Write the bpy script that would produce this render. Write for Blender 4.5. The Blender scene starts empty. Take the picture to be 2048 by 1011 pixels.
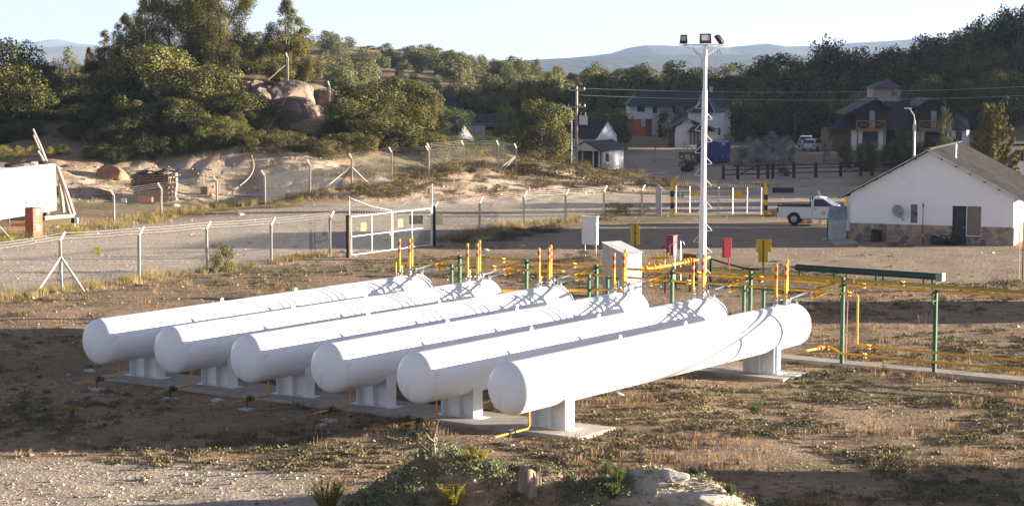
import bpy, math, random
import numpy as np
from mathutils import Vector
R = math.radians
sc = bpy.context.scene
# ------------------------------------------------------------------ camera
F_PX, Y_HOR, CAM_H = 4128.0, 106.0, 11.0
TH = math.atan((505.5 - Y_HOR) / F_PX)
cam = bpy.data.cameras.new("camera"); cam_o = bpy.data.objects.new("camera", cam); sc.collection.objects.link(cam_o)
cam.sensor_width = 36; cam.lens = 36 * F_PX / 2048
cam.clip_start = 1; cam.clip_end = 40000
cam_o.location = (0, 0, CAM_H); cam_o.rotation_euler = (math.pi / 2 - TH, 0, 0)
sc.camera = cam_o
# ------------------------------------------------------------------ light
SAT, TINT = .48, (1.0, .95, .99, 1)
SUN_EL, SUN_AZ = 7.2, 4.0          # elevation, degrees beyond +X towards +Y
world = bpy.data.worlds.new("World"); sc.world = world; world.use_nodes = True
wn = world.node_tree; bg = wn.nodes["Background"]
sky = wn.nodes.new("ShaderNodeTexSky"); sky.sky_type = 'NISHITA'; sky.sun_disc = False
sky.sun_elevation = R(SUN_EL); sky.sun_rotation = R(90 - SUN_AZ)
sky.air_density = 0.6; sky.dust_density = 0.0; sky.ozone_density = 2.2; sky.altitude = 900
hsv = wn.nodes.new('ShaderNodeHueSaturation'); hsv.inputs['Saturation'].default_value = SAT
wn.links.new(sky.outputs[0], hsv.inputs['Color']); tint = wn.nodes.new('ShaderNodeMix'); tint.data_type = 'RGBA'; tint.blend_type = 'MULTIPLY'; tint.inputs[0].default_value = 1; tint.inputs[7].default_value = TINT
wn.links.new(hsv.outputs[0], tint.inputs[6]); wn.links.new(tint.outputs[2], bg.inputs[0]); bg.inputs[1].default_value = 0.05
sl = bpy.data.lights.new("sun", 'SUN'); sl.energy = 5.0; sl.angle = R(0.5); sl.color = (1.0, 0.87, 0.70)
so = bpy.data.objects.new("sun", sl); sc.collection.objects.link(so)
sd = Vector((math.cos(R(SUN_EL)) * math.cos(R(SUN_AZ)), math.cos(R(SUN_EL)) * math.sin(R(SUN_AZ)), math.sin(R(SUN_EL))))
so.rotation_euler = sd.to_track_quat('Z', 'Y').to_euler(); so.location = (40, 60, 30)
sc.view_settings.view_transform = 'Standard'; sc.view_settings.look = 'None'
sc.view_settings.exposure = 2.36; sc.view_settings.gamma = 1
sc.cycles.max_bounces = 5; sc.cycles.diffuse_bounces = 3; sc.cycles.transparent_max_bounces = 24
sc.cycles.transmission_bounces = 4; sc.cycles.volume_bounces = 0
rnd = random.Random(7); NR = np.random.default_rng(11)
COL = sc.collection
# ------------------------------------------------------------------ helpers
def tag(o, label=None, cat=None, group=None, kind=None):
    if label: o['label'] = label
    if cat: o['category'] = cat
    if group: o['group'] = group
    if kind: o['kind'] = kind
    return o
def thing(name, label, cat, loc=(0, 0, 0), rz=0, group=None):
    o = bpy.data.objects.new(name, None); COL.objects.link(o)
    o.location = loc; o.rotation_euler = (0, 0, rz); o.empty_display_size = .2
    return tag(o, label, cat, group)
def copy_tree(o, parent=None):
    c = o.copy(); COL.objects.link(c)
    if parent is not None: c.parent = parent
    for ch in list(o.children): copy_tree(ch, c)
    return c
class MB:
    def __init__(s): s.v = []; s.f = []; s.m = []; s.uv = {}
    def add(s, vs, fs, m=0):
        b = len(s.v); s.v += [tuple(p) for p in vs]
        for f in fs: s.f.append(tuple(b + i for i in f)); s.m.append(m)
        return s
    def box(s, c, d, rz=0, m=0, tilt=None):
        hx, hy, hz = d[0] / 2, d[1] / 2, d[2] / 2; vs = []
        cz, sz = math.cos(rz), math.sin(rz)
        for x, y, z in ((-1, -1, -1), (1, -1, -1), (1, 1, -1), (-1, 1, -1), (-1, -1, 1), (1, -1, 1), (1, 1, 1), (-1, 1, 1)):
            p = Vector((x * hx, y * hy, z * hz))
            if tilt: p.rotate(tilt)
            vs.append((c[0] + p.x * cz - p.y * sz, c[1] + p.x * sz + p.y * cz, c[2] + p.z))
        return s.add(vs, [(0, 3, 2, 1), (4, 5, 6, 7), (0, 1, 5, 4), (1, 2, 6, 5), (2, 3, 7, 6), (3, 0, 4, 7)], m)
    def span(s, a, b, m=0):            # axis-aligned box between two corners
        return s.box([(a[i] + b[i]) / 2 for i in range(3)], [abs(a[i] - b[i]) for i in range(3)], 0, m)
    def bar(s, a, b, w, h, m=0):       # rectangular bar from a to b
        a, b = Vector(a), Vector(b); d = (b - a).normalized()
        up = Vector((0, 0, 1)) if abs(d.z) < .95 else Vector((0, 1, 0))
        x = d.cross(up).normalized() * w / 2; y = x.cross(d).normalized() * h / 2
        vs = [a - x - y, a + x - y, a + x + y, a - x + y, b - x - y, b + x - y, b + x + y, b - x + y]
        return s.add(vs, [(0, 3, 2, 1), (4, 5, 6, 7), (0, 1, 5, 4), (1, 2, 6, 5), (2, 3, 7, 6), (3, 0, 4, 7)][::1], m)
    def cyl(s, a, b, r0, r1=None, n=12, m=0, caps=True):
        if r1 is None: r1 = r0
        return s.tube([a, b], [r0, r1], n, m, caps)
    def tube(s, pts, rs, n=8, m=0, caps=True):
        pts = [Vector(p) for p in pts]
        if not isinstance(rs, (list, tuple)): rs = [rs] * len(pts)
        vs = []; px = None
        for i, p in enumerate(pts):
            t = (pts[min(i + 1, len(pts) - 1)] - pts[max(i - 1, 0)]).normalized()
            if px is None: px = t.orthogonal().normalized()
            else: px = (px - t * px.dot(t)).normalized()
            py = t.cross(px)
            for k in range(n):
                a = 2 * math.pi * k / n
                vs.append(p + (px * math.cos(a) + py * math.sin(a)) * rs[i])
        fs = []
        for i in range(len(pts) - 1):
            for k in range(n):
                k2 = (k + 1) % n
                fs.append((i * n + k, i * n + k2, (i + 1) * n + k2, (i + 1) * n + k))
        if caps: fs.append(tuple(range(n - 1, -1, -1))); fs.append(tuple((len(pts) - 1) * n + k for k in range(n)))
        return s.add(vs, fs, m)
    def prism(s, poly, ext, m=0):      # planar polygon (3D points) extruded by vector ext
        n = len(poly); e = Vector(ext)
        vs = [Vector(p) for p in poly] + [Vector(p) + e for p in poly]
        fs = [tuple(range(n - 1, -1, -1)), tuple(range(n, 2 * n))] + [(i, (i + 1) % n, n + (i + 1) % n, n + i) for i in range(n)]
        return s.add(vs, fs, m)
    def build(s, name, mats, parent=None, smooth=False, loc=None, bevel=0):
        me = bpy.data.meshes.new(name); me.from_pydata([tuple(v) for v in s.v], [], s.f)
        if not isinstance(mats, (list, tuple)): mats = [mats]
        for x in mats: me.materials.append(x)
        if len(mats) > 1: me.polygons.foreach_set('material_index', s.m)
        import bmesh
        bm = bmesh.new(); bm.from_mesh(me); bmesh.ops.recalc_face_normals(bm, faces=bm.faces); bm.to_mesh(me); bm.free()
        if smooth:
            me.polygons.foreach_set('use_smooth', [True] * len(me.polygons))
            me.set_sharp_from_angle(angle=R(40))
        o = bpy.data.objects.new(name, me); COL.objects.link(o)
        if parent is not None: o.parent = parent
        if loc: o.location = loc
        if bevel:
            b = o.modifiers.new('bevel', 'BEVEL'); b.width = bevel; b.segments = 2; b.limit_method = 'ANGLE'
        return o
def np_mesh(name, V, Q, mat, parent=None, tone=None, smooth=False):
    me = bpy.data.meshes.new(name); n = len(V); k = Q.shape[1]; m = len(Q)
    me.vertices.add(n); me.vertices.foreach_set('co', np.asarray(V, np.float32).ravel())
    me.loops.add(m * k); me.loops.foreach_set('vertex_index', np.asarray(Q, np.int32).ravel())
    me.polygons.add(m); me.polygons.foreach_set('loop_start', np.arange(0, m * k, k, dtype=np.int32))
    me.update(calc_edges=True)
    if smooth: me.polygons.foreach_set('use_smooth', np.ones(m, bool))
    if tone is not None:
        for nm, arr in tone.items():
            at = me.attributes.new(nm, 'FLOAT', 'POINT'); at.data.foreach_set('value', np.asarray(arr, np.float32))
    me.materials.append(mat); me.validate()
    o = bpy.data.objects.new(name, me); COL.objects.link(o)
    if parent is not None: o.parent = parent
    return o
# ------------------------------------------------------------------ materials
def mat(name, col, rough=.7, var=.0, scale=4.0, bump=0.0, bscale=None, metal=0.0, col2=None, spec=.3, coord='Object', stretch=(1, 1, 1), rust=None):
    m = bpy.data.materials.new(name); m.use_nodes = True; nt = m.node_tree; b = nt.nodes['Principled BSDF']
    b.inputs['Roughness'].default_value = rough; b.inputs['Metallic'].default_value = metal
    b.inputs['Specular IOR Level'].default_value = spec
    c = (*col, 1); b.inputs['Base Color'].default_value = c
    if var or bump or col2 or rust:
        tc = nt.nodes.new('ShaderNodeTexCoord'); mp = nt.nodes.new('ShaderNodeMapping'); mp.inputs['Scale'].default_value = stretch
        nt.links.new(tc.outputs[coord], mp.inputs[0])
        nz = nt.nodes.new('ShaderNodeTexNoise'); nz.inputs['Scale'].default_value = scale; nz.inputs['Detail'].default_value = 8; nz.inputs['Roughness'].default_value = .65
        nt.links.new(mp.outputs[0], nz.inputs['Vector'])
        rp = nt.nodes.new('ShaderNodeValToRGB'); rp.color_ramp.elements[0].position = .32; rp.color_ramp.elements[1].position = .68
        lo = col2 if col2 else tuple(max(0, x * (1 - var)) for x in col); hi = col if col2 else tuple(min(1, x * (1 + var)) for x in col)
        rp.color_ramp.elements[0].color = (*lo, 1); rp.color_ramp.elements[1].color = (*hi, 1)
        nt.links.new(nz.outputs[0], rp.inputs[0]); out = rp.outputs[0]
        if rust:
            n2 = nt.nodes.new('ShaderNodeTexNoise'); n2.inputs['Scale'].default_value = rust[1]; n2.inputs['Detail'].default_value = 6
            nt.links.new(mp.outputs[0], n2.inputs['Vector'])
            r2 = nt.nodes.new('ShaderNodeValToRGB'); r2.color_ramp.elements[0].position = rust[2]; r2.color_ramp.elements[1].position = rust[2] + .08
            nt.links.new(n2.outputs[0], r2.inputs[0])
            mx = nt.nodes.new('ShaderNodeMix'); mx.data_type = 'RGBA'; mx.inputs[7].default_value = (*rust[0], 1)
            nt.links.new(r2.outputs[0], mx.inputs[0]); nt.links.new(out, mx.inputs[6]); out = mx.outputs[2]
        nt.links.new(out, b.inputs['Base Color'])
        if bump:
            nb = nt.nodes.new('ShaderNodeTexNoise'); nb.inputs['Scale'].default_value = bscale or scale * 3; nb.inputs['Detail'].default_value = 6
            nt.links.new(mp.outputs[0], nb.inputs['Vector'])
            bp = nt.nodes.new('ShaderNodeBump'); bp.inputs['Strength'].default_value = 1; bp.inputs['Distance'].default_value = bump
            nt.links.new(nb.outputs[0], bp.inputs['Height']); nt.links.new(bp.outputs[0], b.inputs['Normal'])
    return m
def ribbed(name, col, pitch=.18, depth=.02, axis='X', rough=.55, metal=.3, var=.25, coord='Object'):
    m = mat(name, col, rough, var=var, scale=1.5, metal=metal, coord=coord); nt = m.node_tree; b = nt.nodes['Principled BSDF']
    tc = nt.nodes.new('ShaderNodeTexCoord'); w = nt.nodes.new('ShaderNodeTexWave'); w.wave_type = 'BANDS'; w.bands_direction = axis
    w.inputs['Scale'].default_value = 2 * math.pi / pitch / 20 * 1.0; w.inputs['Distortion'].default_value = 0
    nt.links.new(tc.outputs[coord], w.inputs['Vector'])
    bp = nt.nodes.new('ShaderNodeBump'); bp.inputs['Distance'].default_value = depth; nt.links.new(w.outputs[1], bp.inputs['Height']); nt.links.new(bp.outputs[0], b.inputs['Normal'])
    return m
def foliage(name, dark, light, trans=.3, sat=1.0):
    m = bpy.data.materials.new(name); m.use_nodes = True; nt = m.node_tree; b = nt.nodes['Principled BSDF']
    at = nt.nodes.new('ShaderNodeAttribute'); at.attribute_name = 'tone'
    oi = nt.nodes.new('ShaderNodeObjectInfo')
    ad = nt.nodes.new('ShaderNodeMath'); ad.operation = 'MULTIPLY_ADD'; ad.inputs[1].default_value = .35; nt.links.new(oi.outputs['Random'], ad.inputs[0]); nt.links.new(at.outputs['Fac'], ad.inputs[2])
    rp = nt.nodes.new('ShaderNodeValToRGB'); rp.color_ramp.elements[0].color = (*dark, 1); rp.color_ramp.elements[1].color = (*light, 1)
    rp.color_ramp.elements[0].position = .15; rp.color_ramp.elements[1].position = 1.2
    nt.links.new(ad.outputs[0], rp.inputs[0]); nt.links.new(rp.outputs[0], b.inputs['Base Color'])
    b.inputs['Roughness'].default_value = .75; b.inputs['Specular IOR Level'].default_value = .1
    tr = nt.nodes.new('ShaderNodeBsdfTranslucent'); nt.links.new(rp.outputs[0], tr.inputs[0])
    mx = nt.nodes.new('ShaderNodeMixShader'); mx.inputs[0].default_value = trans
    nt.links.new(b.outputs[0], mx.inputs[1]); nt.links.new(tr.outputs[0], mx.inputs[2]); nt.links.new(mx.outputs[0], nt.nodes['Material Output'].inputs[0])
    return m
M = {}
M['tank'] = mat('tank_paint', (.86, .86, .87), .38, var=.02, scale=1.2, rust=((.74, .73, .71), 2.2, .63), stretch=(1, .35, 1))
M['white'] = mat('white_paint', (.78, .78, .77), .5, var=.06, scale=3)
M['wall_white'] = mat('limewashed_wall', (.80, .80, .80), .85, var=.04, scale=.9, rust=((.70, .68, .65), .7, .64), bump=.01, bscale=14)
M['yellow'] = mat('yellow_pipe_paint', (.60, .33, .035), .6, var=.2, scale=5, rust=((.34, .17, .05), 4, .60))
M['olive'] = mat('olive_pipe_paint', (.30, .24, .03), .45, var=.18, scale=4)
M['signyellow'] = mat('yellow_sign_back', (.62, .38, .03), .5, var=.1, scale=3, rust=((.25, .13, .05), 6, .62))
M['lemon'] = mat('lemon_notice', (.85, .78, .05), .55, var=.03)
M['lemonpale'] = mat('faded_notice', (.85, .82, .35), .55, var=.05)
M['red'] = mat('red_paint', (.33, .03, .04), .45, var=.1, scale=3)
M['redband'] = mat('red_band', (.40, .035, .02), .45)
M['pink'] = mat('faded_red_paint', (.42, .14, .13), .6, var=.1)
M['green'] = mat('green_paint', (.018, .078, .036), .55, var=.3, scale=3)
M['darkgreen'] = mat('dark_green_paint', (.014, .05, .035), .45, var=.15, scale=2)
M['galv'] = mat('galvanised_steel', (.50, .52, .55), .4, metal=.6, var=.15, scale=6)
M['steel'] = mat('grey_valve_steel', (.38, .38, .38), .4, metal=.5, var=.2, scale=8)
M['black'] = mat('black_paint', (.02, .02, .022), .5, var=.1)
M['rubber'] = mat('black_rubber', (.022, .022, .023), .85, var=.2, scale=6)
M['concrete'] = mat('concrete', (.46, .43, .38), .9, var=.18, scale=3, bump=.01, bscale=30)
M['post'] = mat('concrete_post', (.50, .46, .39), .9, var=.16, scale=5, bump=.006, bscale=40)
M['slab'] = mat('concrete_slab', (.36, .33, .29), .92, var=.2, scale=1.4, bump=.01, bscale=25)
M['wood'] = mat('weathered_wood', (.40, .34, .27), .85, var=.3, scale=4, stretch=(1, 1, .2), bump=.01)
M['darkwood'] = mat('dark_stained_wood', (.034, .024, .020), .8, var=.3, scale=3)
M['timber'] = mat('brown_timber', (.16, .075, .035), .75, var=.25, scale=3)
M['plank'] = mat('stacked_planks', (.23, .14, .10), .85, var=.45, scale=5, bump=.02)
M['brick'] = mat('hollow_brick', (.45, .13, .06), .85, var=.25, scale=5, bump=.01)
M['glass'] = mat('window_glass', (.03, .035, .045), .08, spec=.6)
M['glasspale'] = mat('curtained_glass', (.34, .36, .42), .2, spec=.5, var=.2, scale=3)
M['curtain'] = mat('beige_curtain', (.20, .17, .15), .9, var=.3, scale=7, stretch=(3, 3, .3))
M['roofdark'] = mat('dark_blue_roof', (.022, .024, .034), .6, var=.2, scale=2)
M['roofgrey'] = mat('grey_felt_roof', (.07, .065, .06), .8, var=.2, scale=2)
M['bluetarp'] = mat('blue_tarpaulin', (.022, .045, .17), .5, var=.25, scale=1.3, bump=.04, bscale=2)
M['rock'] = mat('red_brown_rock', (.25, .185, .145), .95, col2=(.10, .078, .066), scale=.7, bump=.25, bscale=1.3)
M['boulder'] = mat('sandstone_boulder', (.36, .18, .11), .95, var=.3, scale=1.5, bump=.12, bscale=2.5)
M['stone'] = mat('grey_stones', (.46, .42, .37), .9, var=.35, scale=3)
M['carpaint'] = mat('car_white', (.78, .78, .79), .25, spec=.5)
M['carsilver'] = mat('car_silver', (.50, .53, .58), .3, metal=.3)
M['lamp'] = mat('floodlight_glass', (.45, .43, .44), .15, spec=.6)
M['teal'] = mat('teal_notice', (.05, .25, .30), .5)
M['stump'] = mat('old_stump_wood', (.27, .21, .16), .95, var=.5, scale=9, stretch=(1, 1, .15), bump=.04, bscale=12)
M['silverbark'] = mat('grey_bark', (.20, .16, .12), .95, var=.3, scale=4, stretch=(1, 1, .3), bump=.03)
M['dead'] = mat('dead_wood', (.42, .35, .28), .9, var=.35, scale=6, stretch=(1, 1, .2), bump=.03)
M['tail'] = mat('tail_light_red', (.35, .01, .01), .2)
M['corr'] = ribbed('corrugated_sheet', (.42, .44, .46), .16, .03, 'X', coord='Object')
M['corry'] = ribbed('corrugated_sheet_side', (.42, .44, .46), .16, .03, 'Y', coord='Object')
# ------------------------------------------------------------------ projection helpers (my own measuring tape: pixel of the photo + distance -> world)
_f = Vector((0, math.cos(TH), -math.sin(TH))); _u = Vector((0, math.sin(TH), math.cos(TH)))
def ray(px, py): return _f + Vector((1, 0, 0)) * ((px - 1024) / F_PX) + _u * ((505.5 - py) / F_PX)
def tp(px, py, Y):
    r = ray(px, py); return Vector((0, 0, CAM_H)) + r * (Y / r.y)
# ------------------------------------------------------------------ terrain height
pts = []
def W(x, y, z): pts.append((x, y, z))
def PX(px, py, Y): p = tp(px, py, Y); pts.append((p.x, p.y, p.z))
for x in (-30, -15, 0, 15, 30): W(x, 38, -.2); W(x, 55, -.2); W(x, 68, -.2)
for y in (82, 95, 110, 125, 138):
    for x in (-36, -18, 0, 18, 36, 60): W(x, y, 0)
for x in (8, 22, 38, 60): W(x, 155, 0); W(x, 175, 0); W(x, 200, 0); W(x, 222, 0)
for x in (-70, 110): W(x, 50, 0); W(x, 100, 0)
for x, y in ((-18, 146), (-8, 150), (0, 153), (6, 158), (-32, 138), (-50, 140)): W(x, y, 0)
for a in ((228, 447, 136), (434, 415, 148), (620, 395, 152), (783, 362, 160), (857, 358, 162), (1033, 350, 168), (1130, 345, 172), (1200, 352, 176), (1290, 365, 176),
          (150, 402, 152), (350, 398, 156), (500, 394, 158), (600, 385, 157),
          (130, 330, 160), (250, 325, 162), (400, 306, 163), (520, 300, 163), (620, 318, 162), (700, 335, 163), (0, 303, 168), (-60, 303, 168),
          (100, 290, 175), (200, 250, 180), (300, 240, 182), (400, 225, 185), (460, 178, 188), (560, 172, 190), (640, 186, 190), (690, 215, 188), (520, 258, 179.5), (570, 256, 180), (625, 252, 180), (660, 250, 180), (590, 290, 168), (650, 290, 168), (760, 240, 190),
          (850, 262, 190), (930, 290, 190), (1000, 308, 190), (1100, 322, 188), (1200, 338, 190),
          (0, 215, 210), (150, 205, 210), (300, 190, 215), (500, 165, 215), (700, 200, 220), (850, 240, 220), (1000, 280, 220), (1150, 300, 220)): PX(*a)
for x, z in ((-90, 6), (-50, 6), (-20, 3), (0, .6), (15, 0), (30, 0), (45, .3), (60, 1.5), (80, 5), (105, 9), (150, 13)): W(x, 255, z)
for x, z in ((60, .5), (80, 3), (100, 7), (150, 11)): W(x, 215, z)
for x, z in ((80, 0), (120, .5)): W(x, 170, z)
for x, z in ((-90, 5), (-50, 4), (-20, 1), (5, -.3), (14, -.6), (28, -.7), (40, 0.5), (60, 5), (80, 9), (120, 15)): W(x, 300, z)
for x, z in ((40, 5), (70, 9), (110, 13)): W(x, 350, z)
for a in ((-100, 150, 480), (100, 150, 480), (300, 125, 490), (400, 100, 500), (500, 80, 500), (600, 84, 500), (700, 96, 500), (800, 112, 500), (900, 125, 500), (1000, 140, 480), (1100, 158, 460), (1200, 172, 440), (1350, 170, 430),
          (1600, 140, 420), (1900, 100, 420), (300, 160, 390), (500, 130, 400), (700, 142, 400), (900, 160, 390), (1100, 182, 380)): PX(*a)
for x in (-120, -60, 0, 60, 120): W(x, 620, -8); W(x, 760, -25)
P_ = np.array(pts)
def _tps(r2): return np.where(r2 > 1e-9, r2 * np.log(r2 + 1e-12), 0)
_S = 60.0
def _fit():
    n = len(P_); X = P_[:, :2] / _S
    d = ((X[:, None] - X[None]) ** 2).sum(-1); A = np.zeros((n + 3, n + 3)); A[:n, :n] = _tps(d) + np.eye(n) * .002
    A[:n, n] = 1; A[:n, n + 1:] = X; A[n, :n] = 1; A[n + 1:, :n] = X.T
    return np.linalg.solve(A, np.concatenate([P_[:, 2], np.zeros(3)]))
_w = _fit()
def sstep(a, b, x): t = np.clip((x - a) / (b - a), 0, 1); return t * t * (3 - 2 * t)
MOUNDS = [(-1.9, 50.4, .85, .9, 1.1), (-2.8, 49.8, .6, 1.2, 1.1), (-1.0, 50.0, .45, .8, 1.0), (-.2, 50.7, .68, .65, .9), (.9, 50.0, .85, .8, 1.0), (3.3, 49.7, .85, 1.0, 1.1), (4.7, 49.1, .74, 1.25, 1.3), (2.0, 49.0, .6, .9, .9), (-.4, 49.3, .5, 1.4, .9)]
def tz(x, y):
    x = np.asarray(x, float); y = np.asarray(y, float); sh = x.shape; x = x.ravel(); y = y.ravel()
    xc = np.clip(x, -130, 150); yc = np.clip(y, 30, 760)
    out = np.empty(len(x))
    for i in range(0, len(x), 20000):
        q = np.stack([xc[i:i + 20000], yc[i:i + 20000]], 1) / _S
        d = ((q[:, None] - P_[None, :, :2] / _S) ** 2).sum(-1)
        out[i:i + 20000] = _tps(d) @ _w[:-3] + _w[-3] + q @ _w[-2:]
    far = sstep(560, 1100, y); out = out * (1 - far) + (-45) * far
    flat = (1 - sstep(128, 142, y)) * (1 - sstep(45, 70, np.abs(x)))
    base = np.where(y < 74, -.2, np.where(y < 84, -.2 + .2 * (y - 74) / 10, 0))
    out = out * (1 - flat) + base * flat
    for cx, cy, h, sx, sy in MOUNDS: out += h * np.exp(-((x - cx) / sx) ** 2 - ((y - cy) / sy) ** 2)
    return out.reshape(sh)
def fbm(x, y, s, seed=0, oct=4):
    r = np.random.default_rng(seed); o = 0; a = 1; f = 1 / s
    for _ in range(oct):
        for _ in range(3):
            th = r.uniform(0, 2 * np.pi); ph = r.uniform(0, 6.28); th2 = th + r.uniform(.8, 2)
            o = o + a / 3 * np.sin(f * (x * np.cos(th) + y * np.sin(th)) + ph + 1.3 * np.sin(f * .7 * (x * np.cos(th2) + y * np.sin(th2)) + ph * 2))
        a *= .5; f *= 2.1
    return o
def rough(x, y):
    n = .035 * fbm(x, y, .9, 1, 4) * (1 - .6 * sstep(90, 130, y))
    bank = sstep(148, 156, y) * (1 - sstep(180, 230, y)) * (1 - sstep(-2, 12, x))
    n = n + bank * (.16 * fbm(x, y, 2.4, 5, 2) + .22 * np.abs(fbm(x, y, 1.0, 7, 5)) + .06 * fbm(x, y, .35, 8, 3))
    md = sum(np.exp(-((x - cx) / (sx * 1.2)) ** 2 - ((y - cy) / (sy * 1.2)) ** 2) for cx, cy, h, sx, sy in MOUNDS)
    n = n + np.clip(md, 0, 1) * (.16 * np.abs(fbm(x, y, .55, 9, 4)) + .07 * fbm(x, y, .2, 10, 3))
    n = n + sstep(300, 380, y) * .9 * fbm(x, y, 14, 6, 4)
    return n
def gz(x, y): x = np.asarray(x, float); y = np.asarray(y, float); return tz(x, y) + rough(x, y)
def g1(x, y): return float(gz(np.array([x]), np.array([y]))[0])
def gp(px, py, lo=44, hi=700):
    "where the line of sight through a pixel meets the terrain"
    ys = np.geomspace(lo, hi, 500); r = ray(px, py); xs = r.x / r.y * ys; zs = CAM_H + r.z / r.y * ys
    h = tz(xs, ys); k = np.argmax(zs <= h)
    if zs[k] > h[k]: k = len(ys) - 1
    k = max(k, 1); a = (zs[k - 1] - h[k - 1]); b = (zs[k] - h[k]); t = a / (a - b + 1e-9)
    Y = ys[k - 1] + t * (ys[k] - ys[k - 1]); X = r.x / r.y * Y
    return Vector((X, Y, g1(X, Y)))
def at(px, Y, dz=0.0): X = (px - 1024) / F_PX * Y; return Vector((X, Y, g1(X, Y) + dz))
# ------------------------------------------------------------------ ground sheet
def seg_poly(poly, x, y):
    "signed distance (negative inside) to a polygon"
    P = np.array(poly); n = len(P); d = np.full(x.shape, 1e9); ins = np.zeros(x.shape, bool)
    for i in range(n):
        a = P[i]; b = P[(i + 1) % n]; e = b - a; wx = x - a[0]; wy = y - a[1]
        t = np.clip((wx * e[0] + wy * e[1]) / (e @ e + 1e-9), 0, 1)
        d = np.minimum(d, np.hypot(wx - t * e[0], wy - t * e[1]))
        c = ((a[1] > y) != (b[1] > y)) & (x < (b[0] - a[0]) * (y - a[1]) / (b[1] - a[1] + 1e-12) + a[0])
        ins ^= c
    return np.where(ins, -d, d)
def gpoly(l): return [tuple(gp(*p)[:2]) for p in l]
ROAD = gpoly([(-80, 590), (-80, 480), (200, 458), (420, 430), (600, 408), (760, 402), (950, 393), (1130, 388), (1300, 384), (1560, 376), (1720, 372), (1720, 402), (1560, 430), (1300, 428), (1130, 438), (960, 462), (860, 490), (700, 512), (540, 532), (400, 550), (270, 568), (100, 588)])
ROAD2 = gpoly([(1480, 385), (1250, 380), (1215, 350), (1260, 310), (1330, 290), (1390, 296), (1400, 335), (1700, 330), (1700, 372)])
DRIVE = [(45, 178), (50, 205), (44, 225), (38, 245), (33, 243), (38, 222), (42, 205), (38, 180)]
FORE = gpoly([(-80, 925), (300, 925), (560, 940), (680, 990), (700, 1035), (-80, 1035)])
YARD = gpoly([(900, 520), (1050, 480), (1200, 452), (1400, 440), (1700, 440), (2120, 470), (2120, 560), (1880, 570), (1560, 530), (1300, 520), (1050, 505)])
SAND = gpoly([(110, 405), (120, 335), (350, 318), (520, 302), (650, 322), (720, 345), (860, 362), (1000, 352), (1200, 362), (1330, 368), (1300, 386), (1000, 396), (800, 404), (640, 398), (540, 396), (350, 402)])
xs = np.concatenate([-np.geomspace(60, 9000, 46)[::-1], np.arange(-59.2, 60, .36), np.geomspace(60, 9000, 46)])
ys = np.concatenate([np.arange(-60, 40, 6), np.arange(40, 60, .14), np.arange(60, 110, .36), np.arange(110, 148, .8), np.arange(148, 186, .35), np.arange(186, 230, .9), np.geomspace(230, 9500, 130)])
GX, GY = np.meshgrid(xs, ys); gx = GX.ravel(); gy = GY.ravel(); gzv = gz(gx, gy)
V = np.stack([gx, gy, gzv], 1); nx, ny = len(xs), len(ys)
ii = (np.arange(ny - 1)[:, None] * nx + np.arange(nx - 1)[None]).ravel(); Q = np.stack([ii, ii + 1, ii + nx + 1, ii + nx], 1)
nz1 = fbm(gx, gy, 1.6, 21, 4); nz2 = fbm(gx, gy, 5, 22, 3)
def soft(poly, w, am): return 1 - sstep(-w, w, seg_poly(poly, gx, gy) + am * nz1)
gravel = np.maximum.reduce([soft(ROAD, 1.2, .8), soft(ROAD2, 1.5, .8) * .8, soft(DRIVE, 1, .4) * .8, soft(FORE, .8, .5)])
yard = soft(YARD, 1.5, .8)
sand = soft(SAND, 1.2, 1.0)
md = sum(np.exp(-((gx - cx) / sx) ** 2 - ((gy - cy) / sy) ** 2) for cx, cy, h, sx, sy in MOUNDS[5:7])

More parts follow.
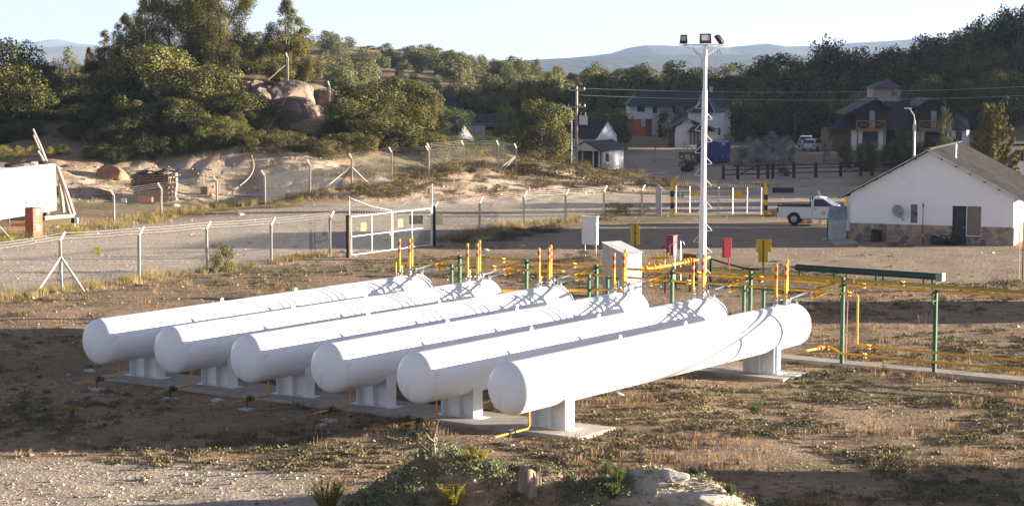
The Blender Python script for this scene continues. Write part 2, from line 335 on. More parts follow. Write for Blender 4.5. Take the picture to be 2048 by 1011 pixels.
veg = np.clip(sstep(-.1, .5, nz2 + .45 * nz1) * (1 - gravel) * (1 - yard * .8) * (1 - sand) + sstep(150, 200, gy) * .6 * (1 - sand) * (1 - gravel), 0, 1)
veg = np.maximum(veg, sstep(300, 400, gy) * sstep(-.6, .5, nz2))
pale = np.clip(md * 1.3, 0, 1)
def ground_mat():
    m = bpy.data.materials.new('dry_ground'); m.use_nodes = True; nt = m.node_tree; b = nt.nodes['Principled BSDF']; L = nt.links.new
    tc = nt.nodes.new('ShaderNodeTexCoord')
    def noise(s, d=8, r=.65):
        n = nt.nodes.new('ShaderNodeTexNoise'); n.inputs['Scale'].default_value = s; n.inputs['Detail'].default_value = d; n.inputs['Roughness'].default_value = r; L(tc.outputs['Object'], n.inputs['Vector']); return n.outputs[0]
    def ramp(src, c0, c1, p0=.35, p1=.65):
        r = nt.nodes.new('ShaderNodeValToRGB'); r.color_ramp.elements[0].position = p0; r.color_ramp.elements[1].position = p1
        r.color_ramp.elements[0].color = (*c0, 1); r.color_ramp.elements[1].color = (*c1, 1); L(src, r.inputs[0]); return r.outputs[0]
    def mix(f, a, c):
        x = nt.nodes.new('ShaderNodeMix'); x.data_type = 'RGBA'; L(f, x.inputs[0]); L(a, x.inputs[6]); L(c, x.inputs[7]); return x.outputs[2]
    def attr(n): a = nt.nodes.new('ShaderNodeAttribute'); a.attribute_name = n; return a.outputs['Fac']
    nA, nB, nC = noise(.55), noise(3.2), noise(14)
    soil = mix(nC, ramp(nA, (.20, .135, .082), (.36, .255, .165)), ramp(nB, (.14, .095, .06), (.41, .30, .20), .38, .62))
    vo = nt.nodes.new('ShaderNodeTexVoronoi'); vo.inputs['Scale'].default_value = 9; L(tc.outputs['Object'], vo.inputs['Vector'])
    hs = nt.nodes.new('ShaderNodeSeparateColor'); L(vo.outputs['Color'], hs.inputs[0])
    grav = mix(nB, ramp(hs.outputs[0], (.27, .215, .165), (.50, .42, .34), .1, .9), ramp(nA, (.29, .235, .185), (.44, .37, .30)))
    sandc = mix(nB, ramp(nA, (.33, .24, .16), (.56, .45, .33)), ramp(nC, (.34, .26, .18), (.58, .48, .37)))
    vegc = mix(nC, ramp(nB, (.12, .095, .05), (.26, .205, .12)), ramp(nA, (.17, .125, .075), (.25, .20, .11)))
    yardc = mix(nC, ramp(nB, (.23, .17, .12), (.37, .29, .215)), ramp(nA, (.21, .16, .115), (.38, .30, .225)))
    palec = mix(nC, ramp(nB, (.36, .33, .29), (.52, .45, .36)), ramp(nA, (.38, .36, .34), (.58, .46, .32)))
    c = mix(attr('veg'), soil, vegc); c = mix(attr('yard'), c, yardc); c = mix(attr('gravel'), c, grav); c = mix(attr('sand'), c, sandc); c = mix(attr('pale'), c, palec)
    L(c, b.inputs['Base Color']); b.inputs['Roughness'].default_value = .95; b.inputs['Specular IOR Level'].default_value = .15
    b1 = nt.nodes.new('ShaderNodeBump'); b1.inputs['Distance'].default_value = .05; L(nB, b1.inputs['Height'])
    b2 = nt.nodes.new('ShaderNodeBump'); b2.inputs['Distance'].default_value = .03; L(nC, b2.inputs['Height']); L(b1.outputs[0], b2.inputs['Normal'])
    b3 = nt.nodes.new('ShaderNodeBump'); b3.inputs['Distance'].default_value = .02; L(vo.outputs['Distance'], b3.inputs['Height']); L(b2.outputs[0], b3.inputs['Normal'])
    L(b3.outputs[0], b.inputs['Normal'])
    return m
M['ground'] = ground_mat()
tag(np_mesh('ground', V, Q, M['ground'], None, dict(veg=veg, yard=yard, gravel=gravel, sand=sand, pale=pale), smooth=True), kind='structure')
# ------------------------------------------------------------------ far hills and mountains (real ridges at real distances)
M['farhill'] = mat('wooded_far_hill', (.060, .070, .040), .95, col2=(.020, .030, .020), scale=.02, bump=9, bscale=.04)
M['farmount'] = mat('bare_far_mountain', (.17, .16, .14), .95, col2=(.09, .10, .09), scale=.002, bump=20, bscale=.004)
def ridge(name, prof, Y, depth, zb, mt, seed, nn=.6, rough_s=200):
    px = np.array([p[0] for p in prof], float); py = np.array([p[1] for p in prof], float)
    U = np.linspace(px[0], px[-1], 300); top = np.interp(U, px, py); T = np.linspace(-1, 1.4, 50)
    uu, tt = np.meshgrid(U, T); Yc = Y + tt * depth; X = (uu - 1024) / F_PX * Y; zt = CAM_H + (Y_HOR - np.interp(uu, px, py)) / F_PX * Y
    n = fbm(X, Yc, rough_s, seed, 5)
    z = zb + (zt - zb) * (np.clip(1 - np.abs(tt) ** 1.5, 0, 1)) + n * nn * (zt - zb) * .08 * (.4 + np.clip(1 - np.abs(tt), 0, 1) * 0 + np.abs(tt))
    V = np.stack([X.ravel(), Yc.ravel(), z.ravel()], 1); n_ = len(U)
    ii = (np.arange(len(T) - 1)[:, None] * n_ + np.arange(n_ - 1)[None]).ravel()
    tag(np_mesh(name, V, np.stack([ii, ii + 1, ii + n_ + 1, ii + n_], 1), mt, smooth=True), kind='structure')
ridge('hills', [(700, 150), (900, 134), (990, 125), (1100, 118), (1190, 113), (1270, 110), (1400, 109), (1600, 108), (2300, 100)], 3600, 900, -60, M['farhill'], 3, 1.0, 260)
ridge('hills', [(1050, 125), (1180, 112), (1225, 106), (1255, 96), (1290, 90), (1330, 90), (1370, 92), (1420, 92), (1450, 95), (1480, 92), (1530, 87), (1570, 93), (1620, 92), (1700, 86), (1780, 82), (1850, 77), (2000, 76), (2300, 70)], 5200, 1100, -60, M['farhill'], 4, .8, 300)
ridge('hills', [(-400, 100), (0, 96), (60, 95), (140, 93), (200, 95), (260, 104), (400, 116), (600, 130)], 5600, 1500, -50, M['farmount'], 5, 1.0, 500)
ridge('mountains', [(-400, 98), (0, 90), (50, 84), (75, 86), (105, 80), (125, 80), (150, 87), (200, 92), (300, 97), (500, 112)], 9500, 1200, -50, M['farmount'], 6, .5, 600)
# ------------------------------------------------------------------ the gas plant: local frame s (along tanks, away), w (to the right), z
AL = R(35.25); UX, UY = math.sin(AL), math.cos(AL)
OX, OY = -.256, 58.676
def LW(s, w, z=0.0): return Vector((OX + UX * s + UY * w, OY + UY * s - UX * w, z))
ROT = -AL                           # an Empty with this z rotation has local X = w, local Y = s
TL, TR, TZ, SP = 18.14, .775, 1.36, 3.3765
def lathe_y(prof, n=64, r0=(0, 0)):
    mb = MB(); vs = []
    for y, r in prof:
        for k in range(n):
            a = 2 * math.pi * k / n; vs.append((r * math.sin(a), y, r * math.cos(a)))
    fs = []
    for i in range(len(prof) - 1):
        for k in range(n): fs.append((i * n + k, i * n + (k + 1) % n, (i + 1) * n + (k + 1) % n, (i + 1) * n + k))
    fs.append(tuple(range(n))); fs.append(tuple((len(prof) - 1) * n + k for k in range(n)))
    return mb.add(vs, fs)
TKN = ['first tank from the left, farthest of the six white gas tanks', 'second white gas tank from the left, beside the farthest one', 'third white gas tank from the left, right of the pinkish red box', 'fourth white gas tank from the left, in front of the corrugated shed',
       'fifth white gas tank from the left, in front of the white floodlight mast', 'nearest white gas tank, rightmost of the six, small faint mark on far end']
def make_tank():
    t = thing('gas_tank', TKN[5], 'gas tank', LW(0, 0, TZ), ROT, 'white cylindrical gas tanks in a row')
    cap = [(TR * .5 * (1 - math.cos(a)), TR * math.sin(a)) for a in np.linspace(.04, math.pi / 2, 16)]
    prof = cap + [(TL * .5, TR)] + [(TL - y, r) for y, r in cap[::-1]]
    lathe_y(prof, 72).build('vessel', M['tank'], t, smooth=True)
    for y in (TR * .5 + .02, 3.1, 6.0, 9.0, 12.0, 15.0, TL - TR * .5 - .02):
        lathe_y([(y - .02, TR + .0005), (y - .008, TR + .003), (y + .008, TR + .003), (y + .02, TR + .0005)], 72).build('weld_seam', M['tank'], t, smooth=True)
    for y in (1.75, 6.3, 10.3, 14.9):
        mb = MB(); mb.prism([(-.012, y - .09, TR - .03), (-.012, y + .09, TR - .03), (-.012, y + .07, TR + .09), (-.012, y + .03, TR + .13), (-.012, y - .03, TR + .13), (-.012, y - .07, TR + .09)], (.024, 0, 0)) if y != 1.75 and y != 14.9 else None
        if mb.v: mb.build('lifting_lug', M['tank'], t)
    for y in (2.55, 15.55):
        sd_ = bpy.data.objects.new('saddle', None); COL.objects.link(sd_); sd_.parent = t
        bot = -TZ - .08
        mb = MB(); hw = .60
        for sx in (-1, 1):
            mb.span((sx * hw - .015, y - .24, bot), (sx * hw + .015, y + .24, -.44))
        mb.span((-.02, y - .20, bot), (.02, y - .012, -.72))
        # web with a curved top
        n = 14; poly = [(-hw, y - .01, bot), (hw, y - .01, bot)] + [(hw * math.cos(a), y - .01, -math.sqrt(max(0, TR ** 2 - (hw * math.cos(a)) ** 2)) + .004) for a in np.linspace(0, math.pi, n)]
        mb.prism(poly, (0, .02, 0)); mb.build('web_plate', M['white'], sd_)
        MB().span((-.86, y - .27, bot - .02), (.86, y + .27, bot + .003)).build('base_plate', M['white'], sd_)
        mb = MB(); a0, a1 = math.pi / 2 + .98, math.pi * 1.5 - .98
        seg = [(TR + .012) * np.array([math.cos(a), math.sin(a)]) for a in np.linspace(math.pi + .62, 2 * math.pi - .62, 24)]
        vs = []; fs = []
        for c, s_ in seg: vs += [(c, y - .28, s_), (c, y + .28, s_), (c * .984, y + .28, s_ * .984), (c * .984, y - .28, s_ * .984)]
        for i in range(len(seg) - 1):
            for k in range(4): fs.append((i * 4 + k, i * 4 + (k + 1) % 4, i * 4 + 4 + (k + 1) % 4, i * 4 + 4 + k))
        fs += [(0, 1, 2, 3), tuple(len(vs) - 4 + k for k in (3, 2, 1, 0))]
        mb.add(vs, fs).build('wear_plate', M['tank'], sd_, smooth=True)
    # vent pipes with red bands, relief valves
    for y, x, h in ((16.55, 0, 1.52), (17.05, .12, 1.50), (17.32, .02, 1.58)):
        zb = math.sqrt(TR ** 2 - x * x) - .02
        vp = MB().cyl((x, y, zb + .28), (x, y, zb + h), .054, n=14).build('vent_pipe', M['yellow'], t, smooth=True)
        for z0 in (.19, .46): MB().cyl((x, y, zb + h - z0 - .07), (x, y, zb + h - z0 + .07), .057, n=14).build('red_band', M['redband'], vp, smooth=True)
        rv = MB().cyl((x, y, zb), (x, y, zb + .05), .1, n=12).cyl((x, y, zb + .05), (x, y, zb + .16), .045, n=10).cyl((x, y, zb + .16), (x, y, zb + .19), .085, n=12).cyl((x, y, zb + .19), (x, y, zb + .30), .05, n=10).cyl((x - .1, y, zb + .12), (x + .1, y, zb + .12), .022, n=8)
        rv.build('relief_valve', M['steel'], t, smooth=True)
    for y, x, h, mt in ((16.8, -.1, .42, 'yellow'), (17.6, 0, .3, 'steel'), (16.3, .1, .16, 'steel')):
        MB().cyl((x, y, TR - .03), (x, y, TR + h), .04, n=10).cyl((x, y, TR + h - .08), (x, y, TR + h - .04), .08, n=12).build('valve_stub', M[mt], t, smooth=True)
    mb = MB(); mb.tube([(-.25, 16.4, TR + .10), (-.2, 16.9, TR + .14), (-.22, 17.5, TR + .12)], .018, 6); mb.build('sensing_line', M['steel'], t, smooth=True)
    # flexible connection arms going up to the overhead pipes
    def arm(x0, y0, z0, x1, y1, z1, xe, ye, ze):
        pts = []
        for k in range(13):
            q = k / 12; e = q * q * (3 - 2 * q)
            pts.append((x0 + (x1 - x0) * q, y0 + (y1 - y0) * q, z0 + (z1 - z0) * e))
        h = MB().tube([(x0, y0, TR - .05), (x0, y0, z0 - .02)] + pts, .034, 8).cyl((x0, y0 - .06, z0 - .02), (x0, y0 + .06, z0 + .0), .055, n=10)
        h.build('flexible_hose', M['galv'], t, smooth=True)
        d = (Vector((xe, ye, ze)) - Vector((x1, y1, z1))); dn = d.normalized(); a = Vector((x1, y1, z1))
        mb = MB().tube([a, a + d], .045, 10).cyl(a - dn * .04, a + dn * .02, .08, n=12).cyl(a + dn * .2, a + dn * .24, .08, n=12).cyl(a + dn * .28, a + dn * .3, .08, n=12)
        mb.build('branch_pipe', M['yellow'], t, smooth=True)
    arm(.1, 17.45, TR + .22, .55, 18.2, 2.55 - TZ, 1.0, 19.0, 2.77 - TZ)
    arm(.2, 17.75, TR + .12, .55, 18.3, 2.34 - TZ, .8, 19.0, 2.47 - TZ)
    # drain line under the front end
    mb = MB().tube([(.25, .95, -.72), (.25, .95, -1.16), (.25, .88, -1.22), (.25, -.75, -1.22)], .032, 8)
    dp = mb.build('drain_pipe', M['yellow'], t, smooth=True)
    MB().cyl((.25, -.02, -1.22), (.25, .12, -1.22), .06, n=10).box((.25, .05, -1.13), (.03, .22, .03)).cyl((.25, .05, -1.2), (.25, .05, -1.12), .02, n=6).cyl((.25, -.1, -1.22), (.25, -.07, -1.22), .062, n=10).cyl((.25, .2, -1.22), (.25, .23, -1.22), .062, n=10).build('drain_valve', M['black'], dp, smooth=True)
    MB().box((.25, -.05, -1.22 - .06), (.14, .06, .02)).cyl((.25, -.05, -1.28), (.25, -.05, -1.62), .02, n=8).build('drain_stand', M['green'], t)
    return t
tank = make_tank(); tank['label'] = TKN[5]
tanks = [tank]
for k in range(1, 6):
    c = copy_tree(tank); c.location = LW(0, -SP * k, TZ); c['label'] = TKN[5 - k]; tanks.append(c)
# faint painted mark on the far end of the nearest tank (small, as in the photo)
mk = MB()
def mark(y0, y1, a0, a1):
    q = [(math.sin(a) * (TR + .002), y, math.cos(a) * (TR + .002)) for a, y in ((a0, y0), (a0, y1), (a1, y1), (a1, y0))]
    mk.prism(q, (.0015, 0, .0005))
mark(17.26, 17.275, R(72), R(88)); mark(17.275, 17.40, R(72), R(73.2)); mark(17.36, 17.40, R(70.5), R(72)); mark(17.34, 17.36, R(77), R(86)); mark(17.36, 17.41, R(84.5), R(86))
mk.build('faded_mark', M['steel'], tank)
# concrete slabs
def slab(name, s0, s1, w0, w1, z, th, lab):
    p = [LW(s0, w0, z - th), LW(s0, w1, z - th), LW(s1, w1, z - th), LW(s1, w0, z - th)]
    o = MB().prism(p, (0, 0, th)).build(name, M['slab']); tag(o, lab, 'concrete slab', 'concrete slabs under the tanks'); return o
slab('concrete_slab', 1.55, 3.6, -18.3, 1.55, -.085, .25, 'long grey concrete slab under the front saddles of the six tanks')
slab('concrete_slab', 14.6, 16.5, -18.3, 1.35, -.085, .25, 'concrete slab under the rear saddles of the six tanks')
tag(MB().prism([LW(18.9, -22, -.3), LW(18.9, 18, -.3), LW(19.75, 18, -.3), LW(19.75, -22, -.3)], (0, 0, .235)).build('path', M['slab']), kind='structure')
for k in range(6):
    tag(MB().box(LW(-.06, .25 - SP * k, -.2), (.42, .34, .12), ROT).build('footing_block', M['concrete'], None), ['small concrete footing below the drain pipe of the ' + q + ' tank' for q in ('nearest', 'fifth', 'fourth', 'third', 'second', 'farthest')][k], 'footing block', 'footing blocks of the drain pipes')
# ------------------------------------------------------------------ overhead and low pipelines
PS = 19.06
def pipeline(pts, r, mname, lab, flanges=(), name='gas_pipe'):
    t = thing(name, lab, 'pipeline', LW(pts[0][0], pts[0][1], 0), 0, 'gas pipelines'); o = LW(pts[0][0], pts[0][1], 0)
    P3 = [LW(*p) - o for p in pts]
    q = [P3[0]]
    for i in range(1, len(P3) - 1):
        a, b, c = P3[i - 1], P3[i], P3[i + 1]; d1 = min(.14, (b - a).length * .45); d2 = min(.14, (c - b).length * .45)
        s0 = b + (a - b).normalized() * d1; s1 = b + (c - b).normalized() * d2
        for k in range(5): u = k / 4; q.append(s0 * (1 - u) ** 2 + b * 2 * u * (1 - u) + s1 * u * u)
    q.append(P3[-1])
    MB().tube(q, r, 12).build('pipe_run', M[mname], t, smooth=True)
    for s, w, z, ax in flanges:
        c = LW(s, w, z) - o; dv = {'w': LW(0, 1) - LW(0, 0), 's': LW(1, 0) - LW(0, 0), 'z': Vector((0, 0, 1))}[ax]
        mb = MB()
        for dd in (-.05, .05): mb.cyl(c + dv * (dd - .02), c + dv * (dd + .02), r * 2.1, n=16)
        mb.build('flange', M[mname], t, smooth=True)
    return t
pipeline([(PS, -16.2, 2.77), (PS, 22, 2.77)], .047, 'yellow', 'upper yellow gas pipe on tall green posts behind the tanks', [(PS, -13.6, 2.77, 'w'), (PS, -10.2, 2.77, 'w'), (PS, -4.6, 2.77, 'w'), (PS, 2.15, 2.77, 'w')])
pipeline([(PS - .22, -18.9, .2), (PS - .22, -18.9, 2.47), (PS - .22, -18.4, 2.47), (PS - .22, 2.05, 2.47), (PS - .22, 2.05, .63), (PS - .22, 2.3, .63), (PS - .22, 22, .63)], .042, 'yellow', 'lower yellow gas pipe that drops by an elbow and runs right near the ground', [(PS - .22, -18.1, 2.47, 'w'), (PS - .22, -13.9, 2.47, 'w'), (PS - .22, -10.6, 2.47, 'w'), (PS - .22, -4.9, 2.47, 'w'), (PS - .22, 1.7, 2.47, 'w'), (PS - .22, 2.5, .63, 'w')])
pipeline([(PS + .12, -4.1, 2.93), (PS + .12, 22, 2.93)], .045, 'olive', 'olive green pipe lying along the top of the upper yellow pipe', [(PS + .12, 3.6, 2.93, 'w')])
pipeline([(PS + .3, -3.7, 2.86), (PS + .3, 22, 2.86)], .03, 'olive', 'thin olive pipe behind the upper yellow pipe')
pipeline([(17.2, .9, .55), (PS - .5, .95, .52), (PS - .5, 1.2, .52), (PS - .45, 1.5, .34), (PS - .45, 22, .34)], .044, 'yellow', 'lowest yellow pipe with black valve running right from the nearest tank', [(18.2, .92, .53, 's'), (PS - .45, 2.45, .34, 'w'), (PS - .45, 1.0, .5, 'w')])
pipeline([(PS - .35, 2.05, 3.12), (PS - .35, 1.95, 3.1), (PS - .35, 1.9, 2.35), (PS - .35, 1.72, 2.3), (PS - .35, 1.68, .05)], .02, 'pink', 'thin rusty pipe rising beside the green post', ())
pipeline([(PS - .9, -14.5, 1.55), (PS - .6, -7.6, 2.05)], .06, 'yellow', 'sloping yellow pipe between second and fourth tank', ())
pipeline([(24.6, -6.9, 2.0), (25.2, -4.6, 2.0), (26.6, -2.4, 2.0)], .06, 'yellow', 'thick yellow pipe of the metering station on dark legs', [(24.75, -6.2, 2.0, 'w'), (24.9, -5.8, 2.0, 'w'), (25.05, -5.2, 2.0, 'w'), (26.3, -2.9, 2.0, 'w')])
# green supports
def gpost(s, w, h, lab, arms, r=.06):
    b = LW(s, w); z0 = g1(b.x, b.y) - .1
    t = thing('pipe_support', lab, 'pipe support', (b.x, b.y, z0), ROT, 'green posts carrying the pipes')
    MB().span((-r, -r, 0), (r, r, h - z0)).build('post', M['green'], t, bevel=.006)
    for z, l, d in arms:
        mb = MB()
        if d == 'b': mb.span((-.03, -l, z - z0 - .05), (.03, -r, z - z0 - .01)).bar((-.02, -.25, z - z0 - .06), (-.02, -.05, z - z0 - .2), .03, .03)
        else: mb.span((-l if d == 'l' else r, -.025, z - z0 - .05), (-r if d == 'l' else l, .025, z - z0 - .0)).span((-l if d == 'l' else l - .05, -.025, z - z0 - .5), (-l + .05 if d == 'l' else l, .025, z - z0 - .05))
        mb.build('bracket', M['green'], t)
for i, w in enumerate((8.5, 4.95, 1.4, -2.35, -5.7, -9.1, -12.4, -15.7)):
    gpost(PS - .08, w, 2.80 if w > 4 else 3.02 if w > -4 else 2.86, ['green post standing by the right edge of the photo', 'tall green post standing alone on the right', 'tall green post next to the elbow where yellow pipes drop', 'tall green post between the fifth and nearest tank', 'tall green post between the fourth and fifth tank', 'tall green post left of the corrugated shed', 'tall green post between the second and third tank', 'tall green post between the first and second tank'][i], [(2.77, .3, 'b'), (2.47, .3, 'b')])
for w, nm in ((-2.35, 'fifth and nearest'), (-9.1, 'third and fourth'), (-15.7, 'first and second')):
    gpost(PS - .75, w + .1, 2.55, 'shorter green post with a side arm, left one between the %s tank' % nm, [(2.5, 1.5, 'l')], .05)
    gpost(PS - .45, w + .75, 2.5, 'shorter green post, right one between the %s tank' % nm, [(2.46, .5, 'r')], .05)
# ------------------------------------------------------------------ floodlight mast
mb_ = tp(1404, 616, 87); MX, MY = mb_.x, 87.0; MZ = g1(MX, MY)
mast = thing('floodlight_mast', 'tall white floodlight mast rising behind the fifth tank', 'light mast', (MX, MY, MZ))
MB().cyl((0, 0, -.1), (0, 0, 4.6), .16, .16, 20).cyl((0, 0, 4.6), (0, 0, 4.72), .16, .125, 20).cyl((0, 0, 4.72), (.03, 0, 9.4), .125, .115, 20).cyl((.03, 0, 9.4), (.035, 0, 9.5), .115, .085, 20).cyl((.035, 0, 9.5), (.04, 0, 11.35), .085, .08, 20).build('pole', M['white'], mast, smooth=True)
for k in range(24):
    z = 1.2 + k * .47; s_ = 1 if k % 2 else -1; r0 = .15 if z < 4.6 else .12
    if z > 9: break
    MB().tube([(s_ * r0, 0, z + .26), (s_ * (r0 + .24), 0, z), (s_ * (r0 + .22), 0, z - .03), (s_ * r0, 0, z - .03)], .012, 6).build('step_rung', M['white'], mast)
mb = MB()
for ex, ey in ((-.92, -.1), (.78, .1), (.05, -.8)):
    mb.bar((.04, 0, 11.33), (ex, ey, 11.33), .07, .07); mb.bar((.06, 0, 10.85), (ex * .9, ey * .9, 11.28), .035, .035)
mb.build('crossarm', M['white'], mast); 
mb = MB().tube([(-.5, 0, 11.25), (-.3, -.1, 10.95), (-.1, -.13, 10.8), (-.13, -.1, 9.6)], .012, 5).tube([(.6, .1, 11.3), (.55, .1, 11.0), (.7, .1, 10.95), (.62, .1, 11.2)], .01, 5); mb.build('cable', M['black'], mast)
def flood(x, y, z, w, h, rz, tl, lens=True):
    f = bpy.data.objects.new('floodlight', None); COL.objects.link(f); f.parent = mast; f.location = (x, y, z); f.rotation_euler = (tl, 0, rz)
    MB().span((-w / 2, 0, -h / 2), (w / 2, .09, h / 2)).span((-w / 2, -.03, -h / 2), (w / 2, 0, -h / 2 + .08)).span((-w / 2, -.03, h / 2 - .03), (w / 2, 0, h / 2)).span((-w / 2, -.03, -h / 2 + .08), (-w / 2 + .035, 0, h / 2 - .03)).span((w / 2 - .035, -.03, -h / 2 + .08), (w / 2, 0, h / 2 - .03)).build('housing', M['black'], f)
    MB().span((-w * .38, -.02, -h * .22), (w * .38, -.004, h * .36)).build('lens', M['lamp'], f)
    mb = MB().bar((-w / 2 - .015, .05, 0), (-w / 2 - .015, .05, -h * .72), .02, .02).bar((w / 2 + .015, .05, 0), (w / 2 + .015, .05, -h * .72), .02, .02).bar((-w / 2 - .02, .05, -h * .72), (w / 2 + .02, .05, -h * .72), .02, .02); mb.build('mounting_bracket', M['galv'], f)
flood(-.88, -.1, 11.58, .28, .36, R(-12), R(-20))
flood(.0, -.55, 11.6, .46, .40, R(8), R(-12))
flood(.66, .1, 11.58, .34, .40, R(112), R(-38))
MB().box((.28, -.05, 1.05), (.22, .2, .5)).build('control_box', M['galv'], mast)
# ------------------------------------------------------------------ corrugated shed
def corr_sheet(mb, a, b, h0, h1, amp=.018, pitch=.14, z0=0):
    "vertical corrugated wall from a to b (2D), heights h0..h1"
    a = Vector(a); b = Vector(b); L = (b - a).length; n = max(4, int(L / pitch * 6)); d = (b - a) / L; nn = Vector((-d.y, d.x)); vs = []; fs = []
    for i in range(n + 1):
        q = i / n; p = a + (b - a) * q + nn * amp * math.sin(2 * math.pi * L * q / pitch)
        vs += [(p.x, p.y, z0), (p.x, p.y, h0 + (h1 - h0) * q)]
    for i in range(n): fs.append((2 * i, 2 * i + 2, 2 * i + 3, 2 * i + 1))
    return mb.add(vs, fs)
def corr_roof(mb, p00, p10, p11, p01, amp=.018, pitch=.14):
    "roof sheet, corrugation varies from p00->p10, ridges run p00->p01"
    p00, p10, p11, p01 = map(Vector, (p00, p10, p11, p01)); L = (p10 - p00).length; n = max(6, int(L / pitch * 6)); nn = (p10 - p00).cross(p01 - p00).normalized(); vs = []; fs = []
    for i in range(n + 1):
        q = i / n; o = nn * amp * math.sin(2 * math.pi * L * q / pitch); vs += [p00.lerp(p10, q) + o, p01.lerp(p11, q) + o]
    for i in range(n): fs.append((2 * i, 2 * i + 2, 2 * i + 3, 2 * i + 1))
    return mb.add(vs, fs)
M['sheet'] = mat('grey_zinc_sheet', (.42, .43, .44), .42, metal=.35, var=.22, scale=1.8, rust=((.25, .17, .12), 2.5, .68))
M['sheetblue'] = mat('bluish_zinc_sheet', (.34, .38, .44), .4, metal=.4, var=.25, scale=1.8)
b = tp(1205, 588, 93.5); shed = thing('corrugated_shed', 'grey corrugated metal shed with sloping roof behind the fourth tank', 'shed', (b.x, 93.5, g1(b.x, 93.5)))
W1, D1 = 1.25, 2.2; 
ca = Vector((0, 0)); fb = Vector((W1, -.45)); bk = Vector((.85, 1.35))   # front corner, right front, depth vector
A_, B_, C_, D_ = Vector((0, 0)), Vector((.95, -.85)), Vector((1.75, -.45)), Vector((.8, .5))
mb = MB(); corr_sheet(mb, A_, B_, 2.42, 2.05, .012); corr_sheet(mb, B_, C_, 2.05, 2.05, .005, .11); corr_sheet(mb, C_, D_, 2.05, 2.42, .012); corr_sheet(mb, D_, A_, 2.42, 2.42, .012); mb.build('wall', M['sheet'], shed)
mb = MB(); ov = .08
corr_roof(mb, (A_.x - .08, A_.y + .03, 2.48), (B_.x - .04, B_.y - .12, 2.05), (C_.x + .12, C_.y - .06, 2.05), (D_.x + .05, D_.y + .1, 2.48)); mb.build('roof', M['sheet'], shed)
# ------------------------------------------------------------------ cabinets, signs
def cabinet(px, py, w, h, leg, mt, lab, cat, nlegs=2, name='metal_cabinet', rz=0, d=.25, shade=False, legr=.03):
    p = gp(px, py); t = thing(name, lab, cat, p, rz)
    o = MB().span((-w / 2, -d / 2, leg), (w / 2, d / 2, leg + h)).build('housing', M[mt], t, bevel=.012)
    MB().span((-w / 2 + .04, -d / 2 - .015, leg + .05), (w / 2 - .04, -d / 2 - .001, leg + h - .05)).build('door', M[mt], t)
    MB().span((-w / 2 - .03, -d / 2 - .04, leg + h + .001), (w / 2 + .03, d / 2 + .03, leg + h + .03)).build('cap', M[mt], t)
    for s in ([-1, 1] if nlegs == 2 else [0]):
        MB().cyl((s * w * .36 if nlegs == 2 else w * .3, d / 2 - .05, -.1), (s * w * .36 if nlegs == 2 else w * .3, d / 2 - .05, leg + .0), legr, n=10).build('leg', M['galv' if nlegs == 2 else mt], t)
    return t
cabinet(1180, 516, .86, 1.5, .75, 'white', 'tall white metal cabinet on two thin legs behind the pipes', 'cabinet', rz=R(-20))
cabinet(1343, 548, .42, .98, .95, 'red', 'red metal cabinet on a post left of the white mast', 'fire cabinet', 1, rz=R(-38), d=.34)
cabinet(1453, 545, .42, .95, .78, 'red', 'red metal cabinet on a post right of the white mast', 'fire cabinet', 1, rz=R(12), d=.22)
def plate_sign(px, py, plates, posth, lab, rz=0, mt='signyellow', pw=.06):
    p = gp(px, py); t = thing('warning_sign', lab, 'sign', p, rz, 'yellow signs seen from behind')
    MB().span((-pw / 2, -pw / 2 - .02, -.1), (pw / 2, pw / 2 - .02, posth)).build('post', M['green'], t)
    for i, (x, z, w, h) in enumerate(plates): MB().span((x - w / 2, .012 + .02 * i, z), (x + w / 2, .027 + .02 * i, z + h)).build('plate', M[mt], t, bevel=.003)
    return t
plate_sign(1526, 548, [(.02, 1.12, .74, .64), (0, .62, .5, .6)], 1.72, 'yellow sign with a smaller yellow plate below it on a green post')
plate_sign(1270, 520, [(0, 1.55, .48, .34), (.0, 1.18, .48, .36), (0, .82, .48, .34)], 1.92, 'narrow yellow three plate sign on a green post behind the corrugated shed')
# pinkish valve box between tanks 2 and 3
b = tp(1011, 590, 82); t = thing('valve_box', 'faded pinkish red box on a stand behind the second tank', 'box', (b.x, 82, g1(b.x, 82)))
MB().span((-.19, -.2, 1.3), (.19, .2, 1.68)).build('housing', M['pink'], t, bevel=.01); MB().cyl((0, 0, -.1), (0, 0, 1.3), .04).build('leg', M['pink'], t)
# green loading pipe on legs
a = gp(1592, 563); b = gp(1874, 583); t = thing('green_pipe_trough', 'long fat dark green pipe lying on short legs', 'pipe trough', a)
dv = Vector((b.x - a.x, b.y - a.y, 0)); Lg = dv.length; dn = dv.normalized(); nn = Vector((-dn.y, dn.x, 0))
dz = Vector((0, 0, .70))
q = MB().tube([dz, dz + dv * .999], .16, 20); q.build('pipe_body', M['darkgreen'], t, smooth=True)
MB().prism([dv + dn * .0 + nn * sx * .19 + Vector((0, 0, .70 + sz * .19)) for sx, sz in ((-1, -1), (1, -1), (1, 1), (-1, 1))], dn * .32).build('end_box', mat('light_green_box', (.22, .33, .22), .5, var=.1), t)
for f in (.02, .27, .36, .57, .62, .9, .96):
    p = dv * f; MB().span((p.x - .03, p.y - .2, -.15), (p.x + .03, p.y - .14, .62)).build('leg', M['darkgreen'], t)
for f in (.3, .6, .93): MB().tube([dz + dv * f, dz + dv * f + dn * .06], .17, 20).build('collar', M['darkgreen'], t, smooth=True)
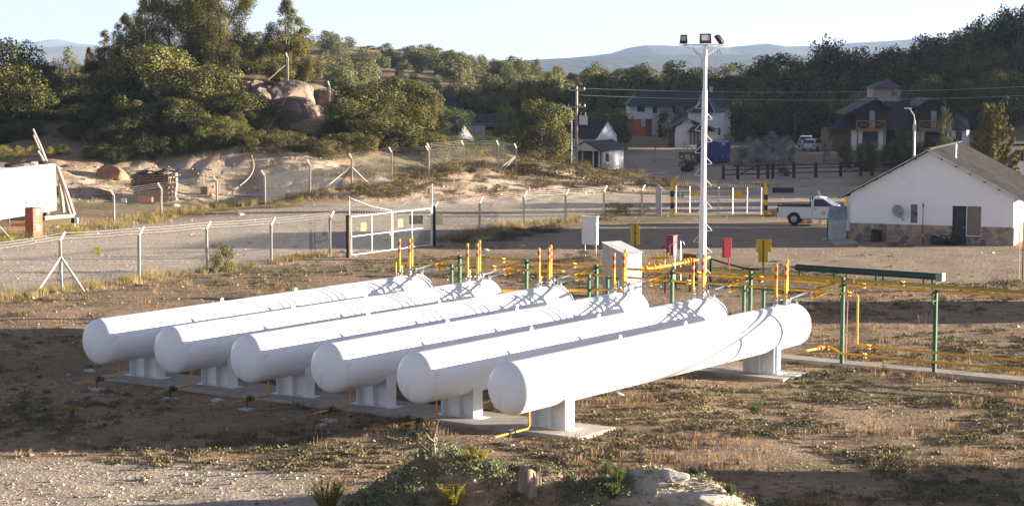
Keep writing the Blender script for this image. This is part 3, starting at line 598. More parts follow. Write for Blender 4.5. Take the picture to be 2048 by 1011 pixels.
# metering skid
o = tp(1370, 575, 96); t = thing('metering_station', 'yellow valve manifold with looped bypass pipes on a dark metal platform', 'valve station', (o.x, 96, g1(o.x, 96)))
def S(px, py, Y=96): p = tp(px, py, Y); return (p.x - o.x, Y - 96, p.z - t.location.z)
MB().tube([S(1272, 541, 95), S(1340, 530, 96), S(1420, 514, 97.5)], .075, 12).build('main_pipe', M['yellow'], t, smooth=True)
for x, y in ((1283, 539), (1292, 537), (1308, 534), (1318, 533), (1368, 524), (1374, 522.5), (1380, 521)):
    c = Vector(S(x, y, 95 + (x - 1272) / 60)); MB().cyl(c - Vector((.03, .01, 0)), c + Vector((.03, .02, 0)), .16, n=16).build('flange', M['yellow'], t, smooth=True)
MB().tube([S(1297, 534, 95.6), S(1297, 519, 95.6), S(1300, 517, 95.6), S(1342, 514, 95.6)], .045, 8).tube([S(1329, 530, 95.9), S(1329, 520, 95.9), S(1326, 518, 95.9)], .045, 8).tube([S(1313, 533, 95.9), S(1313, 518, 95.9)], .04, 8).build('bypass_pipe', M['yellow'], t, smooth=True)
for x in (1305, 1312, 1321, 1328, 1336):
    c = Vector(S(x, 516 - (x - 1305) * .06, 95.6)); MB().cyl(c - Vector((.035, 0, 0)), c + Vector((.035, 0, 0)), .13, n=14).cyl(c, c + Vector((0, 0, .2)), .03, n=8).build('bypass_valve', M['yellow'], t, smooth=True)
MB().tube([S(1350, 560, 96), S(1350, 484, 96), S(1344, 487, 96), S(1338, 494, 96)], .022, 6).tube([S(1350, 484, 96), S(1361, 481, 96), S(1366, 483, 96), S(1369, 489, 96)], .02, 6).tube([S(1361, 560, 96.5), S(1361, 482, 96.5)], .022, 6).tube([S(1340, 495, 96), S(1340, 556, 96)], .018, 6).build('handrail', M['galv'], t)
MB().prism([S(1335, 549, 94.6), S(1384, 547, 94.6), S(1392, 532, 96.8), S(1346, 534, 96.8)], (0, 0, .05)).build('platform', mat('rusty_platform', (.10, .05, .04), .8, var=.3), t)
mb = MB()
for x, y, Y in ((1330, 548, 94.6), (1380, 547, 94.6), (1352, 534, 96.6), (1386, 533, 96.6)): p = S(x, y, Y); mb.bar((p[0], p[1], p[2]), (p[0], p[1], -.1), .06, .06)
mb.build('platform_leg', M['black'], t)
MB().bar(S(1366, 513, 97.5), S(1392, 516, 97.5), .1, .35).build('beam', mat('rusty_beam', (.22, .09, .04), .8, var=.3), t)
mb = MB()
for x in (1391, 1421): p = S(x, 512, 97.5); mb.bar(p, (p[0], p[1], -.1), .09, .09)
mb.bar(S(1391, 516, 97.5), S(1421, 514, 97.5), .06, .08); mb.build('frame_post', M['black'], t)
# black hose on the ground
a0, a1 = gp(1395, 530), gp(1545, 540); hp = []
for k in range(14):
    q = k / 13; x = a0.x + (a1.x - a0.x) * q; y = a0.y + (a1.y - a0.y) * q + .7 * math.sin(q * 7); hp.append((x, y, g1(x, y) + .05 + (.5 * (1 - q) ** 3)))
tag(MB().tube(hp, .045, 8).build('hose', M['rubber'], None, smooth=True), 'black hose lying on the dirt between the red cabinet and the yellow sign', 'hose')
# galvanised sampling pipes by right edge
p = gp(2041, 560); t = thing('vent_stand', 'two thin yellow and dark pipes rising at the right edge by the house', 'pipe', p)
MB().tube([(-.08, 0, -.1), (-.08, 0, 2.9), (.1, 0, 3.0), (.3, 0, 3.0)], .025, 8).build('thin_pipe', M['yellow'], t); MB().tube([(.12, .1, -.1), (.12, .1, 2.9)], .03, 8).build('thin_pipe', M['darkgreen'], t)
# ------------------------------------------------------------------ chain link fences
def wire_mat(name, pitch=.07, wdt=.035, col=(.13, .13, .12)):
    m = bpy.data.materials.new(name); m.use_nodes = True; nt = m.node_tree; b = nt.nodes['Principled BSDF']; L = nt.links.new
    b.inputs['Base Color'].default_value = (*col, 1); b.inputs['Roughness'].default_value = .5; b.inputs['Metallic'].default_value = 0
    uv = nt.nodes.new('ShaderNodeUVMap'); sp = nt.nodes.new('ShaderNodeSeparateXYZ'); L(uv.outputs[0], sp.inputs[0])
    outs = []
    for sgn in ('ADD', 'SUBTRACT'):
        a = nt.nodes.new('ShaderNodeMath'); a.operation = sgn; L(sp.outputs[0], a.inputs[0]); L(sp.outputs[1], a.inputs[1])
        d = nt.nodes.new('ShaderNodeMath'); d.operation = 'DIVIDE'; d.inputs[1].default_value = pitch; L(a.outputs[0], d.inputs[0])
        f = nt.nodes.new('ShaderNodeMath'); f.operation = 'FRACT'; L(d.outputs[0], f.inputs[0])
        g = nt.nodes.new('ShaderNodeMath'); g.operation = 'LESS_THAN'; g.inputs[1].default_value = wdt; L(f.outputs[0], g.inputs[0]); outs.append(g)
    mx = nt.nodes.new('ShaderNodeMath'); mx.operation = 'MAXIMUM'; L(outs[0].outputs[0], mx.inputs[0]); L(outs[1].outputs[0], mx.inputs[1])
    L(mx.outputs[0], b.inputs['Alpha'])
    return m
M['wire'] = wire_mat('chain_link_wire')
M['wiredark'] = wire_mat('dark_chain_link_wire', .08, .06, (.14, .13, .12))
def wire_panel(name, quads, parent, mt='wire'):
    "quads: list of (a, b, z0a, z0b, z1a, z1b, u0, u1) in world"
    vs = []; fs = []; uvs = []
    for a, b, z0a, z0b, z1a, z1b, u0, u1 in quads:
        k = len(vs); vs += [(a[0], a[1], z0a), (b[0], b[1], z0b), (b[0], b[1], z1b), (a[0], a[1], z1a)]; fs.append((k, k + 1, k + 2, k + 3)); uvs += [(u0, z0a), (u1, z0b), (u1, z1b), (u0, z1a)]
    me = bpy.data.meshes.new(name); me.from_pydata(vs, [], fs); l = me.uv_layers.new(name='UVMap')
    for i, lp in enumerate(me.loops): l.data[i].uv = uvs[lp.vertex_index]
    me.materials.append(M[mt]); o = bpy.data.objects.new(name, me); COL.objects.link(o); o.parent = parent; return o
def conc_post(parent, p, h, lean, r=.062, tip=.38, mt='post', lx=0.0):
    "square concrete post with an angled top arm leaning along direction lean (2D)"
    o = MB().bar((p[0], p[1], p[2] - .15), (p[0] + lx * (h - tip), p[1], p[2] + h - tip), r * 2, r * 2)
    o.bar((p[0] + lx * (h - tip), p[1], p[2] + h - tip - .02), (p[0] + lx * (h - tip) + lean[0] * .26, p[1] + lean[1] * .26, p[2] + h), r * 1.7, r * 1.7)
    return o.build('concrete_post', M[mt], parent)
def fence(name, lab, posts, lean, h=2.5, braces=(), mt='wire', base=None, tip=.38, wire_h=None, barbed=True, group=None):
    base = base or posts[0]; t = thing(name, lab, 'fence', posts[0], 0, group); off = Vector(posts[0])
    P = [Vector(p) - off for p in posts]; hs = h if isinstance(h, (list, tuple)) else [h] * len(P)
    for p, hh in zip(P, hs): conc_post(t, p, hh, lean, tip=tip, lx=rnd.uniform(-.02, .03))
    for i, dirs in braces:
        for d in dirs: MB().bar(P[i] + Vector((0, 0, hs[i] * .58)), P[i] + Vector((d[0], d[1], -.05)), .09, .09).build('brace', M['post'], t)
    q = []; u = 0
    for i in range(len(P) - 1):
        L = (P[i + 1] - P[i]).length; wa = (wire_h or hs[i] - tip - .05); wb = (wire_h or hs[i + 1] - tip - .05)
        q.append((P[i], P[i + 1], P[i].z, P[i + 1].z, P[i].z + wa, P[i + 1].z + wb, u, u + L)); u += L
    wire_panel('chain_link', q, t, mt)
    if barbed:
        mb = MB()
        for k in range(3):
            f = (k + .6) / 3; pp = [p + Vector((lean[0] * .26 * f, lean[1] * .26 * f, hh - tip + tip * f)) for p, hh in zip(P, hs)]
            full = []
            for i in range(len(pp) - 1): full += [pp[i], pp[i].lerp(pp[i + 1], .5) - Vector((0, 0, .03))]
            mb.tube(full + [pp[-1]], .0045, 4, caps=False)
        mb.build('barbed_wire', M['steel'], t)
    return t
# near fence, left run up to the gate
LNEAR = [gp(-45, 606), gp(123, 582), gp(278, 560), gp(415, 543), gp(542, 527), gp(660, 510)]
fence('perimeter_fence', 'chain link fence with bent concrete posts left of the white grey double gate', LNEAR, (.8, .6), [2.62, 2.75, 2.58, 2.55, 2.45, 2.4], [(1, [(-1.0, -1.0), (1.15, -.3)])])
RNEAR = [gp(869, 484), gp(959, 468), gp(1048, 450), gp(1131, 443), gp(1208, 433), gp(1284, 431)]
fence('perimeter_fence', 'chain link fence with bent concrete posts between the two gates', RNEAR, (.8, .6), [2.35, 2.3, 2.2, 2.15, 2.1, 2.1])
P2 = [gp(322, 432), gp(434, 414), gp(530, 409), gp(620, 394), gp(703, 376), gp(783, 360), gp(857, 358)]
fence('quarry_fence', 'chain link fence with bent concrete posts along the foot of the sandy cut bank', [gp(228, 446)] + P2, (-.8, -.3), [2.25, 2.3, 2.35, 2.5, 2.55, 2.5, 2.45, 2.6], [(5, [(-1.9, -1.2), (1.7, -1.2)])], barbed=True)
P3 = [tp(857, 357, 163), tp(928, 351, 166), tp(996, 347, 168), tp(1033, 347, 169)]
P3 = [Vector((p.x, p.y, g1(p.x, p.y))) for p in P3]
fence('hilltop_fence', 'chain link fence on the shrubby bank in front of the small white hut', P3, (-.7, -.3), [2.6, 2.5, 2.4, 2.4], [(3, [(-1.9, -.6), (-1.3, -.4)])])
# a single fence on the rock crest
def lone_post(px, Y, h, lab, brace=False, lean=(-.5, -.2), r=.07):
    p = at(px, Y); t = thing('old_fence_post', lab, 'fence post', p, 0, 'leftover concrete posts on the hill')
    conc_post(t, (0, 0, 0), h, lean, r=r)
    if brace: MB().bar((0, 0, h * .6), (-1.7, -.3, -.1), .1, .1).build('brace', M['post'], t)
    return t
# plastic yellow notices
def notice(p, w, h, z, rz, mt, lab):
    o = MB().box((0, 0, z), (w, .008, h), rz).build('notice_board', M[mt], None); o.location = p; tag(o, lab, 'notice', 'notices on the fences'); return o
p = gp(195, 571); notice(p - Vector((0, .12, 0)), .36, .36, 1.68, R(0), 'lemon', 'bright yellow notice hanging on the fence left of the braced corner')
p = gp(879, 484); notice(p, .42, .62, 1.32, R(-18), 'lemonpale', 'pale yellow notice on the fence just right of the white gate')
# ------------------------------------------------------------------ white double gate
ga, gb = gp(703, 514), gp(862, 493)
t = thing('double_gate', 'white tube framed double gate with wire mesh and yellow notices', 'gate', ga)
dv = Vector((gb.x - ga.x, gb.y - ga.y, 0)); L = dv.length; dn = dv / L; H = 2.2; dz = (gb.z - ga.z)
def gpt(f, z): return dv * f + Vector((0, 0, dz * f + z))
for a, b in ((0.0, .495), (.505, 1.0)):
    lf = bpy.data.objects.new('gate_leaf', None); COL.objects.link(lf); lf.parent = t
    mb = MB(); r = .026
    for f in (a, (a + b) / 2, b): mb.cyl(gpt(f, .12), gpt(f, H), r, n=8)
    for z in (.12, 1.12, H): mb.cyl(gpt(a, z), gpt(b, z), r, n=8)
    mb.build('tube_frame', M['white'], lf, smooth=True)
    wire_panel('wire_mesh', [(gpt(a, 0), gpt(b, 0), gpt(a, .12).z, gpt(b, .12).z, gpt(a, H).z, gpt(b, H).z, 0, L * .49)], lf)
    mb = MB(); n = 16
    for k in range(n):
        f = a + (b - a) * (k + .5) / n; mb.bar(gpt(f, H + .03), gpt(f, H + .17) + Vector((0, 0, 0)), .02, .05)
    mb.build('spikes', M['white'], lf)
    f = (a + b) / 2 - .1 if a == 0 else (a + .1); c = gpt(f, 1.58 if a == 0 else 1.55) - Vector((0, .06, 0))
    MB().box(c, (.42, .01, .42), math.atan2(dn.y, dn.x)).build('notice', M['lemon'], lf)
MB().tube([gpt(.485, 1.15) - Vector((0, .08, 0)), gpt(.472, 1.1) - Vector((0, .1, 0)), gpt(.472, .98) - Vector((0, .1, 0)), gpt(.485, .94) - Vector((0, .08, 0))], .02, 6).build('latch', M['white'], t)
for f, w_ in ((-.04, 0), (1.04, 1)):
    pst = MB().box(gpt(f, 1.05) , (.2, .2, 2.5)).build('gate_post', M['darkwood'], t)
    if f < 0:
        MB().span(tuple(gpt(f, 0) + Vector((.02, -.16, .0))), tuple(gpt(f, 0) + Vector((.1, -.131, 2.25)))).build('yellow_strip', M['yellow'], t)
MB().cyl(gpt(.0, 0) + Vector((-.1, .05, 0)), gpt(0, 3.3) + Vector((-.1, .05, 0)), .035, n=8).cyl(gpt(1, 0) + Vector((.06, .05, 0)), gpt(1, 3.6) + Vector((.06, .05, 0)), .05, n=8).build('tall_tube', M['galv'], t)
mb = MB().tube([gpt(0, 3.2), gpt(.25, 2.65), gpt(.5, 2.3)], .006, 5).tube([gpt(1, 3.5), gpt(.75, 2.75), gpt(.5, 2.3)], .006, 5); mb.build('stay_wire', M['galv'], t)
MB().box(gpt(.8, 1.6) + Vector((0, .5, 0)), (.75, .04, .5)).build('mesh_basket', M['wiredark'] if False else M['darkwood'], t).hide_render = True if False else False
# ------------------------------------------------------------------ right gate with striped posts
def striped(px, py, h, lean, lab, rz=0):
    p = gp(px, py); t = thing('striped_gate_post', lab, 'gate post', p, rz, 'black and yellow striped gate posts'); n = 5; r = .13
    for k in range(n):
        z0 = h * .78 / n * k - (.1 if k == 0 else 0); z1 = h * .78 / n * (k + 1)
        MB().span((-r, -r, z0), (r, r, z1)).build('stripe', M['signyellow' if k % 2 == (1 if n % 2 == 0 else 0) else 'black'], t)
    z = h * .78
    MB().prism([(-r, -r, z), (r, -r, z), (r + lean * .3, -r, h), (lean * .3 + (0 if lean > 0 else -.0), -r, h + .02), (-r * .6, -r, z + .2)] if lean > 0 else [(-r, -r, z), (r, -r, z), (r, -r, z + .1), (0, -r, h), (-r, -r, z + .2)], (0, 2 * r, 0)).build('bent_top', M['signyellow'], t)
    return t
striped(1344, 429, 2.6, 1, 'black and yellow striped concrete post with bent top left of the mast')
striped(1531, 430, 2.25, -1, 'black and yellow striped concrete post with pointed top near the pickup')
p = gp(1317, 430); o = MB().span((-.19, -.19, -.1), (.19, .19, 1.85)).prism([(-.19, -.19, 1.85), (.19, -.19, 1.85), (.05, -.19, 2.08), (-.05, -.19, 2.08)], (0, .38, 0)).build('gate_pillar', M['concrete'], None, bevel=.01); o.location = p; tag(o, 'thick pale concrete pillar left of the striped post', 'pillar')
ga, gb = gp(1352, 428), gp(1524, 433)
t = thing('metal_gate', 'thin grey tube gate with white spikes and brown yellow plates', 'gate', ga); dv = Vector((gb.x - ga.x, gb.y - ga.y, 0)); dz = gb.z - ga.z; H = 1.95; L = dv.length
for a, b in ((0, .49), (.5, .99)):
    lf = bpy.data.objects.new('gate_leaf', None); COL.objects.link(lf); lf.parent = t
    mb = MB()
    for f in (a, a + (b - a) * .33, a + (b - a) * .67, b): mb.cyl(gpt(f, .1), gpt(f, H), .022, n=6)
    for z in (.1, 1.0, H): mb.cyl(gpt(a, z), gpt(b, z), .022, n=6)
    mb.build('tube_frame', M['galv'], lf)
    wire_panel('wire_mesh', [(gpt(a, 0), gpt(b, 0), gpt(a, .1).z, gpt(b, .1).z, gpt(a, H).z, gpt(b, H).z, 0, L * .49)], lf)
    mb = MB()
    for k in range(20): f = a + (b - a) * (k + .5) / 20; mb.bar(gpt(f, H + .03), gpt(f, H + .2), .045, .02)
    mb.build('spike_strip', M['white'], lf)
for f, z, w, h, mt in ((.05, 1.1, .44, .42, 'teal'), (.22, 1.25, .66, .42, 'signyellow'), (.72, 1.2, .62, .46, 'signyellow')):
    c = gpt(f, z + h / 2) - Vector((0, .05, 0)); pl = MB().span((c.x - w / 2, c.y - .01, c.z - h / 2), (c.x + w / 2, c.y, c.z + h / 2)).build('sign_plate', M[mt], t)
    if mt == 'teal':
        y = c.y - .012; MB().prism([(c.x - .16, y, c.z + .13), (c.x + .16, y, c.z + .13), (c.x + .02, y, c.z + .02), (c.x + .02, y, c.z - .13), (c.x - .02, y, c.z - .13), (c.x - .02, y, c.z + .02)], (0, -.003, 0)).span((c.x - .17, y, c.z - .18), (c.x + .17, y - .003, c.z - .14)).build('white_symbol', M['white'], pl)
p = gp(1640, 446); t = thing('bent_concrete_post', 'single bent concrete post standing in front of the white pickup', 'fence post', p); conc_post(t, (0, 0, 0), 2.15, (-.6, 0), r=.075)
# ------------------------------------------------------------------ utility pole, street lamps, wires
def upole(p, h, lab):
    t = thing('utility_pole', lab, 'utility pole', p, 0, 'poles of the power line'); MB().cyl((0, 0, -.3), (0, 0, h), .16, .11, 12).build('pole', M['wood'], t, smooth=True)
    for z in (h - .35, h - 1.9): MB().box((0, -.12, z), (1.5 if z > h - 1 else 1.7, .1, .12)).build('crossarm', M['wood'], t)
    for z, xs in ((h - .35, (-.7, .0, .7)), (h - 1.9, (-.75, .3, .75))):
        for x in xs: MB().cyl((x, -.12, z + .06), (x, -.12, z + .26), .06, .045, 8).build('insulator', M['white'], t)
    return t
pA = at(1153, 192); upole(pA, 7.35, 'wooden power pole with crossarms and a transformer beside the white hut')
t = thing('transformer', 'grey box transformer hanging on the wooden power pole', 'transformer', pA + Vector((.62, 0, 3.9)))
MB().span((-.38, -.3, -.1), (.38, .3, .75)).build('tank', M['galv'], t, bevel=.03); MB().cyl((-.2, 0, .75), (-.2, 0, 1.05), .05, n=8).cyl((.2, 0, .75), (.2, 0, 1.05), .05, n=8).build('bushing', M['concrete'], t)
MB().span((-.62, -.05, -.0), (-.38, .05, .08)).build('bracket', M['steel'], t)
pB = Vector((62, 205, g1(62, 205))); upole(pB, 8.0, 'power pole beyond the right edge carrying the long wires')
for i, (dx, z, zb, lab) in enumerate(((0, 7.2, 8.0, 'upper power wire crossing in front of the woods'), (.3, 6.55, 7.1, 'lower power wire crossing in front of the houses'))):
    a = pA + Vector((dx, -.12, z)); b = pB + Vector((dx, -.12, zb)); q = [a.lerp(b, k / 20) - Vector((0, 0, .75 * 4 * (k / 20) * (1 - k / 20))) for k in range(21)]
    tag(MB().tube(q, .017, 5).build('power_wire', M['galv'], None), lab, 'power wire', 'wires of the power line')
p = at(1143, 189); t = thing('street_lamp', 'thin white lamp post standing left of the power pole', 'lamp post', p, 0, 'street lamps')
MB().tube([(0, 0, -.2), (0, 0, 4.9), (-.1, 0, 5.15), (-.9, 0, 5.3)], .06, 8).build('pole', M['concrete'], t, smooth=True); MB().box((-1.05, 0, 5.3), (.4, .16, .1)).build('lamp_head', M['white'], t, bevel=.03)
p = at(1828, 150); t = thing('street_lamp', 'grey street lamp with bent arm above the roof of the white house', 'street lamp', p, 0, 'street lamps')
MB().tube([(0, 0, -.2), (0, 0, 6.1)], [.12, .08], 10).build('pole', M['steel'], t, smooth=True); MB().tube([(0, 0, 6.1), (-.05, 0, 6.5), (-.35, 0, 6.9)], .045, 8).build('arm', M['steel'], t, smooth=True)
MB().box((-.52, 0, 7.0), (.5, .2, .12), 0, 0).build('lamp_head', M['galv'], t, bevel=.03); MB().box((0, -.02, 5.6), (.22, .22, .5)).build('junction_box', M['steel'], t)
# ------------------------------------------------------------------ white house on the right
def quad_wall(mb, a, b, z0, z1, th, m=0):
    a = Vector(a); b = Vector(b); d = (b - a).normalized(); n = Vector((-d.y, d.x)) * th
    return mb.prism([(a.x, a.y, z0), (b.x, b.y, z0), (b.x, b.y, z1), (a.x, a.y, z1)], (n.x, n.y, 0), m)
ha = gp(1700, 481); hb = gp(2026, 492); hd = Vector((hb.x - ha.x, hb.y - ha.y, 0)); HW = hd.length; hrz = math.atan2(hd.y, hd.x)
house = thing('white_house', 'white gabled house with stone base and grey corrugated roof on the right', 'house', (ha.x, ha.y, 0), hrz)
HL = 10.5; EZ, AZ = 2.80, 5.32; ax = HW * .48; BZ = 1.06
M['stonebase'] = None
def stone_mat():
    m = mat('stone_cladding', (.30, .22, .16), .9); nt = m.node_tree; b = nt.nodes['Principled BSDF']; L = nt.links.new
    tc = nt.nodes.new('ShaderNodeTexCoord'); v = nt.nodes.new('ShaderNodeTexVoronoi'); v.inputs['Scale'].default_value = 2.2; L(tc.outputs['Object'], v.inputs['Vector'])
    v2 = nt.nodes.new('ShaderNodeTexVoronoi'); v2.feature = 'DISTANCE_TO_EDGE'; v2.inputs['Scale'].default_value = 2.2; L(tc.outputs['Object'], v2.inputs['Vector'])
    s = nt.nodes.new('ShaderNodeSeparateColor'); L(v.outputs['Color'], s.inputs[0]); r = nt.nodes.new('ShaderNodeValToRGB')
    r.color_ramp.elements[0].color = (.16, .11, .085, 1); r.color_ramp.elements[1].color = (.42, .30, .20, 1); L(s.outputs[0], r.inputs[0])
    e = nt.nodes.new('ShaderNodeMath'); e.operation = 'LESS_THAN'; e.inputs[1].default_value = .03; L(v2.outputs[0], e.inputs[0])
    x = nt.nodes.new('ShaderNodeMix'); x.data_type = 'RGBA'; x.inputs[7].default_value = (.34, .31, .28, 1); L(e.outputs[0], x.inputs[0]); L(r.outputs[0], x.inputs[6]); L(x.outputs[2], b.inputs['Base Color'])
    return m
M['stonebase'] = stone_mat()
# gable wall with openings: built from pieces butted end to end
wx0, wx1, wz0, wz1 = 3.50, 3.98, 1.12, 2.28          # window
dx0, dx1, dz1 = 5.95, 7.62, 2.22                      # door + side glass
ww0 = 6.78
T_ = .22
mb = MB()
def wp(x0, x1, z0, z1): mb.span((x0, 0, z0), (x1, T_, z1))
wp(0, wx0, BZ, EZ); wp(wx0, wx1, wz1, EZ); wp(wx0, wx1, BZ, wz0); wp(wx1, dx0, BZ, EZ); wp(dx0, dx1, dz1, EZ); wp(dx1, HW, BZ, EZ)
mb.prism([(0, 0, EZ), (HW, 0, EZ), (ax, 0, AZ)], (0, T_, 0))
mb.span((0, T_, 0), (T_, HL, EZ)); mb.span((HW - T_, T_, BZ), (HW, HL, EZ)); mb.span((T_, HL - T_, 0), (HW - T_, HL, EZ)); mb.prism([(0, HL - T_, EZ), (HW, HL - T_, EZ), (ax, HL - T_, AZ)], (0, T_, 0))
mb.build('wall', M['wall_white'], house)
mb = MB(); mb.span((-.03, -.04, -.2), (dx0, T_, BZ)); mb.span((dx1, -.04, -.2), (HW + .04, T_, BZ)); mb.span((ww0, -.04, -.2), (dx1, T_, .48)); mb.span((HW - .18, T_, -.2), (HW + .04, HL, BZ)); mb.build('stone_base', M['stonebase'], house)
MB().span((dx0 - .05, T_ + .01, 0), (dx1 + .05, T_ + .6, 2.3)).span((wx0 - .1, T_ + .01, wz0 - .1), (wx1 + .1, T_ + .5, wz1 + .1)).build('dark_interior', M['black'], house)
dr = MB().span((dx0, .10, -.02), (ww0 - .04, .15, dz1)).build('door', M['black'], house); MB().cyl((ww0 - .14, .04, 1.0), (ww0 - .14, .1, 1.0), .03, n=8).build('handle', M['galv'], dr)
MB().span((dx0 + .3, .085, 1.3), (dx0 + .62, .099, 1.9)).build('door_pane', M['glass'], dr)
MB().span((ww0, .14, .52), (dx1, .16, dz1)).build('side_window', M['curtain'], house)
fr = MB(); fr.span((ww0 - .04, .06, .48), (ww0, .17, dz1)); fr.span((ww0, .06, .48), (dx1, .17, .52)); fr.span((dx1 - .04, .06, .52), (dx1, .17, dz1)); fr.build('window_frame', M['white'], house)
wn_ = MB().span((wx0 + .05, .13, wz0 + .05), (wx1 - .05, .15, wz1 - .05)).build('window', M['curtain'], house)
fr = MB()
for a in ((wx0 - .04, wz0 - .04, wx1 + .04, wz0 + .04), (wx0 - .04, wz1 - .04, wx1 + .04, wz1 + .04), (wx0 - .04, wz0 + .04, wx0 + .04, wz1 - .04), (wx1 - .04, wz0 + .04, wx1 + .04, wz1 - .04)): fr.span((a[0], -.02, a[1]), (a[2], .16, a[3]))
fr.build('frame', M['white'], wn_)
MB().prism([(wx0 + .1, .125, 1.8), (wx1 - .06, .125, 1.72), (wx1 - .06, .125, 1.5), (wx0 + .25, .125, 1.62)], (0, -.004, 0)).build('blue_cloth', M['bluetarp'], wn_)
sl_ = (AZ - EZ) / ax; sr_ = (AZ - EZ) / (HW - ax); ovl, ovr, ovy = .75, .7, .35
mb = MB(); corr_roof(mb, (ax, -ovy, AZ + .12), (ax, HL + .2, AZ + .12), (HW + ovr, HL + .2, EZ - ovr * sr_ + .12), (HW + ovr, -ovy, EZ - ovr * sr_ + .12), .06, .40)
corr_roof(mb, (-ovl, -ovy, EZ - ovl * sl_ + .12), (-ovl, HL + .2, EZ - ovl * sl_ + .12), (ax, HL + .2, AZ + .12), (ax, -ovy, AZ + .12), .06, .40)
M['roofsheet'] = mat('old_roof_sheet', (.085, .08, .074), .85, metal=.0, var=.3, scale=1.2, rust=((.05, .043, .038), 1.2, .58))
def groove_shade(m, pitch):  # darkens the rib grooves in the colour, standing in for their shade
    nt = m.node_tree; b = nt.nodes['Principled BSDF']; src = b.inputs['Base Color'].links[0].from_socket
    tc = nt.nodes.new('ShaderNodeTexCoord'); w = nt.nodes.new('ShaderNodeTexWave'); w.bands_direction = 'Y'; w.inputs['Scale'].default_value = 2 * math.pi / pitch / 20; w.inputs['Distortion'].default_value = .6; w.inputs['Detail'].default_value = 3
    nt.links.new(tc.outputs['Object'], w.inputs['Vector']); r = nt.nodes.new('ShaderNodeValToRGB'); r.color_ramp.elements[0].color = (.28, .27, .26, 1); r.color_ramp.elements[1].color = (1.15, 1.15, 1.12, 1); r.color_ramp.elements[0].position = .25; r.color_ramp.elements[1].position = .6
    nt.links.new(w.outputs[1], r.inputs[0]); x = nt.nodes.new('ShaderNodeMix'); x.data_type = 'RGBA'; x.blend_type = 'MULTIPLY'; x.inputs[0].default_value = 1
    nt.links.new(src, x.inputs[6]); nt.links.new(r.outputs[0], x.inputs[7]); nt.links.new(x.outputs[2], b.inputs['Base Color'])
groove_shade(M['roofsheet'], .40)
mb.build('roof', M['roofsheet'], house)
MB().bar((ax - .0, -ovy, AZ + .17), (ax, HL + .2, AZ + .17), .3, .05).build('ridge_cap', M['roofsheet'], house)
mb = MB()
for k in range(1, 6):
    f = k / 6; mb.box((ax * (1 - f), -ovy * .5, EZ + (AZ - EZ) * (1 - f) * 1.0 + .02 + 0), (.12, ovy, .09)); mb.box((ax + (HW - ax) * f, -ovy * .5, AZ - (AZ - EZ) * f + .02), (.12, ovy, .09))
mb.build('purlin_end', M['darkwood'], house)
mb = MB(); mb.bar((ax, -ovy - .01, AZ + .1), (HW + ovr, -ovy - .01, EZ - ovr * sr_ + .1), .025, .09).bar((ax, -ovy - .01, AZ + .1), (-ovl, -ovy - .01, EZ - ovl * sl_ + .1), .025, .05); mb.build('verge_trim', M['sheet'], house)
MB().span((-.9, 3.0, .0), (-.001, 9, 2.3)).build('side_annex', M['wall_white'], house)
MB().cyl((ax + 1.1, 2.6, AZ - .8), (ax + 1.1, 2.6, AZ + .35), .06, n=8).build('flue_pipe', M['galv'], house)
# satellite dish on the wall
def HP(x, y, z): c, s = math.cos(hrz), math.sin(hrz); return Vector((ha.x + x * c - y * s, ha.y + x * s + y * c, z))
t = thing('satellite_dish', 'grey satellite dish mounted on the white house wall', 'satellite dish', HP(2.98, -.02, 1.95), hrz)
vs = []; fs = []; n = 24; rg = 6
for i in range(rg + 1):
    r = .37 * i / rg
    for k in range(n): a = 2 * math.pi * k / n; v = Vector((r * math.cos(a), -.06 * (1 - (r / .37) ** 2) * -1, r * math.sin(a) * 1.08)); vs.append(v)
for i in range(rg):
    for k in range(n): fs.append((i * n + k, i * n + (k + 1) % n, (i + 1) * n + (k + 1) % n, (i + 1) * n + k))
mb = MB(); mb.add([v + Vector((0, -.42, 0)) for v in vs], fs); o = mb.build('dish', mat('dish_grey', (.30, .31, .33), .5), t, smooth=True); o.rotation_euler = (R(14), 0, R(-14))
MB().tube([(0, -.38, -.1), (.1, -.2, -.5), (.12, 0, -.6)], .022, 8).bar((.02, -.4, -.34), (.05, -.8, -.05), .03, .03).box((.05, -.82, -.02), (.08, .12, .08)).box((.12, -.02, -.62), (.12, .04, .16)).build('arm', M['steel'], t)
# lamp on a stand, yellow can, barrels, low meter hut
p = HP(4.35, -.5, 0); t = thing('garden_lamp', 'thin dark lamp on a tripod pole leaning near the house wall', 'lamp post', p)
MB().cyl((0, 0, 0), (0, 0, 2.15), .022, n=8).build('pole', M['black'], t); MB().cyl((0, 0, 2.12), (.02, 0, 2.36), .05, .035, 10).build('lamp_head', M['black'], t)
mb = MB()
for a in (0, 2.1, 4.2): mb.bar((0, 0, .6), (.35 * math.cos(a), .35 * math.sin(a), 0), .025, .025)
mb.build('tripod_leg', M['signyellow'], t)
t = thing('tarp_pile', 'low dark pile of drums under a blue grey sheet by the house wall', 'pile', HP(4.6, -.55, 0), hrz)
mb = MB().cyl((.3, 0, .28), (1.2, 0, .28), .28, n=16).cyl((1.25, .05, .22), (1.7, .05, .22), .22, n=16); mb.build('drum', M['black'], t, smooth=True)
vs = []; fs = []
for i in range(9):
    for j in range(5): x = .45 + i * .11; y = -.3 + j * .15; vs.append((x, y, .60 - .5 * (y - 0) ** 2 + .03 * math.sin(i * 2.1 + j * 1.7) - .02 * i))
for i in range(8):
    for j in range(4): k = i * 5 + j; fs.append((k, k + 1, k + 6, k + 5))
MB().add(vs, fs).build('sheet', M['sheetblue'], t, smooth=True)
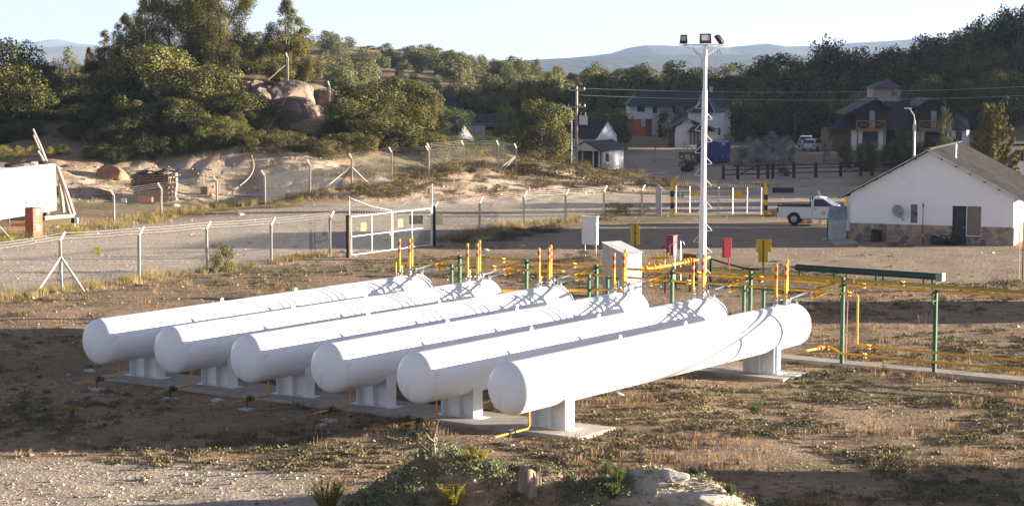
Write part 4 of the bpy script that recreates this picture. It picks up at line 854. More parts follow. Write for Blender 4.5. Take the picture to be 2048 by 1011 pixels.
t = thing('wall_barrel', 'black round barrel standing against the stone base left of the dish', 'barrel', HP(1.55, -.4, 0)); MB().cyl((0, 0, 0), (0, 0, .75), .22, n=18).cyl((0, 0, .3), (0, 0, .33), .23, n=18).build('barrel_body', M['rubber'], t, smooth=True); MB().cyl((.35, .1, 0), (.35, .1, .7), .09, n=10).build('pipe', M['rubber'], t, smooth=True)
t = thing('yellow_drum', 'yellow drum standing between the small hut and house', 'drum', gp(1697, 478)); MB().cyl((0, 0, 0), (0, 0, .5), .2, n=18).cyl((0, 0, .15), (0, 0, .18), .21, n=18).cyl((0, 0, .34), (0, 0, .37), .21, n=18).build('drum_body', mat('drum_yellow', (.55, .45, .03), .5, var=.1), t, smooth=True); MB().box((0, -.19, .3), (.14, .05, .1)).build('label_plate', M['galv'], t)
p = gp(1673, 478); t = thing('meter_hut', 'small corrugated hut with bluish roof beside the pickup', 'hut', p, R(-4))
w2 = .54; mb = MB(); corr_sheet(mb, (-w2, -.4), (w2, -.4), 1.22, 1.22, .012, .085); mb.build('front_panel', M['sheet'], t)
MB().span((w2 - .03, -.38, 0), (w2, .48, 1.2)).span((-w2, -.38, 0), (-w2 + .03, .48, 1.2)).build('side_panel', M['darkwood'], t)
mb = MB(); corr_roof(mb, (-w2 - .06, -.5, 1.2), (w2 + .06, -.5, 1.2), (w2 + .1, .6, 1.95), (-w2 + .12, .6, 1.95), .012, .085); mb.build('roof', M['sheetblue'], t)
tag(MB().prism([gp(1660, 483), gp(1708, 481), gp(1715, 487), gp(1672, 490)], (0, 0, .1)).build('concrete_step', M['slab'], None), 'small concrete slab in front of the corrugated hut', 'concrete slab')
plate_sign(1695, 440, [(0, .95, .42, .62)], 1.7, 'brown yellow sign standing between the pickup and the white house')
tag(MB().box(gp(1566, 385) + Vector((0, 0, .2)), (1.7, .5, .4), R(-5)).build('feeding_trough', M['black'], None, bevel=.04), 'black oblong trough on the gravel behind the pickup', 'trough')
# ------------------------------------------------------------------ white pickup
def make_pickup(p, rz, lab):
    t = thing('pickup_truck', lab, 'pickup truck', p, rz)
    Lh, hw = 2.62, .90
    def body(profile, y0, y1, tuck=0.0, mt='carpaint', name='body'):
        n = len(profile); vs = [(x, y0, z) for x, z in profile] + [(x, y1, z) for x, z in profile]
        fs = [tuple(range(n)), tuple(range(2 * n - 1, n - 1, -1))] + [(i, (i + 1) % n, n + (i + 1) % n, n + i) for i in range(n)]
        return MB().add(vs, fs).build(name, M[mt], t, bevel=.035)
    def arch(cx, r, n=9): return [(cx + r * math.cos(a), .40 + r * math.sin(a)) for a in np.linspace(math.pi, 0, n)]
    # lower body as a side profile with wheel arches; front points to +x
    prof = [(-2.62, .62), (-2.6, .50)] + [(-1.95, .46)] + arch(-1.52, .44) + [(-1.0, .46), (1.1, .46)] + arch(1.58, .44) + [(2.15, .46), (2.52, .42), (2.62, .55), (2.62, .82), (2.5, 1.02), (1.35, 1.16), (.95, 1.18), (-.42, 1.18), (-2.58, 1.18)]
    b = body(prof, -hw, hw)
    # cab: tapered greenhouse
    vs = []; w0, w1 = hw - .02, hw - .22
    cabp = [(-.44, 1.181), (1.28, 1.181), (.38, 1.74), (.1, 1.80), (-.28, 1.78), (-.40, 1.5)]
    ws = [w0, w0, w1, w1, w1, (w0 + w1) / 2]
    n = len(cabp); vs = [(x, -w, z) for (x, z), w in zip(cabp, ws)] + [(x, w, z) for (x, z), w in zip(cabp, ws)]
    fs = [tuple(range(n)), tuple(range(2 * n - 1, n - 1, -1))] + [(i, (i + 1) % n, n + (i + 1) % n, n + i) for i in range(n)]
    MB().add(vs, fs).build('cab', M['carpaint'], t, bevel=.04)
    # windows proud of the cab
    def lerp_w(z): return w0 + (w1 - w0) * (z - 1.18) / .58 + .012
    for s in (-1, 1):
        q = [(-.28, 1.23), (.92, 1.23), (.34, 1.66), (-.24, 1.68)]
        MB().prism([(x, s * (lerp_w(z) - .008), z) for x, z in q], (0, s * .012, 0)).build('side_window', M['glass'], t)
        MB().span((.0, s * (hw + .001), .50), (.012, s * (hw + .004), 1.17)).build('door_seam', M['black'], t) if False else None
        for x in (-.36, .92): MB().span((x, s * (hw - .01), .5), (x + .014, s * (hw + .003), 1.16)).build('door_seam', M['black'], t)
        MB().span((-.24, s * hw, 1.02), (-.06, s * (hw + .03), 1.06)).build('door_handle', M['black'], t)
        mr = MB().box((.82, s * (hw + .12), 1.28), (.12, .16, .2)).build('mirror', M['black'], t, bevel=.02)
        MB().cyl((.35, s * (hw + .002), .82), (.35, s * (hw + .006), .82), .12, n=20).build('door_emblem', M['pink'], t); MB().cyl((.35, s * (hw + .007), .83), (.35, s * (hw + .009), .83), .07, n=16).build('emblem_centre', M['white'], t)
        MB().span((2.35, s * (hw - .3), .78), (2.6, s * (hw + .004), .95)).build('headlight', M['lamp'], t, bevel=.02)
        MB().span((-2.635, s * (hw - .14), .78), (-2.5, s * (hw + .006), 1.1)).build('tail_light', M['tail'], t)
    f = lambda q: (1.28 + (.38 - 1.28) * q, 1.181 + (1.74 - 1.181) * q)
    a0, a1 = f(.08), f(.92); nx_, nz_ = .012, .018
    vs = [(a0[0] + nx_, -.80, a0[1] + nz_), (a0[0] + nx_, .80, a0[1] + nz_), (a1[0] + nx_, .63, a1[1] + nz_), (a1[0] + nx_, -.63, a1[1] + nz_)]
    MB().prism(vs, (-.01, 0, -.015)).build('windscreen', M['glass'], t)
    # bed: dark recess with rails and a load
    MB().span((-2.5, -.78, 1.181), (-.5, .78, 1.19)).build('bed_liner', M['rubber'], t)
    mb = MB(); mb.span((-2.6, -hw, 1.182), (-.45, -hw + .09, 1.24)); mb.span((-2.6, hw - .09, 1.182), (-.45, hw, 1.24)); mb.span((-2.6, -hw + .09, 1.182), (-2.52, hw - .09, 1.26)); mb.build('bed_rail', M['rubber'], t)
    MB().tube([(-.5, -.78, 1.2), (-.52, -.7, 1.72), (-.52, .7, 1.72), (-.5, .78, 1.2)], .04, 8).build('roll_bar', M['black'], t)
    MB().span((-2.68, -.82, .48), (-2.6, .82, .68)).build('rear_bumper', M['black'], t, bevel=.02); MB().span((2.56, -.84, .40), (2.7, .84, .62)).build('front_bumper', M['carpaint'], t, bevel=.03)
    MB().span((-2.0, -.7, .40), (2.2, .7, .52)).build('chassis', M['black'], t)
    for x in (-1.52, 1.58):
        for s in (-1, 1):
            wv = bpy.data.objects.new('wheel', None); COL.objects.link(wv); wv.parent = t; wv.location = (x, s * .80, .38)
            prof2 = [(-.11, .24), (-.12, .33), (-.10, .375), (.10, .375), (.12, .33), (.11, .24)]
            lathe_y(prof2, 28).build('tyre', M['rubber'], wv, smooth=True); lathe_y([(-.112, .05), (-.116, .20), (-.10, .235), (.10, .235), (.116, .20), (.112, .05)], 24).build('rim', M['steel'], wv, smooth=True)
            # dark well behind
            MB().cyl((x, s * .55, .40), (x, s * .56, .40), .42, n=20).build('wheel_well', M['black'], t)
    return t
pk = at(1640, 132.5, 0); make_pickup((pk.x, pk.y, pk.z + .02), R(-14), 'white single cab pickup truck parked behind the corrugated hut')
# silver car on the drive, another behind it
def make_car(p, rz, lab, mt):
    t = thing('parked_car', lab, 'car', p, rz, 'cars parked on the drive'); hw = .86
    def arch(cx, r, n=8): return [(cx + r * math.cos(a), .32 + r * math.sin(a)) for a in np.linspace(math.pi, 0, n)]
    prof = [(-2.0, .35)] + arch(-1.25, .36) + [(-.8, .3), (.9, .3)] + arch(1.3, .36) + [(1.9, .3), (2.1, .45), (2.08, .68), (1.0, .88), (-1.9, .92), (-2.06, .7)]
    n = len(prof); MB().add([(x, -hw, z) for x, z in prof] + [(x, hw, z) for x, z in prof], [tuple(range(n)), tuple(range(2 * n - 1, n - 1, -1))] + [(i, (i + 1) % n, n + (i + 1) % n, n + i) for i in range(n)]).build('body', M[mt], t, bevel=.05)
    c = [(-1.95, .921), (1.05, .881), (.3, 1.38), (-.9, 1.44), (-1.6, 1.3)]; ws = [.82, .82, .62, .62, .64]; n = 5
    MB().add([(x, -w, z) for (x, z), w in zip(c, ws)] + [(x, w, z) for (x, z), w in zip(c, ws)], [tuple(range(n)), tuple(range(2 * n - 1, n - 1, -1))] + [(i, (i + 1) % n, n + (i + 1) % n, n + i) for i in range(n)]).build('cabin', M[mt], t, bevel=.05)
    for s in (-1, 1):
        MB().prism([(x, s * (.83 + (.62 - .83) * (z - .9) / .5), z) for x, z in ((-1.6, .96), (.8, .94), (.25, 1.32), (-.9, 1.37), (-1.45, 1.26))], (0, s * .012, 0)).build('side_window', M['glass'], t)
        MB().span((-2.07, s * .8, .6), (-1.95, s * .55, .82)).build('tail_light', M['tail'], t); MB().span((1.98, s * .8, .5), (2.12, s * .5, .66)).build('headlight', M['lamp'], t)
        for x in (-1.25, 1.3): lathe_y([(-.1, .05), (-.1, .3), (.1, .3), (.1, .05)], 20).build('wheel', M['rubber'], t, smooth=True, loc=(x, s * .78, .31))
    MB().prism([(-1.93, -.72, .99), (-1.93, .72, .99), (-1.63, .58, 1.29), (-1.63, -.58, 1.29)], (-.02, 0, .012)).build('rear_window', M['glass'], t)
    MB().prism([(.98, -.74, .95), (.98, .74, .95), (.36, .58, 1.36), (.36, -.58, 1.36)], (.012, 0, .016)).build('windscreen', M['glass'], t)
    return t
p = at(1628, 237); make_car(p, R(62), 'silver hatchback parked on the drive left of the dark chalet', 'carsilver')
p = at(1612, 245); make_car(p, R(80), 'white car half hidden behind the silver hatchback', 'carsilver')
# ------------------------------------------------------------------ white box trailer on the left
fa = tp(112, 328, 139); t = thing('box_trailer', 'long white ribbed box trailer parked at the left edge', 'trailer', (fa.x, 139, 0), 0)
dirv = Vector((-.22, -.975, 0)).normalized(); nrm = Vector((.975, -.22, 0)); zt = fa.z; zb = .60; TLn = 11.0; bk_ = -nrm
def TQ(u, w, z): v = dirv * u - nrm * w; return (v.x, v.y, z)
M['trailer'] = ribbed('trailer_panels', (.40, .39, .365), .30, .05, 'Z', .5, 0.0, .04)
MB().prism([TQ(0, 0, zb), TQ(TLn, 0, zb), TQ(TLn, 2.4, zb), TQ(0, 2.4, zb)], (0, 0, zt - zb)).build('box_body', M['trailer'], t, bevel=.07)
MB().prism([TQ(.05, .05, zt + .003), TQ(TLn - .05, .05, zt + .003), TQ(TLn - .05, 2.35, zt + .003), TQ(.05, 2.35, zt + .003)], (0, 0, .03)).build('roof', M['white'], t)
MB().prism([TQ(.0, .02, zb - .16), TQ(TLn, .02, zb - .16), TQ(TLn, .12, zb - .16), TQ(0, .12, zb - .16)], (0, 0, .155)).build('side_rail', M['steel'], t)
for u0, u1 in ((2.7, 5.0), (5.04, 7.4)):
    d_ = MB().prism([TQ(u0, -.012, zb + .08), TQ(u1, -.012, zb + .08), TQ(u1, -.012, zt - .25), TQ(u0, -.012, zt - .25)], tuple(nrm * .012)).build('door', M['trailer'], t)
    for k in range(4):
        z = zb + .35 + k * .62; u = u0 + .45 if u0 < 4 else u1 - .5
        MB().prism([TQ(u, -.03, z), TQ(u + .75, -.03, z), TQ(u + .75, -.03, z + .1), TQ(u, -.03, z + .1)], tuple(nrm * .04)).build('hinge', M['steel'], d_)
MB().prism([TQ(4.98, -.03, zb + .1), TQ(5.06, -.03, zb + .1), TQ(5.06, -.03, zt - .25), TQ(4.98, -.03, zt - .25)], tuple(nrm * .02)).build('lock_bar', M['steel'], t)
for u in (1.2, 2.4):
    c0 = Vector(TQ(u, .05, .45)); w_ = bpy.data.objects.new('wheel', None); COL.objects.link(w_); w_.parent = t
    MB().cyl(c0, c0 - nrm * .25, .45, n=24).build('tyre', M['rubber'], w_, smooth=True); MB().cyl(c0 + nrm * .01, c0 - nrm * .2, .22, n=18).build('rim', M['brick'], w_, smooth=True)
MB().bar(TQ(.6, .6, .62), TQ(TLn, .6, .62), .12, .16).bar(TQ(.6, 1.8, .62), TQ(TLn, 1.8, .62), .12, .16).build('chassis', M['black'], t)
for u in (6.5, 9.5): MB().bar(TQ(u, .3, 0), TQ(u, .3, .7), .1, .1).build('landing_leg', M['steel'], t)
def tyre_ring(c, r, rr, lab):
    mb = MB(); q = [(c[0] + r * math.cos(a), c[1] + r * math.sin(a), c[2]) for a in np.linspace(0, 2 * math.pi, 25)]; tag(mb.tube(q, rr, 10).build('old_tyre', M['rubber'], None, smooth=True), lab, 'tyre', 'old tyres on the trailer roof')
bp_ = Vector((fa.x, 139, 0))
for (u, w), lab in (((.7, .6), 'old tyre lying on the trailer roof near its end'), ((3.3, 1.2), 'old tyre on the trailer roof left of the small brick'), ((4.6, 1.0), 'leftmost old tyre lying on the trailer roof')):
    c = bp_ + Vector(TQ(u, w, zt + .13)); tyre_ring(c, .36, .1, lab)
c = bp_ + Vector(TQ(2.9, .35, zt + .1)); tag(MB().box(c, (.3, .2, .2), .3).build('loose_brick', M['brick'], None), 'small orange brick lying on the trailer roof', 'brick')
c = bp_ + Vector(TQ(1.2, 1.0, zt + .12)); tag(MB().box(c, (.45, .4, .22), .3).build('roof_bucket', M['galv'], None, bevel=.03), 'small grey box lying between the tyres on the trailer roof', 'box')
# leaning poles and logs at the trailer end
def logp(a, b, r0, r1, lab, mt='dead'):
    tag(MB().tube([a, (Vector(a) + Vector(b)) / 2 + Vector((.03, 0, .02)), b], [r0, (r0 + r1) / 2, r1], 9).build('leaning_pole', M[mt], None, smooth=True), lab, 'pole', 'wooden poles around the trailer')
logp(tp(148, 429, 140.0), tp(115, 333, 139.6), .13, .09, 'outermost pale pole leaning on the right end of the trailer')
logp(tp(140, 427, 140.3), tp(117, 345, 139.8), .16, .12, 'thick mottled log leaning on the trailer end')
logp(tp(126, 424, 140.6), tp(118, 360, 140.2), .15, .12, 'short thick log standing closest to the trailer end')
logp(tp(94, 326, 142.5), tp(66, 258, 142.2), .1, .07, 'long thin pole sticking up behind the trailer roof')
logp(tp(88, 326, 142.4), tp(67, 270, 142.6), .09, .05, 'second long thin pole sticking up behind the trailer roof')
logp(tp(88, 325, 141.8), tp(76, 302, 141.8), .09, .08, 'short pole sticking up behind the trailer roof')
a = gp(88, 440); b = gp(146, 435); logp((a.x, a.y, a.z + .12), (b.x, b.y, b.z + .12), .14, .12, 'long log lying on the ground by the trailer wheel')
# brick pillar with meter boxes
p = gp(68, 474); t = thing('brick_pillar', 'orange hollow brick pillar with two white meter boxes', 'pillar', p, R(-35))
for k in range(9): MB().span((-.36, -.36, k * .2 - (.1 if k == 0 else 0)), (.36 + .005 * (k % 2), .36, k * .2 + .19)).build('brick_course', M['brick'], t)
MB().span((-.33, -.33, .0), (.33, .33, 1.79)).build('mortar_core', M['concrete'], t)
for z, h in ((1.35, .36), (.42, .3)): MB().span((.365, -.16, z), (.40, .12, z + h)).build('meter_box', M['white'], t)
mb = MB()
for k in range(9):
    for y in (-.27, .22): 
        for dz_ in (.03, .11): mb.span((.36, y - .06, k * .2 + dz_), (.368, y + .06, k * .2 + dz_ + .05))
mb.build('brick_hole', M['black'], t)
p = gp(40, 452); t = tag(MB().box(p + Vector((0, 0, .1)), (1.1, .4, .25), .1).build('brick_pile', M['brick'], None), 'low row of orange bricks on the ground left of the pillar', 'bricks')
p = gp(150, 455); t = thing('gas_meter', 'small black and white box on a stick among yellow shrubs', 'meter', p); MB().span((-.22, -.12, .3), (-.02, .1, .62)).build('black_case', M['black'], t); MB().span((-.018, -.12, .28), (.2, .1, .62)).build('white_case', M['white'], t); MB().cyl((0, 0, -.1), (0, 0, .28), .03, n=6).build('stick', M['galv'], t)
p = gp(10, 482); tag(MB().bar(p + Vector((.5, 0, -.05)), p + Vector((-.7, .1, 1.25)), .09, .09).build('fence_strut', M['post'], None), 'slanting concrete strut at the left edge below the trailer', 'strut')
p = gp(228, 446)
# stacked planks with tarpaulin
o_ = gp(312, 405); t = thing('plank_stack', 'tall stack of weathered planks and timber with dark sheet on top', 'timber stack', o_, R(-6))
k = 0
for row in range(11):
    z = row * .19
    for j in range(3):
        x0 = -1.55 + rnd.uniform(-.15, .1); x1 = 1.25 + rnd.uniform(-.1, .2); y = -.75 + j * .75 + rnd.uniform(-.05, .05)
        MB().span((x0, y - .2, z), (x1, y + .2, z + .12 + rnd.uniform(0, .03))).build('plank', M['plank'], t)
    for x in (-1.1, .9): MB().span((x - .06, -.95, z + .155), (x + .06, .95, z + .187)).build('spacer', M['wood'], t)
for j in range(6): z = .1 + j * .36; MB().span((1.38, -.8, z), (1.75 + rnd.uniform(-.05, .05), -.3, z + .22)).build('block', M['wood'], t)
vs = []; fs = []
for i in range(15):
    for j in range(6): vs.append((-1.7 + i * .24 + rnd.uniform(-.05, .05), -1 + j * .4 + rnd.uniform(-.06, .06), 2.16 + .12 * math.sin(i * 1.1 + j) + rnd.uniform(-.02, .05) + .1 * (i > 8)))
for i in range(14):
    for j in range(5): q = i * 6 + j; fs.append((q, q + 1, q + 7, q + 6))
MB().add(vs, fs).build('dark_sheet', M['roofgrey'], t, smooth=True)
p = gp(298, 406); tag(MB().box(p + Vector((0, -1.3, .16)), (1.0, .4, .36), -.1).build('red_brick_stack', M['brick'], None), 'short orange brick row in front of the plank stack', 'bricks')
for i, (px, py, ln, an, lab) in enumerate(((292, 396, 1.4, .6, 'loose plank leaning on bricks before the plank stack'), (240, 404, 2.6, .05, 'loose board lying left of the plank stack'), (215, 398, 2.2, .3, 'loose board lying farthest left of the plank stack'), (262, 402, 1.8, -.2, 'dark board lying against the left end of the stack'))):
    p = gp(px, py); v = Vector((math.cos(an), math.sin(an) * .5, .25 * (i == 0))) * ln / 2; tag(MB().bar(p - v + Vector((0, 0, .15 + .3 * (i == 0))), p + v + Vector((0, 0, .15 + .3 * (i == 0))), .2, .05).build('loose_plank', M['plank' if i != 3 else 'darkwood'], None), lab, 'plank', 'loose boards')
p = gp(248, 405); tag(MB().span((-.2, -.15, 0), (.2, .15, .3)).build('white_crate', M['white'], None, loc=p), 'small white crate on the ground left of the plank stack', 'crate')
p = gp(409, 394); t = thing('rusty_box', 'small rusty red box standing before the cut bank', 'box', p); MB().span((-.27, -.2, 0), (.27, .2, .55)).build('box_body', mat('rust_red', (.20, .06, .04), .8, var=.3), t); MB().cyl((-.05, 0, .55), (-.05, 0, 1.6), .03, n=6).build('pipe', M['wood'], t)
# boulders: displaced icospheres
def rock_mesh(name, size, seed, mt, parent=None, loc=(0, 0, 0), sub=5, amp=.22, flat=.0, freq=1.0):
    import bmesh
    bm = bmesh.new(); bmesh.ops.create_icosphere(bm, subdivisions=sub, radius=1); r_ = np.random.default_rng(seed)
    co = np.array([v.co[:] for v in bm.verts]); dirs = r_.normal(size=(16, 3)); dirs /= np.linalg.norm(dirs, axis=1)[:, None]; cut = r_.uniform(.62, .95, 16)
    d = co @ dirs.T; s = np.min(np.where(d > 1e-3, cut / np.maximum(d, 1e-3), 9), axis=1); s = np.minimum(s, 1.05)
    n = fbm(co[:, 0] * 3 + co[:, 2], co[:, 1] * 3 - co[:, 2] * 1.5, 1.2 / freq, seed, 5)
    co = co * (s * (1 + amp * .25 * n))[:, None] * np.array(size)
    for v, c in zip(bm.verts, co): v.co = c
    me = bpy.data.meshes.new(name); bm.to_mesh(me); bm.free(); me.materials.append(M[mt]); me.polygons.foreach_set('use_smooth', [True] * len(me.polygons)); me.set_sharp_from_angle(angle=R(28))
    o = bpy.data.objects.new(name, me); COL.objects.link(o); o.location = loc
    if parent is not None: o.parent = parent
    return o
c = tp(222, 357, 158.5); o = rock_mesh('boulder', (1.35, .8, 1.0), 5, 'boulder', None, c); o.rotation_euler = (0, .25, 0); tag(o, 'reddish sandstone boulder sticking out of the sandy bank', 'boulder')
c = tp(140, 340, 160); o = rock_mesh('boulder', (.9, .6, .5), 6, 'boulder', None, c); tag(o, 'small reddish rock left of the big sandstone boulder', 'boulder')
# rock outcrop of the knoll
for i, (px, py, Y, sx, sy, sz, lab) in enumerate(((570, 207, 185.5, 3.6, 3.0, 2.0, 'large smooth brown rock dome below the single conifer'), (590, 238, 183, 3.2, 2.4, 1.9, 'broad dark brown rock face right of the rock dome'), (540, 235, 183, 2.0, 1.8, 2.3, 'lower shaded rock left under the dome'),
        (490, 178, 186, 1.5, 1.2, 1.1, 'rounded boulder under the big conifer trunks'), (515, 180, 185.5, 1.0, 1.0, .9, 'second rounded boulder under the big conifer'), (528, 205, 183, 1.3, 1.0, 1.6, 'upright rock at the left side of the dome'), (655, 198, 187, 1.6, 1.2, 1.0, 'small rock at the right end of the outcrop'), (462, 172, 187, .9, .8, .6, 'small boulder left of the conifer trunks'))):
    c = tp(px, py, Y); o = rock_mesh('rock_outcrop', (sx, sy, sz), 20 + i, 'rock', None, c, amp=.3, sub=5); tag(o, lab, 'rock', 'rocks of the brown outcrop')
t = lone_post(577, 183, 2.3, 'bent concrete post with brace on top of the rock', True); t.location.z = tp(577, 158, 183).z
t = lone_post(660, 186, 1.7, 'short concrete post at the right end of the rock'); t.location.z = tp(660, 200, 186).z
t = lone_post(849, 186, 2.6, 'bent concrete post in the shrubs left of the white roof'); t.location.z = tp(849, 290, 186).z
a = tp(578, 182, 181); b = tp(523, 270, 176); q = [a.lerp(b, k / 10) + Vector((0, -.2, -.5 * math.sin(k / 10 * 3.14))) for k in range(11)]
tag(MB().tube(q, .04, 6).build('hanging_hose', M['wood'], None), 'pale hose hanging down over the rock face', 'hose')
a = tp(503, 310, 160.5); b = tp(455, 388, 155.5); q = [a.lerp(b, k / 10) + Vector((.9 * math.sin(k / 10 * 3.14), 0, 0)) for k in range(11)]
tag(MB().tube(q, .04, 6).build('hanging_hose', M['wood'], None), 'pale hose hanging down the sandy cut bank', 'hose')
for i, (px, py, ln, lab) in enumerate(((500, 393, 5.5, 'long white plastic pipe on the ground left before the cut bank'), (560, 394, 4, 'second white plastic pipe on the ground before the cut bank'), (470, 397, 3, 'short grey plastic pipe lying before the cut bank'))):
    p = gp(px, py); tag(MB().cyl(p + Vector((-ln / 2, 0, .12)), p + Vector((ln / 2, .3, .12)), .08, n=8).build('plastic_pipe', M['galv'], None, smooth=True), lab, 'pipe', 'plastic pipes on the ground')
# rocks lying in the foreground mounds
for i, (px, py, sx, sy, sz, mt, lab) in enumerate(((1400, 990, .7, .45, .22, 'stone', 'broad pale rock forming the right foreground mound'), (1345, 958, .4, .35, .16, 'stone', 'pale rock at the top left of the right foreground mound'), (1150, 1008, .35, .25, .14, 'stone', 'pale rock at the bottom edge between the mounds'), (1085, 955, .28, .2, .16, 'rock', 'dark rock lying beside the tree stump'), (1480, 985, .35, .3, .15, 'boulder', 'brownish rock low on the right foreground mound'))):
    p = gp(px, py, 40); o = rock_mesh('mound_rock', (sx, sy, sz), 80 + i, mt, None, p - Vector((0, 0, sz * .45)), amp=.2); tag(o, lab, 'rock', 'rocks in the foreground mounds')
# ------------------------------------------------------------------ houses at the back
M['lap'] = ribbed('white_lap_siding', (.70, .70, .70), .35, .03, 'Z', .7, 0.0, .05)
def gable_house(name, lab, px, Y, rz, Wd, Ln, eave, apex, wallm, roofm, z=None, ov=.35, gablem=None, cat='house', group=None, parent=None):
    X = (px - 1024) / F_PX * Y; zz = g1(X, Y) if z is None else z
    t = thing(name, lab, cat, (X, Y, zz), rz, group)
    mb = MB(); w = Wd / 2
    mb.span((-w, 0, -.6), (w, .15, eave)); mb.span((-w, Ln - .15, -.6), (w, Ln, eave)); mb.span((-w, .15, -.6), (-w + .15, Ln - .15, eave)); mb.span((w - .15, .15, -.6), (w, Ln - .15, eave)); mb.build('wall', M[wallm], t)
    MB().prism([(-w, 0, eave), (w, 0, eave), (0, 0, apex)], (0, .15, 0)).build('gable', M[gablem or wallm], t)
    MB().prism([(-w, Ln - .15, eave), (w, Ln - .15, eave), (0, Ln - .15, apex)], (0, .15, 0)).build('gable', M[gablem or wallm], t)
    s = (apex - eave) / w; rf = bpy.data.objects.new('roof', None); COL.objects.link(rf); rf.parent = t
    for sg in (-1, 1):
        MB().prism([(0, -ov, apex + .1), (sg * (w + ov), -ov, eave - ov * s + .1), (sg * (w + ov), -ov, eave - ov * s + .02), (0, -ov, apex + .02)], (0, Ln + 2 * ov, 0)).build('roof_slope', M[roofm], rf)
    return t
def win(t, x, z, w, h, mt='glass', y=-.02, frame='white', name='window'):
    o = MB().span((x - w / 2, y, z), (x + w / 2, y + .03, z + h)).build(name, M[mt], t)
    if frame:
        mb = MB(); f = .07
        mb.span((x - w / 2 - f, y - .03, z - f), (x + w / 2 + f, y + .01, z)); mb.span((x - w / 2 - f, y - .03, z + h), (x + w / 2 + f, y + .01, z + h + f)); mb.span((x - w / 2 - f, y - .03, z), (x - w / 2, y + .01, z + h)); mb.span((x + w / 2, y - .03, z), (x + w / 2 + f, y + .01, z + h)); mb.build('frame', M[frame], o)
    return o
def wins(t, x, y, z, w, h, mt='glass', name='window'):   # on a side wall facing +x
    return MB().span((x, y - w / 2, z), (x + .03, y + w / 2, z + h)).build(name, M[mt], t)
# small white hut with porch, and the gabled building behind it
h = gable_house('porch_hut', 'small white hut with open wooden porch beside the power pole', 1180, 197.5, R(-33), 2.9, 3.9, 1.75, 2.45, 'white', 'roofgrey', ov=.35)
h.children[0]  # wall
MB().span((-1.3, -.03, 0), (1.25, -.01, 1.62)).build('porch_opening', M['timber'], h)
for x in (-1.4, -.45, .75, 1.4): MB().span((x - .05, -.7, -.5), (x + .05, -.6, 1.7)).build('porch_post', M['white'], h)
MB().prism([(-1.75, -.95, 1.62), (1.75, -.95, 1.62), (0, -.95, 2.42)], (0, .1, 0)).build('porch_gable', M['lap'], h)
for sg in (-1, 1): MB().prism([(0, -1.05, 2.55), (sg * 1.85, -1.05, 1.62), (sg * 1.85, -1.05, 1.54), (0, -1.05, 2.47)], (0, .75, 0)).build('porch_roof', M['roofgrey'], h)
MB().span((.3, -.05, 0), (.95, -.03, 1.55)).build('door', M['darkwood'], h); wins(h, 1.46, .75, .55, .55, .75, 'timber')
h = gable_house('workshop', 'white gabled building with dark roof behind the porch hut', 1213, 205, R(52), 3.6, 6.5, 2.7, 4.35, 'white', 'roofdark', ov=.3, cat='building')
win(h, -.6, .9, .6, .9)
h = gable_house('bright_gable_shed', 'low building with bright white gable rising out of the bushes', 928, 196, R(60), 4.4, 5.5, 1.7, 3.35, 'white', 'roofgrey', ov=.15, cat='building', z=.95)
win(h, 0, .6, .8, .9)
X = (968 - 1024) / F_PX * 212; t = thing('old_shack', 'corrugated shack with a brick panel behind the green bushes', 'shack', (X, 212, .7), R(-5))
mb = MB(); corr_sheet(mb, (-1.7, 0), (.1, 0), 2.9, 2.95, .03, .25); mb.build('sheet_wall', M['sheet'], t); MB().span((.1, 0, 0), (1.7, .15, 2.5)).build('brick_wall', M['timber'], t); MB().box((0, 1.5, 3.0), (3.9, 3.4, .06), 0).build('roof', M['roofgrey'], t); MB().span((1.7, 0, 0), (1.85, 3, 2.9)).build('side_wall', M['darkwood'], t)
h = gable_house('dark_roof_house', 'house with long dark roof among the trees left of centre', 925, 262, R(84), 7, 9, 2.6, 4.3, 'darkwood', 'roofdark', ov=.5); win(h, 0, .9, 1, 1)
MB().cyl((1.5, 4, 3.5), (1.5, 4, 5.6), .06, n=6).build('flue_pipe', M['galv'], h)
h = gable_house('low_dark_house', 'low house with dark roof half hidden behind the round bush', 1095, 238, R(80), 6, 11, 2.4, 3.6, 'darkwood', 'roofdark', ov=.5); win(h, 0, .8, 1, 1)
# big two storey house
Yb = 296.0; pm = F_PX / Yb
def bx(px): return (px - 1360) / pm
def bz(py, Y=Yb): return CAM_H + (Y_HOR - py) / F_PX * Y
X0 = (1360 - 1024) / F_PX * Yb; G0 = g1(X0, Yb)
t = thing('big_house', 'large two storey house with long dark roof behind the small white house', 'house', (X0, Yb, 0))
MB().span((bx(1258), 0, bz(237)), (bx(1304), 9, bz(208))).build('upper_wall', M['lap'], t)
MB().span((bx(1259), .1, bz(275)), (bx(1303.5), 9, bz(237) - .003)).build('brick_wall', M['brick'], t)
MB().span((bx(1304) + .003, 1.0, bz(278)), (bx(1462), 9, bz(207))).build('wall', M['lap'], t)
MB().span((bx(1290), .05, bz(272)), (bx(1303), .095, bz(238))).build('timber_panel', M['timber'], t)
ez, rz_ = bz(211), bz(181); l0, l1, r0, r1 = bx(1252), bx(1279), bx(1441), bx(1472)
rf = MB().add([(l0, -.9, ez), (r1, -.9, ez), (r1, 10, ez), (l0, 10, ez), (l1, 4.5, rz_), (r0, 4.5, rz_)], [(0, 1, 5, 4), (1, 2, 5), (2, 3, 4, 5), (3, 0, 4), (0, 3, 2, 1)]).build('roof', M['roofdark'], t)
MB().bar((bx(1392), -.9, ez + .02), (bx(1404), 2.5, rz_ - (rz_ - ez) * .35), .12, .08).build('valley_flashing', M['galv'], rf)
MB().span((bx(1423), 3.5, rz_ - .3), (bx(1429), 4.2, rz_ + .5)).build('chimney', M['galv'], rf)
